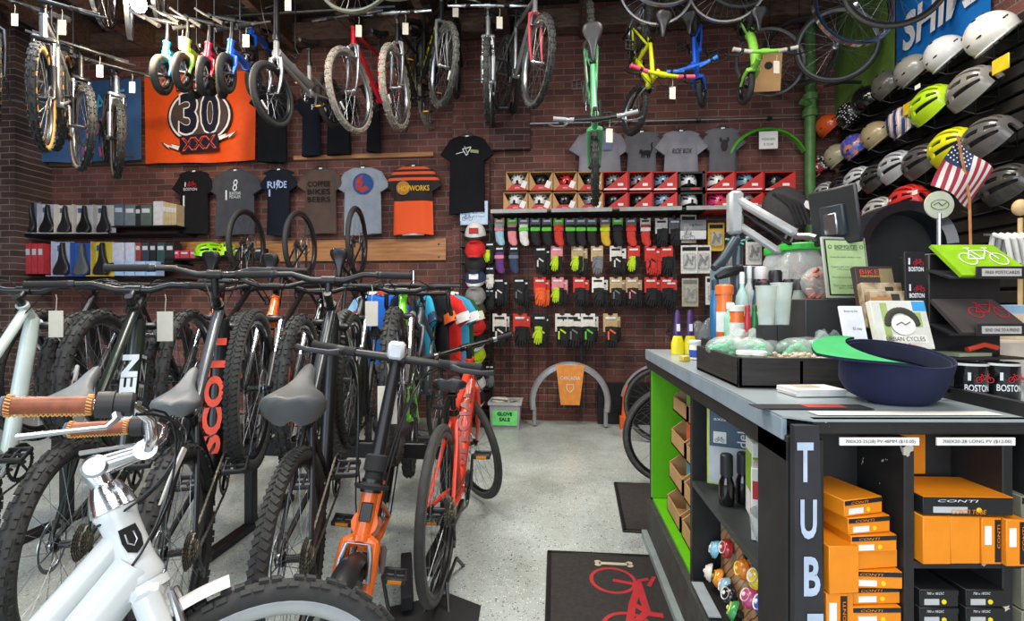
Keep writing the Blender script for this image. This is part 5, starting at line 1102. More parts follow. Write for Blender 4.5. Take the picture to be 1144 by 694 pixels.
def hangitem(px,ytop,kind,card,col,grp,label,sc=1.0,Y=None,col2=None):
    Y=Y or YG; q=P(px,ytop,Y-.03-random.random()*.05); r=empty({'g':'gloves','s':'socks','m':'mittens','p':'blister_pack'}[kind],T(q)@RZ(random.uniform(-8,8))@Mx.Scale(sc,4),label,{'g':'gloves','s':'socks','m':'gloves','p':'package'}[kind],grp)
    pk_=MB(); L_=(YG+.06-q.y)/sc; pk_.cyl((0,-.03,0),(0,max(.02,L_),0),.004,5); pk_.build('peg_hook',WIRE,r)
    if kind=='p':
        b=MB(); b.box((0,0,-.15),(.17,.006,.30),b=.002); c=b.build('backing_card',cm(card,'c'),r); b=MB(); b.box((0,-.02,-.17),(.13,.035,.17),b=.015); bl=b.build('blister',mat('clear_blister','#c9ccc9',.1,alpha=.35),r)
        b=MB(); b.tube([V((-.04,-.02,-.22)),V((-.02,-.02,-.15)),V((.03,-.02,-.17)),V((.04,-.02,-.12))],[.014,.018,.012,.016],8); b.cyl((-.03,-.02,-.1),(.03,-.02,-.21),.008,8); b.build('gadget',cm(col),r)
        b=MB(); b.box((0,-.004,-.04),(.14,.002,.04)); b.build('header_print',cm(col),r); return r
    H=.075 if kind=='s' else .135; W=.09 if kind=='s' else .105
    b=MB(); b.prism([(-W/2,0),(-.02,0),(-.016,-.012),(.016,-.012),(.02,0),(W/2,0),(W/2,-H),(-W/2,-H)][::-1],(0,.003,.01),(1,0,0),(0,0,1),(0,.003,0)); c=b.build('header_card',cm(card,'c'),r,smooth=False)
    b=MB(); b.box((0,.0,-.022 if kind!='s' else -.016),(W*.7,.003,.016)); b.build('card_print',PW if card not in('#d8d4cc',) else cm('#17181a'),c,smooth=False)
    if kind=='s':
        o=obj('sock',sock_mesh(),cm(col),r,T((0,-.006,-.05))@Mx.Scale(1.12,4)); b=MB(); b.box((0,-.008,-.095),(W*.98,.034,.035),b=.004); b.build('sleeve_band',cm(col2 or '#5fbf3a','b'),r)
    else:
        dk='#17181a'; neon=col in('#b6d61e',); obj('glove_pair',glove_mesh(1),cm(dk if neon else col),r,T((.006,-.012,-.085))@Mx.Diagonal((.92,1,.85,1)))
        if neon: obj('glove_pair',glove_mesh(.5),cm(col),r,T((-.012,-.03,-.085))@Mx.Diagonal((.72,1,.72,1)))
        if col2: b=MB(); b.box((.01,-.04,-.12),(.05,.004,.012),Mx.Rotation(.6,3,'Y')); b.box((-.02,-.04,-.15),(.012,.004,.06)); b.build('accent_trim',cm(col2),r)
    return r
K,N_,Rr_,Gg,Wt,Lb,Or,Gy,Pu,Pi_,Ta,Ye,Nv,St='#17181a','#b6d61e','#c7352b','#5fbf3a','#d8d4cc','#8fb6c4','#e8622c','#6f6f72','#5c2f70','#d8848c','#b49a70','#c9a227','#2c3a5a','#a9a48c'
rows=[
('top',245,[(558,'s',Ta,Lb,Pi_),(572,'s',Gg,Pi_,K),(585,'s',Gy,Wt,Gg),(598,'s',Gy,K,Gg),(611,'s',Gy,K,Gg),(624,'s',Gg,Rr_,Rr_),(637,'s',Gy,K,Gg),(649,'s',Gy,K,Gg),(661,'s',Gy,K,Gg),(676,'s',Gy,Ye,N_),(690,'s',Gg,K,K),(705,'s',Gy,Rr_,Rr_),(721,'s',Wt,Rr_,Wt),(739,'g',Wt,K,None),(754,'g',Gy,K,None)]),
('second',276,[(558,'s',K,Pu,Pi_),(574,'s',K,Nv,Gy),(604,'g',K,K,Wt),(622,'g',Pi_,N_,K),(645,'g',Ta,N_,K),(667,'g',Ta,Gy,None),(688,'g',Wt,K,Wt),(708,'g',Rr_,N_,K),(727,'g',Rr_,Rr_,K),(745,'g',Rr_,K,None)]),
('third',311,[(557,'g',K,K,Wt),(580,'g',K,K,Gy),(603,'g',Rr_,Or,None),(623,'g',Pi_,N_,None),(647,'g',Rr_,K,None),(668,'g',Wt,K,None),(688,'g',Ta,K,Gy),(706,'g',Ta,K,Pi_),(727,'g',Rr_,K,None),(745,'g',Rr_,K,None)]),
('bottom',352,[(558,'g',Wt,K,Wt),(581,'g',Rr_,K,None),(603,'g',K,N_,N_),(628,'g',Wt,K,N_),(640,'g',Wt,K,Gy),(657,'g',Wt,K,Gg),(682,'g',Ta,K,Or)]),
]
for rn_,y,its in rows:
    for k,(px,kd,cd,cl,c2) in enumerate(its):
        what='gloves' if kd=='g' else 'socks'
        hangitem(px,y,kd,cd,cl,f'{rn_} row of packaged gloves and socks',f'{COLN[cl]} {what} on {COLN[cd]} card, {ordn[k]} from left, {rn_} row',sc=(1.38 if y>340 else 1.16) if kd=='g' else 1.12,col2=c2)
        if kd=='g' and y>270 and k%2==0 or (y>300 and kd=='g'):
            hangitem(px+5,y+3,'g',cd,K if cl==K else cl,f'{rn_} row of packaged gloves and socks',f'{COLN[cl]} gloves behind the {ordn[k]} pair from the left, {rn_} row',sc=1.1,Y=YG+.045)
pk=[(769,266,St,K,'stone card pack with a black clip, left of the white bicycle box'),(770,300,Wt,K,'white card pack with a black gadget in the second pack row'),(785,300,Wt,K,'white card pack with a long black light, second in the pack row'),(800,275,Ye,K,'yellow and black chequered pack right of the white box'),(771,337,St,Gy,'wide stone card pack with a grey lock below the white packs'),(797,335,Wt,K,'tall white pack with a black ring beside the bollard arm'),(820,300,Gy,K,'grey pack with a dark tool behind the grey pump arm'),(842,290,Wt,K,'white pack with a dark hook below the red helmet boxes'),(850,330,Gy,K,'grey pack with a black strap behind the bottles'),(875,300,Ta,K,'tan pack hanging behind the green lidded jars')]
for px,py,cd,cl,lab in pk: hangitem(px,py-26,'p',cd,cl,'blister packs at the right of the back wall',lab,sc=.95)
c,w,h=fitpx(760,258,789,267,4.98); b=MB(); b.box((0,.03,0),(w,.07,h*1.05),b=.003); o=b.build('light_box',plain('#c9cccb',.6),None,T(c)); tag(o,'white box with a grey bicycle drawing hanging among the packs','box'); bikeprint(o,-.05,-.03,.08,plain('#6d7072',.7),y=-.008)
c,w,h=fitpx(760,246,789,257,4.98); b=MB(); b.box((0,.03,0),(w,.07,h*1.0),b=.003); o=b.build('light_box',plain('#77797a',.6),None,T(c)); tag(o,'grey box with dark lettering above the white bicycle box','box'); text('Cutting Board',PK,o,T((0,-.007,0))@RX(90),w=w*.7,h=h*.3)
# cap tower
cx=P(530,350,4.95).x; zt=P(530,252,4.95).z; zbm=P(530,452,4.95).z
tw_=empty('cap_rack',T((cx,4.97,0)),'tall narrow black wire rack stacked with caps on the brick pier','cap rack'); b=MB()
for q in(-1,1): b.cyl((q*.155,.0,.02),(q*.155,.0,zt+.05),.006,6); b.cyl((q*.155,.14,.02),(q*.155,.14,zt+.05),.006,6)
b.box((0,.07,.015),(.36,.3,.03)); b.build('wire_frame',WIRE,tw_); 
for k in range(12): z=zbm-.05+(zt-zbm)*k/11; l=MB(); l.box((0,.06,z),(.31,.2,.006)); l.build('wire_tier',WIRE,tw_)
def cap(label,M,m,brim,front=None,grp='caps on the wire rack',cat='cap'):
    r=empty('baseball_cap',M,label,cat,grp)
    def mk():
        b=MB(); b.ell((0,0,0),(.095,.085,.11),18,8,z0=0); b.ell((0,0,.11),(.008,.008,.006),8,4); return b.mesh('crown')
    obj('crown',cached('capc',mk),m,r)
    def mk2():
        b=MB(); rows=[[V((.07*(1-v)*cos(a)*.9+(.055+.085*v)*cos(a)+.0,sin(a)*(.082-.014*v),.004-.018*v*abs(sin(a))-.008*v)) for a in [(-pi/2+pi*j/12)*.86 for j in range(13)]] for v in (0,.33,.66,1)]
        b.grid(rows,(0,0,-.004)); return b.mesh('brim')
    obj('brim',cached('capb',mk2),brim,r)
    if front: b=MB(); b.box((.083,0,.052),(.012,.075,.045),Mx.Rotation(R_(-22),3,'Y'),b=.004); b.build('front_patch',front,r)
    return r
BKc,RDc,GYc,GNc,NYc,OLc,WTc=cm('#1c1c1e'),cm('#c8201f'),cm('#8c8b88'),cm('#b6d61e'),cm('#2c3a5a'),cm('#4a4336'),cm('#cfcfcb')
caps=[(258,WTc,BKc,plain('#a8282c',.8),'white and black cap with a red patch, topmost on the rack'),(277,RDc,RDc,None,'bright red cap with the brim down, second from the top of the rack'),(293,BKc,BKc,None,'plain black cap, third from the top of the rack'),(309,NYc,WTc,PAP,'navy and white cap, fourth from the top of the rack'),(329,GYc,GYc,None,'light grey felt cap in the middle of the rack'),(345,OLc,BKc,plain('#8a6a3a',.8),'olive cap with a coloured patch below the grey one'),(363,RDc,RDc,None,'bright red cap near the middle, below the olive one'),(380,BKc,WTc,None,'black cap with white brim above the neon one'),(395,GNc,GNc,None,'neon yellow cap on the rack behind the red bicycle bars'),(412,BKc,BKc,plain('#a8282c',.8),'black cap with a small red patch, third from the bottom'),(427,WTc,GYc,None,'white and grey cap, second from the bottom of the rack'),(444,BKc,WTc,PAP,'black cap with white front, lowest on the rack')]
for y,m,bm,fp,lab in caps:
    q=P(530,y+4,4.86); cap(lab,T((q.x,4.93,q.z))@RZ(-90)@RY(18)@Mx.Scale(1.28,4),m,bm,fp)
for k,(y,m,lab) in enumerate(((283,N_,'neon yellow glove on the hook right of the red cap'),(310,Wt,'white glove hanging right of the navy cap'),(335,K,'black glove hanging right of the grey cap'),(420,Gy,'grey glove hanging right of the lowest caps'))): hangitem(547,y-12,'g',K,m,'gloves hanging beside the cap rack',lab,sc=.95,Y=5.02)
# glove sale bin
q=P(565,476,4.9); bn=empty('sale_bin',T((q.x,4.92,0)),'grey plastic bin with a green sign, on the floor below the gloves','bin')
PG=plain('#9a9e9c',.5); b=MB(); w0,w1,hh=.14,.155,.27; R4=lambda w,z,d: [V((-w,-d,z)),V((w,-d,z)),V((w,d,z)),V((-w,d,z))]
b.loft([R4(w0,0,.11),R4(w1,hh,.125),R4(w1-.012,hh,.113),R4(w0-.012,.01,.098)],False); b.add(R4(w0-.012,.01,.098),[(0,1,2,3)]); b.build('bin_body',PG,bn,smooth=False)
b=MB(); b.loft([R4(w1+.012,hh-.02,.135),R4(w1+.014,hh+.01,.137),R4(w1-.01,hh+.01,.113),R4(w1-.01,hh-.02,.113)],False,True); b.build('bin_rim',plain('#b3b6b3',.5),bn,smooth=False)
b=MB(); b.box((0,-.123,.135),(.25,.003,.17),Mx.Rotation(R_(-3.2),3,'X')); s_=b.build('bin_sign',plain('#6fdc78',.6),bn); 
for i,t_ in enumerate(('GLOVE','SALE')): text(t_,PK,s_,T((0,-.128,.165-.055*i))@RX(90),w=.15 if i==0 else .11,h=.036,bold=.03)
for k,(m,lab) in enumerate((('#d8d4cc','white crumpled glove lying on top of the sale bin'),('#8c8b88','grey glove lying in the sale bin under the white one'))):
    r=empty('glove',T((q.x-.02+.06*k,4.9+.05*k,.285-.03*k))@RZ(50+60*k)@RX(90)@RY(20),lab,'glove','gloves in the sale bin'); obj('glove_body',glove_mesh(.6),cm(m),r,T((0,0,.06)))
# fender display with orange card
Yf=4.98; c,w,h=fitpx(595,408,679,462,Yf); R=w/2*.98; zc=c.z+h/2-R
b=MB(); b.ring((c.x,Yf,zc),(0,-1,0),R,[(-.02,.03),(.02,.026),(.036,.01),(.04,0),(.036,-.01),(.02,-.026),(-.02,-.03),(.014,0)],36,R_(-14),R_(192)); o=b.build('mudguard',mat('clear_silver_guard','#a4a6aa',.25,.4)); tag(o,'pair of silver grey arched mudguards leaning on the wall below the gloves','mudguard')
for q in(-1,1): b=MB(); b.cyl((c.x+q*R*.97,Yf,zc-.06),(c.x+q*R*.97,Yf,.02),.022,8); b.build('guard_tail',mat('clear_silver_guard','#8f9196',.2),o)
p0=P(621,408,4.93); p1=P(653,453,4.93); b=MB(); cxp=(p0.x+p1.x)/2; W2_=(p1.x-p0.x)/2; zt_=p0.z; zb2=p1.z
b.prism([(-W2_,0),(W2_,0),(W2_*.66,zb2-zt_),(-W2_*.66,zb2-zt_)][::-1],(cxp,4.93,zt_),(1,0,0),(0,0,1),(0,.006,0)); o=b.build('product_card',plain('#d98a3a',.7),smooth=False); tag(o,'orange tapering product card hung over the silver mudguards','card')
text('CASCADIA',PW,o,T((cxp,4.929,zt_-.13))@RX(90),w=.2,h=.035); b=MB(); y=4.9285; sh=[(-.035,.035),(.035,.035),(.035,-.01),(0,-.045),(-.035,-.01)]
for i in range(5): a_,c_=sh[i],sh[(i+1)%5]; b.box((cxp+(a_[0]+c_[0])/2,y,zt_-.23+(a_[1]+c_[1])/2),(sqrt((a_[0]-c_[0])**2+(a_[1]-c_[1])**2),.001,.006),Mx.Rotation(-atan2(c_[1]-a_[1],c_[0]-a_[0]),3,'Y'))
b.build('shield_print',PW,o); b=MB(); b.ring((cxp,4.94,zb2-.03),(0,-1,0),.025,[(.004,0),(0,.004),(-.004,0),(0,-.004)],16); b.build('hook_ring',WIRE,o)
# black panel + orange pump beyond the counter bikes
q0=P(668,420,5.12); q1=P(760,466,5.12); b=MB(); b.box(((q0.x+q1.x)/2,5.16,.22),(q1.x-q0.x,.04,.44),b=.004); tag(b.build('kick_board',BLK),'low black board on the wall behind the city bikes','board')
q=P(698,450,4.98); b=MB(); b.cyl((q.x,4.98,.12),(q.x+.02,4.98,.42),.035,12); b.cyl((q.x+.02,4.98,.42),(q.x+.022,4.98,.47),.012,8); b.box((q.x,4.98,.06),(.1,.08,.13)); tag(b.build('floor_pump',mat('pump_orange','#e2622c',.4)),'orange cylinder standing behind the fender bikes beyond the counter','pump')
# ---------------------------------------------------------------- saddles and small boxes at the far left
def fitp(x0,y0,x1,y1,Y): return fitpx(x0,y0,x1,y1,Y)
SB='boxed saddles on the left of the back wall'; Ys=5.08
p0=P(22,262,Ys-.12); p1=P(200,262,Ys-.12)
for k,(y,lab) in enumerate(((262,'upper'),(312,'lower'))):
    p0=P(24,y+1,Ys-.1); p1=P(200,y+1,Ys-.1); b=MB(); b.box(((p0.x+p1.x)/2,5.1,p0.z),(p1.x-p0.x,.3,.02)); tag(b.build('display_shelf',BLK),f'{lab} narrow black shelf carrying the saddles and small boxes at the far left','shelf')
for k,(y,x0,x1,lab) in enumerate(((253,127,199,'short black shelf under the slate and pale boxes'),(294,124,196,'short black shelf under the dark product boxes'))):
    p0=P(x0,y,Ys-.1); p1=P(x1,y,Ys-.1); b=MB(); b.box(((p0.x+p1.x)/2,5.1,p0.z-.008),(p1.x-p0.x,.3,.016)); tag(b.build('display_shelf',BLK),lab,'shelf')
def sadbox(x0,y0,x1,y1,cc,sm,lab,yaw=0):
    c,w,h=fitp(x0,y0,x1,y1,Ys-.06); r=empty('boxed_saddle',T(c-V((0,0,h/2)))@RZ(yaw),lab,'saddle',SB)
    b=MB(); b.box((0,.03,h/2),(w,.008,h),b=.002); b.box((0,-.03,.004),(w,.12,.008)); b.box((-w/2+.003,-.0,h/2),(.006,.06,h)); b.build('card_back',plain(cc,.7),r)
    L=h*.93; obj('saddle_shell',saddle_mesh(.27,.14,.045),sm,r,T((0,-.005,h*.5))@Mx(((0,1,0,0),(0,0,-1,0),(1,0,0,0),(0,0,0,1)))@Mx.Scale(L/.27,4))
    b=MB(); b.box((-w*.3,.024,h*.82),(w*.25,.003,h*.16)); b.build('card_print',plain('#3b5a8c',.7),r); return r
pat=[(25,226,45,262,'#7c8092',VIND,'black saddle on a dark patterned card, leftmost of the upper shelf',-15),(45,228,62,262,'#b9bccb',BLK,'black saddle on a grey card, second on the upper shelf',5),(63,229,83,262,'#d2cec8',VIND,'black saddle on a cream card, third on the upper shelf',0),(84,229,105,262,'#cfcbc6',BLK,'black saddle on a pale card, fourth on the upper shelf',4),(106,229,127,262,'#d8d0c8',VIND,'black saddle on a pale card with a red spot, fifth on the upper shelf',0),(60,270,80,309,'#b7c2dc',VIND,'black saddle on a pale blue card, left on the lower shelf',0),(81,271,103,309,'#3b5fae',GS,'grey saddle on a bright blue card on the lower shelf',0),(104,270,125,309,'#e2c84a',VIND,'black saddle on a yellow card on the lower shelf',0)]
for x0,y0,x1,y1,cc,sm,lab,yw in pat: sadbox(x0,y0,x1,y1,cc,sm,lab,yw)
BX='small boxes on the shelves at the far left'
def pbox(x0,y0,x1,y1,cc,lab,d=.12,band='#c8ccd2',Y=Ys-.1,grp=BX,yaw=0):
    c,w,h=fitp(x0,y0,x1,y1,Y); r=empty('product_box',T(c-V((0,0,h/2)))@RZ(yaw),lab,'box',grp); b=MB(); b.box((0,d/2,h/2),(w-.004,d,h),b=.002); b.build('carton',plain(cc,.6),r)
    b=MB(); b.box((0,-.001,h*.72),(w*.7,.002,h*.2)); b.build('label',plain(band,.6),r)
bl=[(127,228,138,252,'#5f6f7c','slate box left of the other slate boxes on the upper shelf'),(139,229,151,252,'#66767f','slate box, second of the slate boxes on the upper shelf'),(151,230,157,252,'#232428','narrow black box on the upper shelf'),(157,229,169,252,'#4f5f5c','dark green grey box on the upper shelf'),(171,225,182,253,'#c4c7cc','pale grey box, first of the stack of pale boxes')]
for x0,y0,x1,y1,cc,lab in bl: pbox(x0,y0,x1,y1,cc,lab)
for k in range(5): pbox(182+k*3,226+k*.5,185+k*3,253,'#b9a884','narrow tan box edge, one of the row behind the pale grey box',grp='narrow tan boxes')
for k,(x0,x1,cc,lab) in enumerate(((125,138,'#c9cde0','white pack with a rounded pink and grey print on the lower shelf'),(140,150,'#c4cbe4','white pack with a rounded blue print on the lower shelf'),(151,157,'#8a3c38','narrow dark red pack on the lower shelf'),(158,166,'#2c3c50','dark blue box with an orange foot on the lower shelf'),(167,174,'#1f2024','black box in the middle of the lower shelf'),(175,184,'#2a4a50','teal and black box on the lower shelf'),(185,194,'#232427','black box at the right end of the lower shelf'))): pbox(x0,262+9,x1,262+9+24 if False else 296-3,cc,lab)
for k,(x0,x1) in enumerate(((127,138),(139,150),(151,162),(163,174))): pbox(x0,292,x1,308,'#9fbfe6',f'light blue box, {ordn[k]} from the left low behind the handlebars',Y=Ys-.2,grp='light blue boxes')
for k,(x0,x1) in enumerate(((28,34),(35,41),(42,48))): pbox(x0,272,x1,306,'#c03a44',f'red and white box, {ordn[k]} from the left near the brick pier',Y=Ys-.12,grp='red boxes by the brick pier')
for k,(x0,x1) in enumerate(((190,200),(201,211),(212,222))): pbox(x0,280,x1,290,['#c23a5a','#a83a4a','#b8506a'][k],f'small pink red box, {ordn[k]} left of the lime helmet',Y=5.0,grp='pink boxes under the shirts')
b=MB(); p0=P(186,290,5.0); p1=P(300,288,5.0); b.box(((p0.x+p1.x)/2,5.1,p0.z),(p1.x-p0.x,.26,.02)); tag(b.build('display_shelf',BLK),'narrow black shelf under the shirts behind the handlebars','shelf')
q=P(232,279,5.0); helmet('lime green helmet lying on the shelf below the charcoal shirt',T((q.x,5.03,P(232,290,5.0).z+.06))@RZ(-120),'road',hp('#8fd41e'),'helmets on the low shelf')
q=P(252,284,5.0); helmet('neon yellow helmet lying right of the lime one',T((q.x,5.03,P(232,290,5.0).z+.06))@RZ(-60),'road',hp('#b8e01c'),'helmets on the low shelf')
for k,px in enumerate((262,274,288)): pbox(px-4,277,px+5,288,['#1d1d1f','#27282c','#1d1d1f'][k],f'small black box, {ordn[k]} right of the neon helmet',Y=5.0,grp='black boxes under the shirts')
# ---------------------------------------------------------------- round rack of cycling jerseys
q=P(462,400,4.35); JR=empty('garment_rack',T((q.x,4.35,0)),'chrome round garment rack carrying cycling jerseys behind the lime green bike','garment rack')
zr=P(462,322,4.35).z; b=MB(); b.cyl((0,0,.03),(0,0,zr+.16),.014,10); b.build('post',CHR,JR)
b=MB(); b.ring((0,0,zr),(0,0,1),.36,[(.01,0),(0,.01),(-.01,0),(0,-.01)],40); 
for k in range(3): a_=2*pi*k/3; b.cyl((0,0,zr),(.36*cos(a_),.36*sin(a_),zr),.006,6)
b.build('hanging_ring',CHR,JR)
b=MB()
for k in range(4): a_=pi/4+pi*k/2; b.tube([V((0,0,.1)),V((.3*cos(a_),.3*sin(a_),.02))],.012,6)
b.build('base',CHR,JR)
jz=zr-.06
JL=[(-118,'#1f5fb8','#b8302c','bright blue cycling jersey with a red stripe, left side of the jersey rack',None),(-150,'#8fc0e4','#e8e8e4','sky blue and white cycling jersey with a yellow sun print','sun'),(-92,'#20263e','#e8e8ea','navy jersey with small white US lettering, nearest to the shop front','US'),(-74,'#2a2c30','#8d9094','black jersey with a grey sleeve panel and tricolour cuff',None),(-58,'#2f9cc0','#1c3a5a','teal blue cycling jersey next to the black one',None),(-42,'#1e1e20','#e0662a','black and orange cycling jersey in the middle of the rack',None),(-27,'#cf2c2a','#e8e8e8','red and white cycling jersey on the right of the rack',None),(-12,'#3f94bf','#e8e8e8','light blue and white cycling jersey behind the red one',None),(6,'#2e5a32','#e0d8c0','dark green cycling jersey behind the light blue one',None),(24,'#1b1b1e','#a83a3a','black cycling jersey at the rear right of the rack',None),(170,'#2b3f7a','#c8c8cc','deep blue jersey at the rear left of the rack',None),(120,'#7a2a2c','#d8d8d8','dark red jersey at the back of the rack',None)]
for k,(ang,c1,c2,lab,pr) in enumerate(JL):
    a_=R_(ang); pos=V((q.x+.36*cos(a_),4.35+.36*sin(a_),jz)); yaw=ang+90
    if ang<-100: yaw=ang+90+ (55 if ang==-150 else 25)
    else: yaw=ang+ 0+ (0)
    r=empty('cycling_jersey',T(pos)@RZ(yaw),lab,'jersey','cycling jerseys on the round rack'); o=obj('garment',shirt_mesh(.40,.62,.17,20+k),cloth('jersey'+c1,c1),r)
    for sx in(-1,1): b=MB(); b.tube([V((sx*.19,-.0,-.17)),V((sx*.215,0,-.245))],[.086,.09],14,flat=.32,up=(1,0,0)); b.build('sleeve_cuff',plain(c2,.8),r)
    b=MB(); b.lathe([(.055,0),(.058,.02),(.05,.03)],(0,0,-.005),(0,0,1),16); b.v=[(v[0],v[1]*.5,v[2]) for v in b.v]; b.build('collar',plain(c2,.8),r)
    b=MB(); b.tube([V((-.16,0,-.05)),V((-.03,0,.015)),V((.03,0,.015)),V((.16,0,-.05))],.007,6); b.tube([V((0,0,.01)),V((0,0,.045)),V((.014,0,.065)),V((0,0,.08))],.0025,5); b.build('clothes_hanger',WIRE,r)
    if pr=='sun': b=MB(); b.lathe([(.05,0),(.05,.001)],(0,-.05,-.22),(0,-1,0),20); b.build('print',plain('#d8b12c',.8),r)
    if pr=='US': text('US',PW,r,T((-.02,-.05,-.3))@RX(90),w=.1,h=.06)
# ---------------------------------------------------------------- the counter
XS=.51; YF=1.065; YE=2.66; HC=1.01
CPT=mat('counter_black_paint','#1d1d1d',.55,var=.3,bump=.15); LAM=mat('grey_laminate','#8c979b',.3,var=.1,scale=5); GRN=mat('lime_counter_paint','#5fb80e',.45,var=.05); EDG=mat('laminate_edge','#8494a0',.4,var=.15,scale=10)
def chip(m):
    nt,b=nodes(m); src=b.inputs['Base Color'].links[0].from_socket; tc=nt.nodes.new('ShaderNodeTexCoord'); no=nt.nodes.new('ShaderNodeTexNoise'); no.inputs['Scale'].default_value=26; no.inputs['Detail'].default_value=6; nt.links.new(tc.outputs['Object'],no.inputs['Vector'])
    gt=nt.nodes.new('ShaderNodeMath'); gt.operation='GREATER_THAN'; gt.inputs[1].default_value=.66; nt.links.new(no.outputs['Fac'],gt.inputs[0]); mx=nt.nodes.new('ShaderNodeMix'); mx.data_type='RGBA'; nt.links.new(gt.outputs[0],mx.inputs[0]); nt.links.new(src,mx.inputs[6]); mx.inputs[7].default_value=(.5,.45,.38,1); nt.links.new(mx.outputs[2],b.inputs['Base Color']); return m
CHIP=chip(mat('chipped_edge_paint','#1d1c1b',.6,var=.3))
rF=V((_ca,_sa,0)); nF=V((-_sa,_ca,0)); F0=V((XS+.03,YF,0))       # front face runs to the right, square to the view
def FP(u,d,z): return F0+rF*u+nF*d+V((0,0,z))
CT=empty('counter',T((1.2,1.8,0)),'black shop counter with a grey laminate top, lime green end bay and open shelves','counter')
def cadd(fn,name,m,par=None,smooth=False):
    b=MB(T((-1.2,-1.8,0))); fn(b); return b.build(name,m,par or CT,smooth=smooth)
XR2=2.6
def top(b):
    pl=[(XS-.02,YE+.02),(XS-.02,YF+.03),(XS+.03,YF-.005),(XR2,YF+.16),(XR2,YE+.02)]
    b.prism(pl[::-1],(0,0,HC-.0),(1,0,0),(0,1,0),(0,0,-.004))
cadd(top,'worktop',LAM)
cadd(lambda b:(b.box((XS-.015,(YF+.03+YE)/2+.01,HC-.028),(.012,YE-YF-.01,.048),b=.002),b.box(((XS+XR2)/2,YE+.015,HC-.028),(XR2-XS,.012,.048),b=.002)),'edge_band',EDG)
cadd(lambda b:b.box((XS+.0,(YF+YE)/2+.02,HC-.075),(.03,YE-YF,.046),b=.003),'side_rail',CPT)
R3=Mx.Rotation(YAW,3,'Z')
cadd(lambda b:b.box(FP(1.0,.012,HC-.016),(2.0,.024,.032),R3,b=.003),'front_rail',CHIP)
# side bays
def vs(b,y,x0=XS,x1=XS+.5,z0=.12,z1=HC-.05,t=.02): b.box(((x0+x1)/2,y,(z0+z1)/2),(x1-x0,t,z1-z0),b=.002)
cadd(lambda b:vs(b,YE-.005,z0=0),'end_panel',CPT); cadd(lambda b:vs(b,YE-.027,x0=XS+.002,z0=.225,t=.016,z1=HC-.1),'green_lining',GRN)
cadd(lambda b:b.box((XS+.26,2.26,.215),(.5,.76,.018),b=.002),'green_shelf',GRN)
cadd(lambda b:vs(b,1.87,t=.03),'divider',CPT); cadd(lambda b:vs(b,1.245,t=.02),'divider',CPT)
cadd(lambda b:b.box((XS+.5,(YF+YE)/2,.55),(.02,YE-YF-.06,.98)),'back_panel',CPT)
cadd(lambda b:b.box((XS+.25,1.555,.585),(.5,.61,.022),b=.002),'shelf_board',mat('shelf_dusty','#2c3130',.5,var=.25,scale=6))
cadd(lambda b:b.box((XS+.25,1.555,.215),(.5,.61,.022),b=.002),'shelf_board',CPT)
cadd(lambda b:b.box((XS+.0,1.16,.5),(.03,.15,.94),b=.003),'end_post',CPT)
cadd(lambda b:(b.box((XS+.0,(YF+YE)/2,.11),(.03,YE-YF,.2),b=.003)),'plinth',mat('plinth_wood','#3a3c38',.8,var=.35,scale=12))
cadd(lambda b:b.box((XS-.03,(YF+YE)/2,.02),(.03,YE-YF,.04),b=.002),'floor_trim',plain('#8b9694',.5))
# front shelving
ubs=[(0.03,.20),(.222,.409),(.431,.62),(.642,.83),(.852,1.03),(1.05,1.23)]; DF=.165
for k,u in enumerate([.019,.211,.42,.631,.841,1.041,1.24]): cadd(lambda b:b.box(FP(u,.012+DF/2,.49),(.022,DF,.95),R3,b=.002),'upright',CHIP)
cadd(lambda b:b.box(FP(.63,.012+DF,.49),(1.24,.012,.95),R3),'rear_panel',CPT)
for k,(u0,u1) in enumerate(ubs):
    for z in ((.06,.42) if k==0 else (.707,.42,.06)): cadd(lambda b:b.box(FP((u0+u1)/2,.012+DF/2,z-.009),(u1-u0,DF,.016),R3,b=.002),'cubby_shelf',CHIP)
def tube_panel(b):
    b.prism([(-.047,0),(.03,0),(.004,HC-.01),(-.047,HC-.01)],F0+nF*-.012,rF,V((0,0,1)),nF*.016)
tp=cadd(tube_panel,'corner_board',mat('corner_board_black','#26272b',.55,var=.2)); LT=plain('#aebdd2',.6)
for k,ch in enumerate('TUBES'):
    z=.925-k*.118; u=-.026+.007*k; p=F0+rF*u-nF*.0135+V((0,0,z)); Mm=T((p.x-1.2,p.y-1.8,p.z))@RZ(math.degrees(YAW))@RX(90); text(ch,LT,tp,Mm,w=.034,h=.082,bold=.03)
for k,(s_,u0,u1) in enumerate((('700X20-25(28) PV-48MM ($10.00)',.05,.215),('700X20-28 LONG PV ($12.00)',.252,.415),('700X28-32 PV ($10.00)',.455,.62),)):
    o=cadd(lambda b:b.box(FP((u0+u1)/2,-.006,HC-.044),(u1-u0,.003,.016),R3),'shelf_label',PAP); p=FP((u0+u1)/2,-.009,HC-.044); text(s_,PK,o,T((p.x-1.2,p.y-1.8,p.z))@RZ(math.degrees(YAW))@RX(90),w=(u1-u0)*.88,h=.0085)
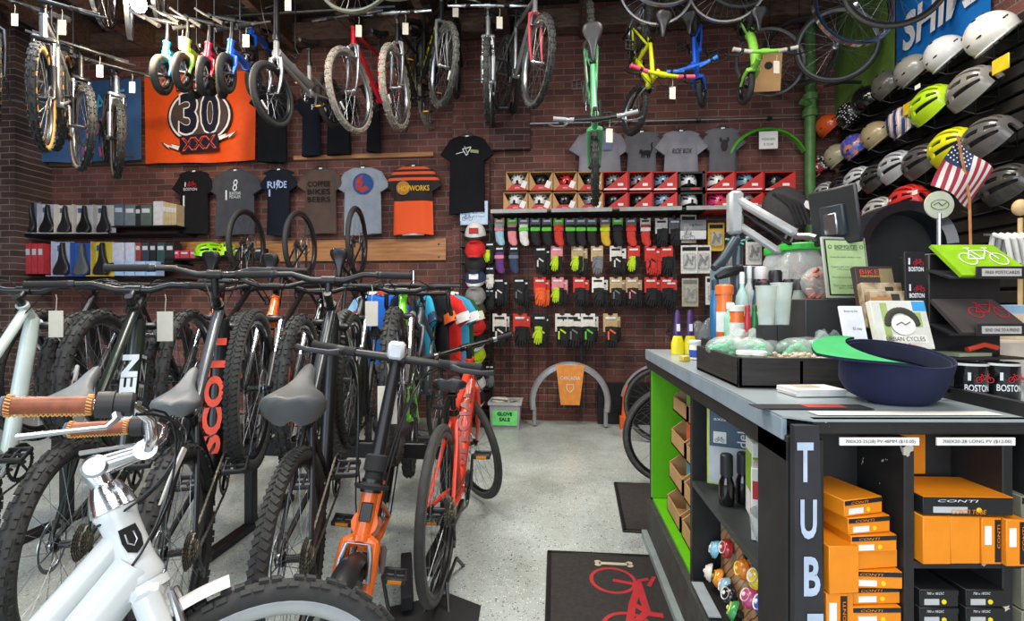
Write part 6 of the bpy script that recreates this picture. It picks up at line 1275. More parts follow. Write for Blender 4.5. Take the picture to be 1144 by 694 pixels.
# cartons of inner tubes
OB=mat('tube_box_orange','#e8890f',.5,var=.06); BB_=mat('tube_box_black','#17181a',.5); CPK='inner tube boxes in the counter cubbies'
def tbox(u,d,z,w,dp,h,lab,kind='o',yaw=0,face=True,grp=CPK,writ='CONTI'):
    r=empty('tube_box',T(FP(u,d,z))@RZ(math.degrees(YAW)+yaw),lab,'inner tube box',grp); b=MB(); b.box((0,dp/2,h/2),(w,dp,h),b=.0015); b.build('carton',OB if kind=='o' else (BB_ if kind=='k' else plain('#7d7a68',.6)),r)
    if face:
        wide=w>h
        if wide:
            b=MB(); b.box((0,-.0006,h*.82),(w*.98,.001,h*.26)); b.build('black_band',BB_,r); text(writ,OB if kind=='o' else PW,r,T((-w*.12,-.0015,h*.82))@RX(90),w=w*.45,h=h*.14,shear=.2)
            b=MB(); b.box((-w*.2,-.0006,h*.3),(w*.38,.001,h*.34)); b.build('label',PAP if kind=='o' else plain('#b9bcbc',.6),r); b=MB(); b.lathe([(h*.14,0),(h*.14,.001)],(w*.12,0,h*.3),(0,-1,0),12); b.build('yellow_dot',plain('#e8d020',.5),r)
        else:
            b=MB(); b.box((w*.3,-.0006,h*.5),(w*.3,.001,h*.9)); b.build('black_band',BB_,r); text(writ,OB,r,T((w*.3,-.0015,h*.6))@RX(90)@RZ(90),w=h*.5,h=w*.14)
            b=MB(); b.box((-w*.2,-.0006,h*.62),(w*.34,.001,h*.4)); b.build('label',PAP,r)
    return r
# cubby 1
names=['lowest','second','third','fourth','fifth','sixth','seventh','eighth','ninth']
zz=.421; x0=.145
k=0
while zz<.655: tbox(x0+(.002 if k%2 else -.003),.012+(k%2)*.008,zz,.104,.12,.0365,f'orange tube box, {names[k]} from the bottom of the right column in the first cubby',yaw=random.uniform(-4,4)); zz+=.038; k+=1
tbox(.147,.02,zz,.098,.12,.038,'orange tube box turned plain side out in the first cubby column',yaw=6,face=False); zz+=.039
for j,(u,lab) in enumerate(((.136,'orange tube box marked in pen, third from the top of the first cubby'),(.130,'orange tube box with label, second from the top of the first cubby'),(.122,'orange tube box with a long plain top, uppermost in the first cubby'))): tbox(u,.012+.006*j,zz,.102,.13,.0355,lab,yaw=4+5*j); zz+=.037
tbox(.064,.0,.645,.066,.09,.10,'orange tube box standing upright at the left of the first cubby',yaw=4,face=False)
tbox(.052,.004,.535,.046,.09,.108,'orange tube box standing below the upright one at the left'); tbox(.084,.012,.535,.016,.09,.104,'thin orange tube box edge between the standing boxes',face=False)
tbox(.06,.004,.425,.06,.09,.108,'orange tube box standing at the bottom left of the first cubby')
tbox(.06,.1,.708+.04,.05,.04,.04,'black and white tube box lying on the upright one at the left',kind='k')
# cubby 2
tbox(.255,-.004,.7085,.058,.1,.10,'orange tube box marked with a pen loop, leftmost in the second cubby',face=False); tbox(.3165,-.002,.7085,.062,.1,.099,'plain orange tube box, second from left in the second cubby',face=False)
tbox(.3695,-.004,.7085,.041,.1,.098,'orange tube box with a side label, third in the second cubby'); tbox(.413,-.012,.7085,.042,.09,.097,'orange tube box at the right end of the second cubby')
tbox(.318,-.006,.812,.182,.12,.037,'black and orange tube box lying across the others in the second cubby',kind='k',yaw=-2); tbox(.285,.125,.851,.12,.03,.095,'orange tube box standing at the back of the second cubby',yaw=3,face=False)
o_=[x for x in C.objects if x.get('label','').startswith('black and orange tube box')][0]; b=MB(); b.box((0,.06,.0378),(.182,.12,.0012)); b.build('orange_lid',OB,o_); text('CONTI TUBE',OB,o_,T((0,-.0015,.008))@RX(90),w=.07,h=.009,shear=.2)
for c_ in range(2):
    for k in range(6): tbox(.272+.098*c_,.01,.421+k*.038,.082,.12,.0365,f'black tube box, {names[k]} from the bottom of the {["left","right"][c_]} stack under the second cubby',kind='k',grp='black tube boxes under the second cubby',writ='700 x 18/25C')
for k in range(3): tbox(.49,.01,.421+k*.092,.085,.12,.088,f'olive grey tube box, {names[k]} from the bottom of the third cubby',kind='g',face=True,grp='olive grey tube boxes in the third cubby',writ='700'); 
tbox(.49,.01,.7085,.085,.12,.085,'olive grey tube box on the upper shelf of the third cubby',kind='g',writ='700',grp='olive grey tube boxes in the third cubby')
tbox(.49,.012,.794,.083,.12,.05,'olive grey tube box with a green lid in the third cubby',kind='g',writ='700',grp='olive grey tube boxes in the third cubby')
# side bay goods
def sidebox(px,py,X,w,d,h,cc,lab,z=None,grp='cardboard boxes in the green bay',open_=True):
    q=PX(px,py,X); z=q.z if z is None else z; r=empty('cardboard_box',T((X,q.y,z)),lab,'box',grp); b=MB(); t=.005
    b.box((w/2,0,t),(w,d,t*2)); 
    for s_ in(-1,1): b.box((w/2,s_*(d/2-t),h/2),(w,t*2,h))
    b.box((t,0,h*.3),(t*2,d,h*.6)); b.box((w-t,0,h/2),(t*2,d,h)); 
    if not open_: b.box((w/2,0,h-t),(w,d,t*2))
    b.build('box_body',plain(cc,.85) if cc!='c' else CARD,r,smooth=False); b=MB(); b.box((-.001,0,h*.3),(.002,d*.4,h*.25)); b.build('box_label',PAP,r); return r
gz=.226
stk=[(2.38,'c'),(2.13,'c')]
for k,(y,lab) in enumerate(((2.36,'far'),(2.08,'near'))):
    for j in range(4):
        r=sidebox(0,0,XS+.06,.34,.24,.165,'c' if (k+j)%3 else '#b79262',f'open brown cardboard box, {["lowest","second","third","top"][j]} of the {lab} stack in the green bay',z=gz+j*.168) if False else None
        r=empty('cardboard_box',T((XS+.05+.01*j,y,gz+j*.166)),f'open brown cardboard box, {["lowest","second","third","top"][j]} of the {lab} stack in the green bay','box','cardboard boxes in the green bay'); b=MB(); t=.004; w,d,h=.36,.25,.162
        b.box((w/2,0,t),(w,d,t*2)); b.box((w-t,0,h/2),(t*2,d,h))
        for s_ in(-1,1): b.prism([(0,0),(w,0),(w,h),(.12,h),(0,h*.45)],(0,s_*(d/2-t)-t,0),(1,0,0),(0,0,1),(0,2*t,0))
        b.box((t,0,h*.22),(t*2,d,h*.44)); b.build('box_body',CARD,r,smooth=False)
        ins=[('#c8b48a','stone carton'),('#5fa8b8','teal carton'),('#d86a3c','orange carton'),('#6fb04a','green carton')][(j+k)%4]
        c=MB(); c.box((XS+.20,y-.03,gz+j*.166+.075),(.16,.13,.125),b=.003); o=c.build('small_carton',plain(ins[0],.7)); tag(o,f'{ins[1]} inside the {["lowest","second","third","top"][j]} box of the {lab} stack','box','cartons inside the cardboard boxes')
# delta pack, bottles, white box, bowl
DP=empty('blister_card',T((XS+.10,1.76,.598))@RZ(-22),'grey and lime card with the word delta, standing on the counter side shelf','package'); b=MB(); b.box((0,0,.15),(.145,.006,.27),b=.002); b.build('card',plain('#b9c94a',.6),DP)
b=MB(); b.box((0,-.004,.15),(.133,.002,.258)); pc=b.build('card_face',plain('#c2c6c9',.6),DP); b=MB(); b.box((.0,-.006,.215),(.128,.001,.125)); b.build('dark_panel',plain('#4a5a6c',.6),pc); text('delta',PAP,DP,T((.042,-.008,.205))@RX(90)@RZ(90),w=.095,h=.032); text('axis',PAP,DP,T((-.03,-.008,.25))@RX(90),w=.04,h=.012)
b=MB(); b.box((-.03,-.008,.185),(.042,.002,.04)); b.build('picture_panel',PAP,DP); bikeprint(DP,-.03,.175,.02,PK,y=-.0095)
def bottle(label,M,r0,h,body,capm,grp=None,neck=.5,lab=None,name='bottle',caph=.18):
    r=empty(name,M,label,'bottle',grp); b=MB(); hb=h*(1-caph); b.lathe([(r0*.9,0),(r0,h*.03),(r0,hb*.68),(r0*.92,hb*.78),(r0*neck,hb*.93),(r0*neck,hb)],n=20); b.build('bottle_body',body,r)
    b=MB(); b.lathe([(r0*neck*1.15,hb),(r0*neck*1.15,h*.97),(r0*neck*.9,h)],n=16); b.build('bottle_cap',capm,r)
    if lab: b=MB(); b.lathe([(r0*1.015,hb*.15),(r0*1.015,hb*.6)],n=20,caps=False); b.build('bottle_label',lab,r)
    return r
for k,(x,y) in enumerate(((XS+.05,1.64),(XS+.11,1.66))): bottle(['black bottle with a black cap in front of the delta card','second black bottle behind the first on the side shelf'][k],T((x,y,.598)),.024,.165,GLB,PLB,'black bottles on the side shelf',neck=.72,caph=.42)
def rbox(x,y,z,w,d,h,cc,lab,yaw=0,band=None,grp=None,name='carton_box'):
    r=empty(name,T((x,y,z))@RZ(yaw),lab,'box',grp); b=MB(); b.box((0,0,h/2),(w,d,h),b=.002); b.build('carton',plain(cc,.6) if isinstance(cc,str) else cc,r)
    if band: b=MB(); b.box((-w*.0,-d/2-.0008,h*.7),(w*.9,.001,h*.25)); b.box((-w/2-.0008,0,h*.6),(.001,d*.8,h*.5)); b.build('printed_band',plain(band,.6),r)
    return r
rbox(XS+.085,1.42,.598,.075,.09,.20,'#d8d8d4','white, red and black light box standing on the side shelf',yaw=-25,band='#b5222c'); rbox(XS+.10,1.56,.598,.02,.1,.235,'#e3e3dc','tall white leaflet pack with a lime edge behind the light box',yaw=-10,band='#8ab52c')
b=MB(); b.lathe([(.03,0),(.055,.02),(.07,.06),(.075,.10),(.072,.10),(.067,.06),(.05,.024),(.0,.006)],(XS+.078,1.325,.598),n=24); o=b.build('glass_bowl',mat('clear_plastic','#cfd6d6',.08,alpha=.4)); tag(o,'clear plastic bowl at the front end of the side shelf','bowl')
# bells in the wavy display
BE=empty('bell_display',T((XS+.045,1.53,.226)),'wavy striped cardboard display holding bike bells in the lower side bay','display')
for j in range(3):
    b=MB(); rows=[]; 
    for i in range(25): y=-.26+.56*i/24; rows.append([V((.05+.10*j,y,.0)),V((.05+.10*j,y,.16+.045*j+.10*i/24+.018*sin(i*1.6)))])
    b.grid(rows,(.006,0,0)); b.build('wavy_card',pattern_mat('wavy_card_stripes','wave',('#b58a62','#2a201c','#b58a62'),9),BE)
bc_=[('#d47fb4','pink'),('#7fc4e0','sky blue'),('#b5302c','red and blue swirl'),('#e08a20','orange and yellow ringed'),('#8fb8cc','pale blue'),('#1c1c20','black dotted'),('#e8862a','orange'),('#e8cc30','yellow'),('#3f9a50','green ringed'),('#d8d2c4','cream'),('#c04a7a','magenta'),('#3c58b0','blue')]
bp_=[(766+24,585),(800,614),(812,613),(803,646),(811,656),(815,665),(830,636),(846,646),(821,683),(794,640),(838,668),(853,676)]
for (c_,nm),(px,py) in zip(bc_,bp_):
    q=PX(px,py,XS+.065+random.uniform(-.02,.02)); q.z=max(q.z,.262); r=empty('bike_bell',T(q)@RZ(random.uniform(-30,10))@RY(-70+random.uniform(-15,15)),f'{nm} bike bell in the wavy card display','bell','bike bells in the lower side bay'); b=MB(); b.ell((0,0,0),(.03,.03,.022),18,6,z0=0); b.ring((0,0,0),(0,0,1),.03,[(.002,.003),(.002,-.003),(-.004,0)],20); b.build('bell_dome',plain(c_,.25,coat=.5),r)
    b=MB(); b.ring((0,0,.0155),(0,0,1),.017,[(.003,.004),(.003,-.004),(-.003,0)],18); b.ell((0,0,.022),(.007,.007,.004),10,4); b.build('ring_print',plain('#f0e070' if 'ring' in nm or 'orange' in nm else '#e8e4e0',.4),r); b=MB(); b.box((0,0,-.014),(.014,.022,.024),b=.003); b.build('bell_clamp',BLK,r)
q=PX(785,670,XS-.0); b=MB(); b.box((XS+.01,q.y,.232),(.04,.20,.004)); tag(b.build('shelf_ticket',plain('#9aa3a8',.6)),'pale price strip lying at the front of the bell display','price strip')
# ---------------------------------------------------------------- things on the counter top
Z=HC+.001
TRW=wood_mat('black_stained_wood','#151413','#322e2b',(2,2,30),.7)
cA=PZ(825,434,HC); cB=PZ(780,413,HC); cD=PZ(955,432,HC)
TR=empty('wooden_tray',T((cA.x,cA.y,Z)),'long black stained wooden tray of small goods on the counter','tray')
W=cD.x-cA.x+.06; Dp=cB.y-cA.y; Ht=.088
b=MB(); b.box((W/2,.006,Ht/2),(W,.012,Ht),b=.002); b.build('front_board',TRW,TR); b=MB(); b.box((.006,Dp/2,Ht/2),(.012,Dp,Ht),b=.002); b.build('side_board',TRW,TR); b=MB(); b.box((W/2,Dp,Ht/2),(W,.012,Ht),b=.002); b.build('back_board',TRW,TR)
b=MB(); b.box((W-.006,Dp/2,Ht/2),(.012,Dp,Ht),b=.002); b.build('side_board',TRW,TR); b=MB(); b.box((W/2,Dp/2,.004),(W,Dp,.008)); b.build('tray_base',TRW,TR); b=MB(); b.box((W*.42,Dp*.5,Ht*.45),(.008,Dp,Ht*.9)); b.build('tray_divider',plain('#8a7a5c',.8),TR)
def TP(u,v,z): return V((cA.x+u,cA.y+v,Z+z))
# bags of green ear plugs
GBG=mat('green_foam','#37c07a',.6,var=.2,scale=60); CLR=mat('clear_bag','#dfeee8',.12,alpha=.28)
for k,(u,v) in enumerate(((.05,.28),(.13,.22),(.20,.30),(.10,.34),(.27,.24),(.34,.30),(.26,.34),(.40,.22))):
    r=empty('foam_bag',T(TP(u,v,.07))@RZ(random.uniform(0,180))@Mx.Scale(1.15,4),f'clear bag of bright green foam pieces, {ordn[k]} in the wooden tray','bag','bags of green pieces in the tray'); b=MB()
    for j in range(14): b.ell((random.uniform(-.035,.035),random.uniform(-.025,.025),random.uniform(0,.035)),(.012,.009,.008),7,4)
    o=b.build('green_pieces',GBG,r); o['kind']='stuff'; b=MB(); b.ell((0,0,.02),(.055,.042,.034),12,7); b.tube([V((.045,0,.03)),V((.06,0,.045)),V((.08,.01,.06))],[.02,.008,.02],7); b.build('bag_film',CLR,r)
for k,(u,v) in enumerate(((.05,.06),(.083,.045))):
    r=empty('small_tub',T(TP(u-.01,v,.045)),['round white lidded tub in the near corner of the tray','second white lidded tub beside the corner tub'][k],'tub','white tubs in the tray'); b=MB(); b.lathe([(.019,0),(.021,.01),(.021,.045),(.023,.047)],n=18); b.build('tub_body',mat('frosted_tub','#b8a98a',.3),r); b=MB(); b.lathe([(.024,.046),(.0245,.056),(.020,.058),(.0,.058)],n=18); b.build('tub_lid',PAP,r); b=MB(); b.lathe([(.0215,.014),(.0215,.036)],n=18,caps=False); b.build('tub_label',plain('#3a3a3e',.6),r)
b=MB(); b.box(TP(.055,.052,.024),(.085,.05,.04)); tag(b.build('foam_pad',MBL),'black foam block under the white tubs in the tray','foam')
b=MB()
for j in range(60): b.ell(TP(random.uniform(.16,.36),random.uniform(.04,.17),.075+random.uniform(0,.014)),(.008,.007,.006),6,4)
o=b.build('small_fittings',mat('mixed_fittings','#b8ae9a',.5,var=.4,scale=80)); tag(o,'shallow heap of small pale fittings in the middle of the tray','fittings',kind='stuff')
b=MB(); b.box(TP(.27,.11,.038),(.24,.16,.07)); tag(b.build('fittings_box',plain('#b2a68c',.8)),'open cardboard insert under the small fittings in the tray','box')
for k in range(7):
    u,v=.27+.018*k,.05+.02*(k%4); b=MB(); p=TP(u,v,.085); b.tube([p,p+V((.025,.01,.025)),p+V((.05,.03,.045)),p+V((.062,.035,.04))],[.004,.0055,.005,.003],6,flat=.5); tag(b.build('tyre_lever',plain('#86d41e',.4)),'lime green plastic tyre lever in the right end of the tray','tyre lever','lime tyre levers in the tray')
PUR=plain('#4a3a7a',.5)
for k,u in enumerate((.20,.235)):
    b=MB(); b.tube([TP(u,.33,.05),TP(u+.004,.33,.10),TP(u+.01,.335,.15)],[.012,.010,.003],6); b.box(TP(u+.01,.32,.10),(.03,.02,.02)); tag(b.build('clip',PUR),['purple and yellow clip sticking up behind the tray','second purple clip right of the first one'][k],'clip','purple clips')
# paper stack in front, black flyer, counter papers
def flat(px,py,w,d,h,cc,lab,yaw=0,nm='paper_stack',cat='papers',lift=0,n=1,grp=None):
    q=PZ(px,py,HC+.002+lift); r=empty(nm,T((q.x,q.y,HC+.002+lift))@RZ(yaw),lab,cat,grp)
    for j in range(n): b=MB(); b.box((random.uniform(-.002,.002)*(n>1),random.uniform(-.002,.002)*(n>1),h*(j+.5)/n),(w,d,h/n*.92)); b.build('sheet',plain(cc,.8) if isinstance(cc,str) else cc,r)
    return r
r=flat(906,440,.135,.085,.018,'#dcdad4','stack of small cream cards on the counter in front of the tray',yaw=8,n=6)
b=MB(); b.box((-.01,.01,.0188),(.06,.04,.001)); b.build('print',plain('#b5a48c',.8),r)
r=flat(905,455,.26,.05,.002,'#1f1f20','dark printed flyer lying behind the front edge of the counter',yaw=4,cat='flyer',nm='flyer'); b=MB(); b.box((.03,0,.003),(.09,.03,.001)); b.build('print',plain('#a83a34',.7),r)
flat(1010,462,.40,.035,.001,'#cfcabf','cream paper strip along the counter edge under the cap',yaw=5,cat='paper',nm='paper_strip')
# upturned cap
q=PZ(1015,459,HC); CP=empty('baseball_cap',T((q.x+.045,q.y+.10,Z+.122))@RX(15)@RY(5)@RZ(190)@RX(180)@Mx.Scale(1.27,4),'navy blue cap lying upside down with a bright green underbrim on the counter','cap')
NVC=cm('#131b3c'); 
def capshell():
    b=MB(); n=32; out=[];prof=[(0,1),(.02,1.0),(.045,.985),(.07,.93),(.088,.78),(.097,.5),(.10,.2)]
    for z,f in prof: out.append([V((.098*f*cos(2*pi*j/n),.078*f*sin(2*pi*j/n)*(1+.012*sin(6*pi*j/n)),z)) for j in range(n)])
    inn=[[V((p.x*.965,p.y*.965,p.z*.97)) for p in r_] for r_ in out]
    b.loft(out[::-1]+inn,True); return b
capshell().build('crown',NVC,CP)
b=MB(); n=16; rows=[]
for v in (0,.3,.6,.85,1): rows.append([V(((.092*(1-v*.0))*cos(a)+ .078*v*max(0,cos(a))**.55, .082*sin(a)*(1-.06*v),-.003-.014*v*(abs(sin(a)))+.010*v)) for a in [(-pi/2+pi*j/n)*.80 for j in range(n+1)]])
b.grid(rows,(0,0,.004)); b.build('brim',NVC,CP)
b=MB(); rows=[[p+V((0,0,-.0012)) for p in r_] for r_ in rows]; b.grid(rows); b.build('underbrim',plain('#2f9e58',.8),CP)
b=MB(); b.box((-.085,.045,.012),(.004,.030,.024),RZ(-28).to_3x3(),b=.001); b.build('leather_patch',LEA,CP)
b=MB(); b.ring((0,0,.018),(0,0,1),.09,[(-.001,.016),(-.001,-.014),(-.003,-.014),(-.003,.016)],32); b.v=[(v[0]*1.02,v[1]*.82,v[2]) for v in b.v]; b.build('sweatband',cm('#171d33'),CP)
text('CLASSIC',plain('#a87f3c',.6),CP,T((-.01,-.0695,.018))@RZ(180)@RX(-90)@RZ(180),w=.045,h=.018)
# leaflets, holders, booklets
def standcard(px,py,t,w,h,cc,lab,tilt=-12,yaw=0,d=.004,nm='booklet',cat='booklet',grp=None,prints=()):
    q=D(px,py,t); r=empty(nm,T(q)@RZ(math.degrees(YAW)+yaw)@RX(tilt),lab,cat,grp); b=MB(); b.box((0,d/2,h/2),(w,d,h),b=.0008); b.build('cover',plain(cc,.5) if isinstance(cc,str) else cc,r)
    for (kind,a_) in prints:
        if kind=='t': s_,x,z_,ww,hh,c_=a_; text(s_,plain(c_,.6),r,T((x*w/2,-.0012,z_*h))@RX(90),w=ww*w,h=hh*h)
        else: x,z_,ww,hh,c_=a_; b=MB(); b.box((x*w/2,-.0006,z_*h),(ww*w,.001,hh*h)); b.build('print',plain(c_,.6),r)
    return r
LH=empty('leaflet_holder',T(D(956,440,1.385)),'cream card leaflet holder standing behind the upturned cap','holder'); LH.location.z=Z; LH.rotation_euler.z=YAW
b=MB(); b.box((0,0,.03),(.085,.03,.06),b=.002); b.prism([(-.05,0),(.05,0),(.04,.11),(-.03,.11)],(0,.03,0),(1,0,0),(0,0,1),(0,.004,0)); b.build('holder_body',plain('#c9bda4',.7),LH)
standcard(960,394,1.37,.068,.136,'#e4e8ec','white leaflet with blue and purple bands in the cream holder',yaw=4,tilt=-14,d=.008,nm='leaflet',cat='leaflet',prints=(('t',('Boston by bike',-.1,.88,.6,.06,'#3a4a6a')),('b',(-.0,.24,.9,.09,'#2f7fc4')),('b',(0,.13,.9,.08,'#7a3a8a')),('b',(0,.03,.9,.07,'#d8a83a')),('t',('$2 map',.2,.5,.4,.08,'#3a4a6a'))))
standcard(1014,390,1.39,.16,.145,'#d8d9cd','cream booklet with a round emblem and a wreath of cyclists',yaw=0,tilt=-16,d=.02,prints=(('b',(-.55,.5,.12,.9,'#9fb86a')),('b',(.45,.6,.3,.3,'#9fb86a')),('b',(0,.2,.8,.16,'#e8e6da')),('t',('URBAN CYCLES',0,.2,.7,.09,'#5a5a50')),('b',(.75,.88,.24,.2,'#3a9ad8'))))
o=[x for x in C.objects if x.get('label','').startswith('cream booklet')][0]
b=MB()
for k in range(16): a_=pi*k/15; b.ell((.042*cos(a_),-.003,.075+.04*sin(a_)),(.011,.003,.010),7,4)
b.build('wreath_print',plain('#3c3a30',.8),o); b=MB(); b.lathe([(.03,0),(.03,.001)],(0,-.004,.07),(0,-1,0),24); b.v=[(v[0]*1.15,v[1],v[2]) for v in b.v]; b.build('emblem_print',PAP,o); b=MB(); b.tube([V((-.02,-.006,.07)),V((-.005,-.006,.078)),V((.005,-.006,.07)),V((.02,-.006,.078))],.0016,5); b.build('emblem_print',plain('#3a5a34',.7),o)
BM=wood_mat('photo_cover','#6a4a30','#c8b898',(9,9,9),.5)
for k,(px,py,t,w,h,m,lab,pr) in enumerate(((985,352,1.52,.12,.16,'#3c3430','dark booklet titled BIKE in red capitals, rearmost in the rack',(('t',('BIKE',-.3,.88,.5,.09,'#e0402c')),('t',('MAINTENANCE',-.2,.79,.6,.045,'#d8a03c')),('b',(.6,.8,.35,.3,'#8a7a5a')))),(993,365,1.485,.125,.14,BM,'tan photo booklet standing in the middle of the rack',(('b',(-.4,.7,.5,.3,'#b8a88c')),('b',(.35,.7,.2,.4,'#2c2a26')))),(1003,372,1.45,.125,.13,BM,'brown photo booklet of a rider in front of the tan one',(('b',(.2,.75,.2,.35,'#2b2a2c')),('b',(-.5,.7,.5,.3,'#a8743c')))))): standcard(px,py,t,w,h,m,lab,tilt=-13,d=.022,prints=pr,grp='booklets in the rack')
b=MB(); q=D(990,400,1.46); b.box((q.x,q.y+.05,Z+.04),(.16,.12,.08),R3,b=.003); tag(b.build('booklet_rack',PLB),'black rack holding the booklets behind the upturned cap','rack')
# framed shop policies
q=D(950,333,1.66); FRM=empty('framed_sign',T((q.x,q.y,q.z))@RZ(math.degrees(YAW)+9)@RX(-8),'pale green shop policies sheet in a grey frame','framed sign'); wf,hf=.175,.215
b=MB(); b.box((0,.004,hf/2),(wf,.008,hf),b=.002); b.build('frame',plain('#a3a99b',.4),FRM); b=MB(); b.box((0,-.001,hf/2),(wf-.018,.003,hf-.018)); b.build('inner_border',BLK,FRM); b=MB(); b.box((0,-.003,hf/2),(wf-.026,.002,hf-.026)); b.build('sheet',plain('#b4cf94',.5),FRM)
text('SHOP POLICIES',PK,FRM,T((0,-.0052,hf*.83))@RX(90),w=.09,h=.014)
b=MB(); b.box((0,-.0052,hf*.785),(.09,.0005,.0012)); b.build('underline',PK,FRM)
for k,z_ in enumerate((.66,.50,.46,.33,.20,.16)): text(['Returns with receipt only','Repairs left over thirty days','will be charged storage','No refund on special orders','Test rides need a licence','and a credit card'][k],plain('#3c4a34',.7),FRM,T((-.005,-.0052,hf*z_))@RX(90),w=.12 if k in(0,1,3,4) else .08,h=.006)
for q_ in(-1,1): b=MB(); b.ring((q_*.062,-.0055,hf*.83),(0,-1,0),.007,[(0,0),(0,.0005),(-.0015,.0005),(-.0015,0)],14); b.build('bicycle_emblem',PK,FRM)
# black box behind tray (carries the frame), blue-grey cabinet, jars
q0=PZ(892,402,HC) ; b=MB(); c0=D(888,388,1.72); c1=D(975,388,1.72); b.box(((c0.x+c1.x)/2,(c0.y+c1.y)/2+.02,Z+.13),((c1-c0).length,.16,.26),R3,b=.003); tag(b.build('storage_box',mat('charcoal_board','#2b2c2e',.7)),'charcoal grey box behind the tray under the framed sign','box')
c0=D(812,340,2.05); c1=D(880,340,2.05); zt_=D(812,297,2.05).z; b=MB(); b.box(((c0.x+c1.x)/2,(c0.y+c1.y)/2+.1,(Z+zt_)/2),((c1-c0).length,.2,zt_-Z),R3,b=.004); tag(b.build('cabinet',mat('blue_grey_panel','#6f8490',.5)),'blue grey cabinet standing on the counter behind the bottles','cabinet')
# bottles
bt=[(799,378,1.90,.018,.13,'#2a6a9a','#17324a','blue bottle at the left end of the bottles',.6),(809,378,1.88,.028,.115,'#e0702a','#e0702a','orange plastic bottle with a flat orange lid',.95),(816,382,1.84,.020,.10,'#9ad4b8','#e0ece6','pale green tube standing in front of the orange bottle',.6),(823,384,1.82,.024,.055,'#e8702a','#d8d4cc','small orange jar with a white lid',.95),(835,383,1.81,.012,.06,'#d8404a','#c8303a','small red topped bottle next to the orange jar',.6),(843,383,1.81,.012,.06,'#2f8a4a','#1f6a34','small green topped bottle right of the red topped one',.6),
(829,372,1.90,.022,.15,'#b8dcd4','#e8ece8','milky white spray bottle with teal label',.35),(845,372,1.93,.020,.13,'#3c6a8c','#1c1c1e','blue bottle with a black cap behind the spray bottle',.6),(837,372,1.95,.024,.185,'#d2dad6','#e6e6e2','tall white bottle with a pointed nozzle at the back',.3),(850,368,1.95,.026,.18,'#c83c6a','#d8d4d2','pink bottle with a clear lid at the back',.75),(866,370,1.88,.032,.17,'#e0b82c','#1b1b1c','yellow bottle with a black cap',.6),(853,378,1.84,.026,.125,'#b8904a','#1b1b1c','amber jar with a wide black cap',.9),(881,378,1.86,.024,.13,'#2a2c2e','#1b1b1c','black bottle right of the amber jar',.7),(892,376,1.84,.030,.15,'#9aa49a','#2a2a2a','grey bottle with a dark cap beside the cups',.6),(903,378,1.86,.026,.12,'#d87a4a','#c8563a','orange lidded jar beside the charcoal box',.9)]
BTY={'milky white sp':304,'tall white bot':297,'pink bottle wi':298,'yellow bottle ':302,'amber jar with':314,'grey bottle wi':312,'pale green tub':338,'orange lidded ':322,'orange plastic':318}
b=MB(); b.box((.775,1.875,Z+.055),(.39,.23,.108),b=.003); tag(b.build('bottle_riser',PLB),'low black riser under the group of bottles','riser')
for px,py,t,r0,h,c1_,c2_,lab,nk in bt: 
    q=D(px,py,t); ht_=D(px,py-62 if h>.10 else py-40,t).z; bz=Z+.11; bottle(lab,T((q.x,q.y,bz)),r0*1.1,max(.05,D(px,BTY[lab[:14]] if lab[:14] in BTY else (341 if h<.07 else 312),t).z-bz),plain(c1_,.25),plain(c2_,.4),'bottles grouped on the counter',neck=nk,lab=plain('#d8dcd8',.6) if r0>.02 else None)
for k,(px,h_) in enumerate(((856,.13),(873,.14))):
    q=D(px,392,1.66); r=empty('plastic_cup',T((q.x,q.y,Z+.172)),['frosted plastic cup in front of the amber jar','frosted plastic cup right of the first one'][k],'cup','frosted cups behind the tray'); b=MB(); b.lathe([(.024,0),(.034,h_),(.036,h_),(.0355,h_+.004),(.032,h_),(.022,.004),(0.0,.004)],n=24); b.build('cup_body',mat('frosted_plastic','#c9d6cf',.25,alpha=.5),r)
b=MB(); 
for k in range(2):
    q=D([856,873][k],392,1.66); 
    b=MB(); b.box((q.x,q.y,Z+.085),(.048,.05,.17)); tag(b.build('cup_stand',PLB),['low black block under the left cup','low black block under the right cup'][k],'block')
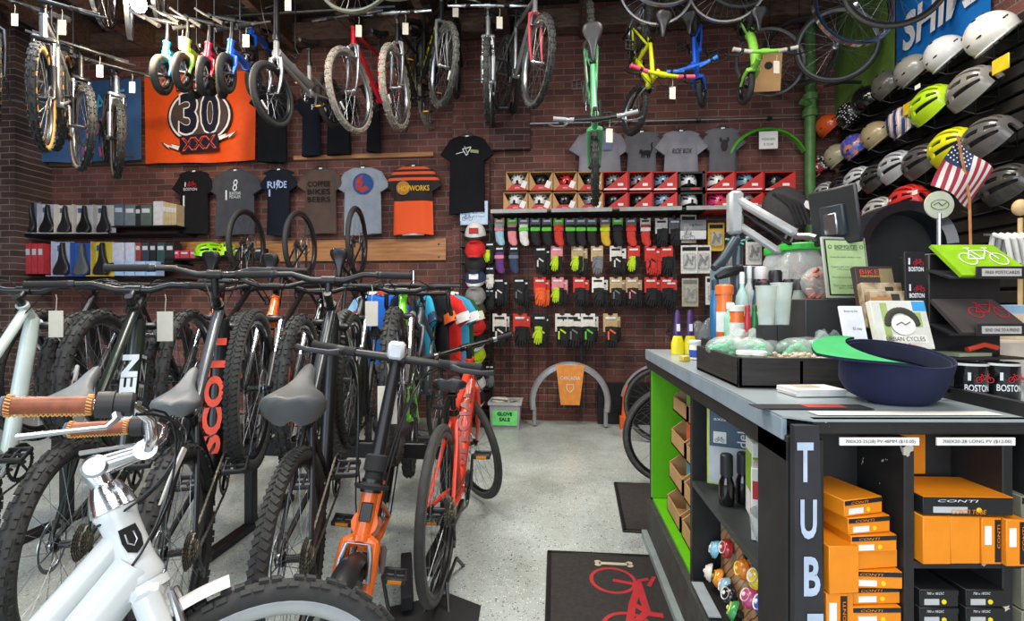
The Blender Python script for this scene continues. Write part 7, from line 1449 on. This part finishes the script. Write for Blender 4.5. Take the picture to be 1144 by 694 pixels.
# jars with green lids
GL=plain('#2fb43a',.35)
for k,(px,py,t,r0,h,lab) in enumerate(((868,330,2.06,.054,.15,'smaller clear jar with a green screw lid'),(893,330,2.02,.085,.165,'large clear jar with a wide green screw lid'))):
    q=D(px,py,t); zt=D(px,[283,279][k],t).z; r=empty('jar',T((q.x,q.y,zt-h)),lab+' full of wrapped snacks','jar','green lidded jars'); b=MB(); b.lathe([(r0*.9,0),(r0,.01),(r0,h*.75),(r0*.82,h*.9),(r0*.82,h),(r0*.79,h),(r0*.79,h*.9),(r0*.97,h*.75),(r0*.97,.012),(0,.006)],n=28); b.build('jar_glass',mat('clear_jar','#dfe4e2',.08,alpha=.3),r)
    b=MB(); b.lathe([(r0*.9,h-.008),(r0*.94,h-.004),(r0*.94,h+.018),(r0*.9,h+.022),(0,h+.022)],n=28); b.build('jar_lid',GL,r)
    b=MB()
    for j in range(26): a_=random.uniform(0,6.3); rr=random.uniform(0,r0*.7); b.tube([V((rr*cos(a_),rr*sin(a_),random.uniform(.02,h*.7))),V((rr*cos(a_)+random.uniform(-.02,.02),rr*sin(a_)+.01,random.uniform(.03,h*.75)))],.007,5)
    o=b.build('snacks',mat('wrapped_snacks','#c29a68',.4,var=.35,scale=70),r); o['kind']='stuff'
    st_=MB(); st_.box((q.x,q.y,(Z+zt-h)/2),(r0*1.7,r0*1.7,zt-h-Z-.002),b=.004); tag(st_.build('storage_box',mat('charcoal_board','#2b2c2e',.7)),['dark box under the smaller green lidded jar','dark box under the large green lidded jar'][k],'box')
    if k==0: b=MB(); b.box((-.005,-r0-.004,.05),(.05,.002,.06)); f=b.build('price_note',PAP,r); text('SNACKS',PK,f,T((-.005,-r0-.0055,.065))@RX(90),w=.035,h=.008)
q=D(921,325,1.76); r=empty('bag_of_bars',T((q.x,q.y,D(921,325,1.76).z)),'see-through bag of tan and red wrapped bars right of the jars','bag'); b=MB()
for j in range(16): a_=random.uniform(-.05,.03); b.box((a_,random.uniform(-.02,.02),random.uniform(-.02,.07)),(.05,.014,.014),Euler((random.uniform(-1,1),random.uniform(-1,1),random.uniform(-1,1))).to_matrix(),b=.003)
o=b.build('wrapped_bars',mat('bar_wrappers','#b5614a',.35,var=.5,scale=30),r); o['kind']='stuff'; b=MB(); b.ell((-.01,0,.03),(.075,.04,.06),14,8); b.build('bag_film',CLR,r)
# shoe-like clear cases at counter end, tubes, wax
for k,px in enumerate((757,771)):
    q=PZ(px,396,HC); r=empty('lube_bottle',T((q.x,q.y,Z)),['yellow based purple spray tube at the far end of the counter','second yellow based purple tube right of the first'][k],'bottle','yellow and purple tubes'); b=MB(); b.lathe([(.03,0),(.031,.05),(.022,.085),(.018,.09)],n=18); b.v=[(v[0],v[1]*.6,v[2]) for v in b.v]; b.build('yellow_base',plain('#e6d41c',.35),r); b=MB(); b.lathe([(.018,.085),(.02,.1),(.012,.2),(.005,.215)],n=14); b.v=[(v[0],v[1]*.6,v[2]) for v in b.v]; b.build('purple_body',plain('#4a2c6a',.35),r); b=MB(); b.box((.0,-.0135,.13),(.016,.002,.035)); b.build('label',PAP,r)
q=PZ(777,402,HC); bottle('white tub with a blue label beside the yellow tubes',T((q.x,q.y,Z)),.026,.085,PAP,plain('#dfe4ea',.4),neck=.95,lab=plain('#2a4fae',.5),name='tub',caph=.15)
q=PZ(765,404,HC); b=MB(); b.box((q.x,q.y,Z+.012),(.035,.03,.024),RZ(20).to_3x3(),b=.003); tag(b.build('sticker_roll',plain('#c8b03c',.5)),'small green, yellow and red packet in front of the white tub','packet')
for k,(px,t) in enumerate(((780,2.45),(795,2.4))):
    q=D(px,372,t); r=empty('clear_case',T((q.x,q.y,Z))@RZ(20),['clear rounded plastic case behind the yellow tubes','larger smoky plastic cover beside the blue bottle'][k],'case','clear plastic cases'); b=MB(); b.ell((0,0,.0),(.06+.02*k,.05,.16+.02*k),18,9,z0=0); b.build('dome',mat('smoky_plastic','#8a9094',.08,alpha=.35),r); b=MB(); b.lathe([(.06,0),(.062,.01)],n=18); b.build('base',PLB,r)
# monitor arm
AG=plain('#a3a5a4',.4); q0=D(825,215,1.95); q1=D(900,268,1.80); q2=D(822,245,1.95); q3=D(868,288,1.86)
MA=empty('monitor_mount',T(D(824,335,1.98)),'grey jointed monitor arm reaching over the counter to the black screen','monitor arm'); MA.location.z=Z; o_=MA.location.copy()
def marm(pts,r,name,m,n=10,**k): b=MB(T(-o_)); b.tube(pts,r,n,**k); return b.build(name,m,MA)
def beamp(a,c,w,h,name,m):
    a,c=V(a),V(c); d=(c-a); x,y,z=fr(d); b=MB(T(-o_)); b.box((a+c)/2,(w,h,d.length),Mx((x,y,z)).transposed(),b=.012); return b.build(name,m,MA)
beamp(D(822,222,1.95),D(890,262,1.80),.05,.034,'upper_arm',AG); beamp(D(826,252,1.95),D(872,283,1.86),.05,.03,'lower_arm',AG); beamp(D(828,236,1.94),D(884,274,1.81),.03,.012,'arm_underside',BLK)
beamp(D(821,214,1.95),D(821,262,1.95),.055,.055,'pivot_block',AG); marm([D(889,264,1.80),D(905,264,1.76),D(912,266,1.74)],.012,'tilt_joint',ALU); marm([D(824,262,1.98),D(824,297,1.98),V((o_.x,o_.y,Z))],[.022,.02,.02],'post',mat('gunmetal','#4c5760',.35,.6))
marm([D(822,268,1.94),D(808,290,1.92),D(797,300,1.9)],[.022,.02,.014],'handle_tube',mat('gunmetal','#4c5760',.35,.6)); marm([D(828,300,1.95),D(812,305,1.94),D(800,310,1.94)],[.018,.02,.012],'hand_grip',BLK)
b=MB(T(-o_)); 
for dx,dz in ((-.05,.01),(.06,.015),(.02,-.012)): b.tube([D(824,270,1.955),D(824,270,1.955)+V((dx,-.01,dz))],.004,5)
b.build('teal_zip_tie',plain('#5fc0a8',.5),MA)
# screen seen from behind
SM_=empty('monitor',T(D(934,256,1.72))@RZ(-66)@RX(10),'black flat screen seen from behind on the grey arm','monitor'); b=MB(); b.box((0,0,.045),(.18,.016,.20),b=.006); b.build('screen_housing',mat('screen_back','#24272a',.45),SM_); b=MB(); b.box((-.0,-.012,.03),(.09,.014,.11),b=.004); b.build('rear_cover',plain('#2c343b',.5),SM_); b=MB(); b.box((0,-.022,.02),(.05,.012,.075),b=.003); b.build('mount_plate',ALU,SM_); b=MB(); b.box((0,.0085,.045),(.165,.001,.185)); b.build('display_panel',GLB,SM_)
# backpack on hooks behind the arm
q=D(878,235,4.4); BP=empty('backpack',T(q)@Mx.Scale(1.2,4),'dark grey folded bag hanging in front of the red helmet boxes','bag'); b=MB(); b.ell((0,0,0),(.17,.09,.19),16,10,R=Mx.Rotation(R_(-35),3,'Y')); b.build('bag_body',cm('#3a3739'),BP); b=MB()
for k in range(4): b.tube([V((-.12+.03*k,-.06,.12-.01*k)),V((-.02+.03*k,-.1,.02)),V((.05+.03*k,-.07,-.12))],.012,6)
b.build('bag_strap',cm('#2a282a'),BP); b=MB(); b.box((.12,-.08,.02),(.06,.01,.05),Mx.Rotation(.5,3,'Y')); b.build('bag_tag',PAP,BP); b=MB(); b.cyl((0,.05,.15),(.0,.3,.19),.008,6); b.build('bag_hook',WIRE,BP)
for k,px in enumerate((858,866,888)):
    q=D(px,300,2.7); b=MB(); b.tube([q,q+V((.06,0,.1)),q+V((.12,0,.22))],.012,6); o=b.build('metal_tube',BLK); 
    b2=MB(); b2.cyl(q,V((q.x,q.y,.02)),.008,6); b2.box((q.x,q.y,.01),(.14,.14,.02)); b2.build('stand_foot',BLK,o); tag(o,['thin dark tube slanting behind the monitor arm, left one','thin dark tube slanting behind the monitor arm, middle one','thin dark tube slanting behind the monitor arm, right one'][k],'tube','thin dark tubes behind the arm')
# big black arch behind the sign
q=D(1003,300,2.1); AR=empty('wheel_cover',T((q.x,q.y,Z)),'big glossy black arch like a wheel cover behind the counter','cover'); b=MB(); Ra=.195; b.ring((0,.0,D(1003,228,2.1).z-Z-Ra),(0,-1,0),Ra,[(0,.07),(.0,-.05),(-.045,-.07),(-.04,.06)],40,R_(5),R_(175)); b.build('arch_shell',mat('arch_gloss','#1a1f26',.18,coat=.6),AR); b=MB(); b.lathe([(Ra*.83,-.02),(Ra*.83,.02)],(0,.04,D(1003,228,2.1).z-Z-Ra),(0,-1,0),36); b.build('mesh_disc',mat('dark_mesh','#15191b',.8),AR)
for k in (-1,1): b=MB(); b.box((k*.17,0,(D(1003,228,2.1).z-Z-Ra)/2),(.04,.12,max(.02,D(1003,228,2.1).z-Z-Ra+.03))); b.build('support',BLK,AR)
# boston sign
q=D(1025,310,1.36); r=standcard(1025,372,1.46,.068,.245,'#1b1c22','black strip of two I bike BOSTON stickers',tilt=-2,yaw=6,d=.006,nm='sticker_strip',cat='stickers')
for k in range(2):
    z_=.217-.08*k; text('I',PW,r,T((-.022,-.0015,z_))@RX(90),w=.006,h=.02); bikeprint(r,.008,z_-.006,.022,PR,y=-.002); text('BOSTON',PW,r,T((0,-.0015,z_-.024))@RX(90),w=.05,h=.014,bold=.03)
b=MB(); q=D(1025,372,1.46); b.box((q.x,q.y+.05,(Z+q.z)/2),(.1,.06,q.z-Z-.002)); tag(b.build('storage_box',mat('charcoal_board','#2b2c2e',.7)),'dark block carrying the sticker strip','box')
# postcard stand
q=D(1078,420,1.51); PS=empty('postcard_stand',T((q.x,q.y,Z))@RZ(math.degrees(YAW)),'black tiered stand with free postcards on the counter','card stand'); sc_=1.42/540
zA=D(1085,283,1.5).z-Z; wS=.225
b=MB(); b.box((0,.06,zA/2),(wS,.12,zA),b=.003); b.build('stand_body',mat('stand_black','#121314',.5),PS)
def tier(z,cc,txt,dep,pr):
    b=MB(); b.box((0,-.035,z-.012),(wS+.01,.09,.006),Mx.Rotation(R_(20),3,'X')); b.build('card_tray',PLB,PS)
    b=MB(); b.prism([(-wS/2+.0,.065),(wS/2-.035,.065),(wS/2+.01,-.065),(-wS/2+.02,-.065)][::-1],(0,-.05,z+.03),(1,0,0),(0,cos(R_(50)),sin(R_(50))),(0,.01,-.006)); o=b.build('postcards',cc,PS,smooth=False)
    b=MB(); b.box((.015,-.095,z-.012),(.145,.004,.036),b=.001); h_=b.build('label_holder',PLB,PS); b=MB(); b.box((.015,-.0985,z-.012),(.115,.002,.022)); l_=b.build('label',plain('#b9b6b0',.6),PS); text(txt,PK,l_,T((.015,-.1005,z-.012))@RX(90),w=.10,h=.009); return o
zc1=D(1085,300,1.42).z-Z; zc2=D(1085,364,1.42).z-Z
o=tier(zc1,mat('lime_postcard','#86b81c',.4),'FREE POSTCARDS',0,None)
def on_card(fn,z,m,nm):
    b=MB(T((0,-.0508,z+.0308))@RX(50)); fn(b); return b.build(nm,m,PS,smooth=False)
def bk(b,s=.075,cx=.0,cy=.01):
    for q_ in(-1,1): b.ring((cx+q_*s*.55,cy-.01,.0),(0,0,1),s*.30,[(0,0),(0,.0008),(-.0028,.0008),(-.0028,0)],24)
    def ln(a,c,w=.003): b.box((cx+(a[0]+c[0])/2*s,cy-.01+(a[1]+c[1])/2*s,.0006),(sqrt((a[0]-c[0])**2+(a[1]-c[1])**2)*s,w,.0008),Mx.Rotation(atan2(c[1]-a[1],c[0]-a[0]),3,'Z'))
    for a,c in (((-.55,0),(-.28,.42)),((-.28,.42),(.3,.42)),((.3,.42),(0,0)),((0,0),(-.55,0)),((0,0),(-.32,.52)),((.55,0),(.3,.5)),((.25,.55),(.45,.55)),((-.42,.54),(-.2,.54))): ln(a,c)
on_card(lambda b: bk(b,.085,.01,.012),zc1,PAP,'bicycle_print')
o=tier(zc2,mat('charcoal_postcard','#4a4442',.4),'SEND ONE TO A FRIEND',0,None); on_card(lambda b: bk(b,.07,.03,.02),zc2,PR,'bicycle_print')
zc3=D(1085,405,1.42).z-Z; b=MB(); b.box((0,-.03,zc3+.01),(wS,.1,.006)); b.build('card_tray',PLB,PS); b=MB(); b.box((-.04,-.03,zc3+.02),(.12,.08,.01),RZ(10).to_3x3()); b.build('loose_cards',plain('#8a9478',.7),PS); b=MB(); b.tube([V((-.05,-.06,zc3+.035)),V((0,-.06,zc3+.05)),V((.04,-.06,zc3+.04))],.008,6); b.build('red_strap',plain('#c8452c',.5),PS)
# round paddle sign and flag
q=D(1049,262,1.68); r=empty('paddle_sign',T((q.x,q.y,Z)),'round cream paddle sign with a green emblem standing beside the flag','sign'); zt=D(1048,229,1.68).z-Z
b=MB(); b.cyl((0,0,0),(0,0,zt-.03),.007,8); b.build('stick',ALU,r); b=MB(); b.lathe([(.044,-.003),(.048,-.002),(.048,.002),(.044,.003)],(0,0,zt),(0,-1,0),30); b.build('disc',plain('#b9bda6',.6),r); b=MB(); b.ring((0,-.0045,zt),(0,-1,0),.03,[(0,0),(0,.001),(-.0025,.001),(-.0025,0)],26); b.v=[(v[0],v[1],(v[2]-zt)*.6+zt) for v in b.v]; b.tube([V((-.02,-.005,zt)),V((-.005,-.005,zt+.008)),V((.006,-.005,zt-.004)),V((.02,-.005,zt+.006))],.002,5); b.build('emblem_print',plain('#4f7a3a',.7),r)
q=D(1085,300,1.70); FL=empty('flag',T((q.x,q.y,Z)),'small American flag on a wooden stick behind the postcard stand','flag'); b=MB(); p1=D(1085,300,1.70); p2=D(1070,152,1.70); b.tube([V((0,0,0)),p1-V((q.x,q.y,Z)),D(1083,222,1.70)-V((q.x,q.y,Z)),p2-V((q.x,q.y,Z))],.0045,6); b.build('flag_stick',PINE,FL)
# cloth: hoist edge along the stick top, hanging down-left
def fp(u,v):   # u along stripes (0 = canton end/top), v across the stripes
    A=D(1073,152,1.70); Bc_=D(1040,207,1.68); Cc_=D(1086,232,1.73); Dc_=D(1105,190,1.73)
    E=D(1085,178,1.70)
    top_=A.lerp(Dc_,v) if v>.5 else A.lerp(Dc_,v); bot=Bc_.lerp(Cc_,v); p=top_.lerp(bot,u); p=p+V((0,.018*sin(5*v+3*u),0)); return p-V((q.x,q.y,Z))
FR_,FW,FB_=plain('#a02c3c',.85),plain('#dcd6d0',.85),plain('#2c3a5c',.85)
b=MB(); nU,nV=16,26; vs_=[fp(i/nU,j/nV) for i in range(nU+1) for j in range(nV+1)]
for i in range(nU):
    for j in range(nV):
        st2=j//2; b.mi=0 if st2%2==0 else 1
        if i<nU*.42 and j<14: b.mi=2
        b.add([vs_[i*(nV+1)+j],vs_[i*(nV+1)+j+1],vs_[(i+1)*(nV+1)+j+1],vs_[(i+1)*(nV+1)+j]],[(0,1,2,3)])
b.build('flag_cloth',[FR_,FW,FB_],FL); b=MB()
for i in range(5):
    for j in range(6): p=fp(.04+.075*i,.03+.085*j+(.04 if i%2 else 0)); b.ell(p+V((0,-.002,0)),(.0032,.001,.0032),6,4)
b.build('flag_stars',PAP,FL)
# mugs
for k,(px,lab,txt) in enumerate(((1092,'black mug printed I bike BOSTON half hidden behind the upturned cap','ON'),(1128,'black mug printed I bike BOSTON at the right edge of the counter','BOSTON'))):
    q=PZ(px,449,HC); r=empty('mug',T((q.x,q.y+.03,Z))@RZ(math.degrees(YAW)-12),lab,'mug','black mugs on the counter'); b=MB(); b.lathe([(.037,0),(.04,.004),(.04,.093),(.038,.095),(.036,.093),(.036,.008),(0,.006)],n=28); b.build('mug_body',GLB,r); b=MB(); b.tube([V((-.038,-.008,.075)),V((-.062,-.01,.07)),V((-.068,-.01,.045)),V((-.055,-.01,.022)),V((-.038,-.008,.02))],.005,8); b.build('mug_handle',GLB,r)
    for s_,x,z_,w,h,m_ in (('I',-.018,.062,.006,.02,PW),('BOSTON',.0,.034,.054,.017,PW)):
        me=text_mesh(s_,w,h,ext=0,bold=.02).copy(); 
        for v in me.vertices: a_=(v.co.x+x)/.0405; v.co=V((.0405*sin(a_),-.0405*cos(a_),v.co.y+z_))
        obj('lettering',me,m_,r)
    bikeprint(r,.012,.055,.024,PR,y=-.0408)
    b=MB(); b.lathe([(.041,.088),(.041,.094)],n=28,caps=False); b.build('rim_band',plain('#c9c9c6',.4),r)
b=MB(); q=D(1130,440,1.5); b.box((q.x+.05,q.y+.12,Z+.06),(.2,.1,.12),R3,b=.003); tag(b.build('mug_carton',plain('#bfb4a4',.7)),'cream gift box with red prints behind the mugs','box')
# rolls of white hangers and things at right edge
q=D(1125,300,2.3); HR=empty('sock_rack',T((q.x,q.y,Z)),'row of thick white rubber loops hanging on a rail at the right edge','loops'); b=MB(); zt=D(1125,262,2.3).z-Z; b.cyl((-.1,0,zt),(.3,0,zt),.006,6); b.cyl((.1,.0,0),(.1,0,zt),.008,6); b.build('rail',ALU,HR)
for k in range(6): b=MB(); b.tube([V((-.06+.03*k,0,zt)),V((-.05+.03*k,-.06,zt-.03)),V((-.04+.03*k,-.07,zt-.14)),V((-.05+.03*k,-.02,zt-.18)),V((-.06+.03*k,.02,zt-.1)),V((-.06+.03*k,0,zt))],.011,7); b.build('loop',plain('#c4c4bf',.5),HR)
c0=D(1137,345,2.0); rbox(c0.x+.06,c0.y,Z,.2,.2,.24,'#8fb4d4','pale blue carton at the right edge behind the postcard stand',band='#d8c8a8')
b=MB(); q=D(1140,232,2.3); b.ell(q,(.032,.032,.04),14,8); b.cyl(q-V((0,0,.05)),V((q.x,q.y,Z)),.01,8); tag(b.build('wooden_finial',plain('#c9a878',.5)),'tan rounded knob on a post at the right edge','knob')
# ---------------------------------------------------------------- light and camera
def area(name,loc,rot,size,energy,col,sy=None):
    l=bpy.data.lights.new(name,'AREA'); l.energy=energy; l.color=col; l.size=size
    if sy: l.shape='RECTANGLE'; l.size_y=sy
    o=bpy.data.objects.new(name,l); C.objects.link(o); o.location=loc; o.rotation_euler=[R_(a) for a in rot]; return o
area('overhead_fill',(-1.2,2.2,4.05),(0,0,0),1.2,110,(1,.93,.85))  # unseen area lights added overhead for brightness, this and the next three; no fixtures
area('overhead_fill',(1.2,2.4,4.05),(0,0,0),1.2,90,(1,.93,.85))
area('overhead_fill',(-3.6,2.6,4.05),(0,0,0),1.2,70,(.82,.9,1))
area('overhead_fill',(0,-.8,4.1),(0,0,0),2,110,(1,.97,.93))
area('window_light',(-2.6,-2.6,1.9),(78,0,-12),3.6,130,(.72,.86,1),2.4)
area('window_light',(1.4,-2.6,2.0),(78,0,8),2.6,60,(.95,.97,1),2.2)
w=bpy.data.worlds.new('World'); SC.world=w; w.use_nodes=True; w.node_tree.nodes['Background'].inputs[0].default_value=(.55,.65,.8,1); w.node_tree.nodes['Background'].inputs[1].default_value=.55
cam=bpy.data.cameras.new('camera'); co=bpy.data.objects.new('camera',cam); C.objects.link(co); SC.camera=co
co.location=(0,0,CAMZ); co.rotation_euler=(pi/2,0,YAW); cam.sensor_width=36; cam.lens=36*FPX/1144; cam.shift_y=-(347-CY)/1144; cam.clip_start=.05
SC.view_settings.view_transform='Standard'; SC.view_settings.look='None'; SC.view_settings.gamma=1; SC.view_settings.exposure=0.12
try: SC.view_settings.use_curve_mapping=False
except Exception: pass
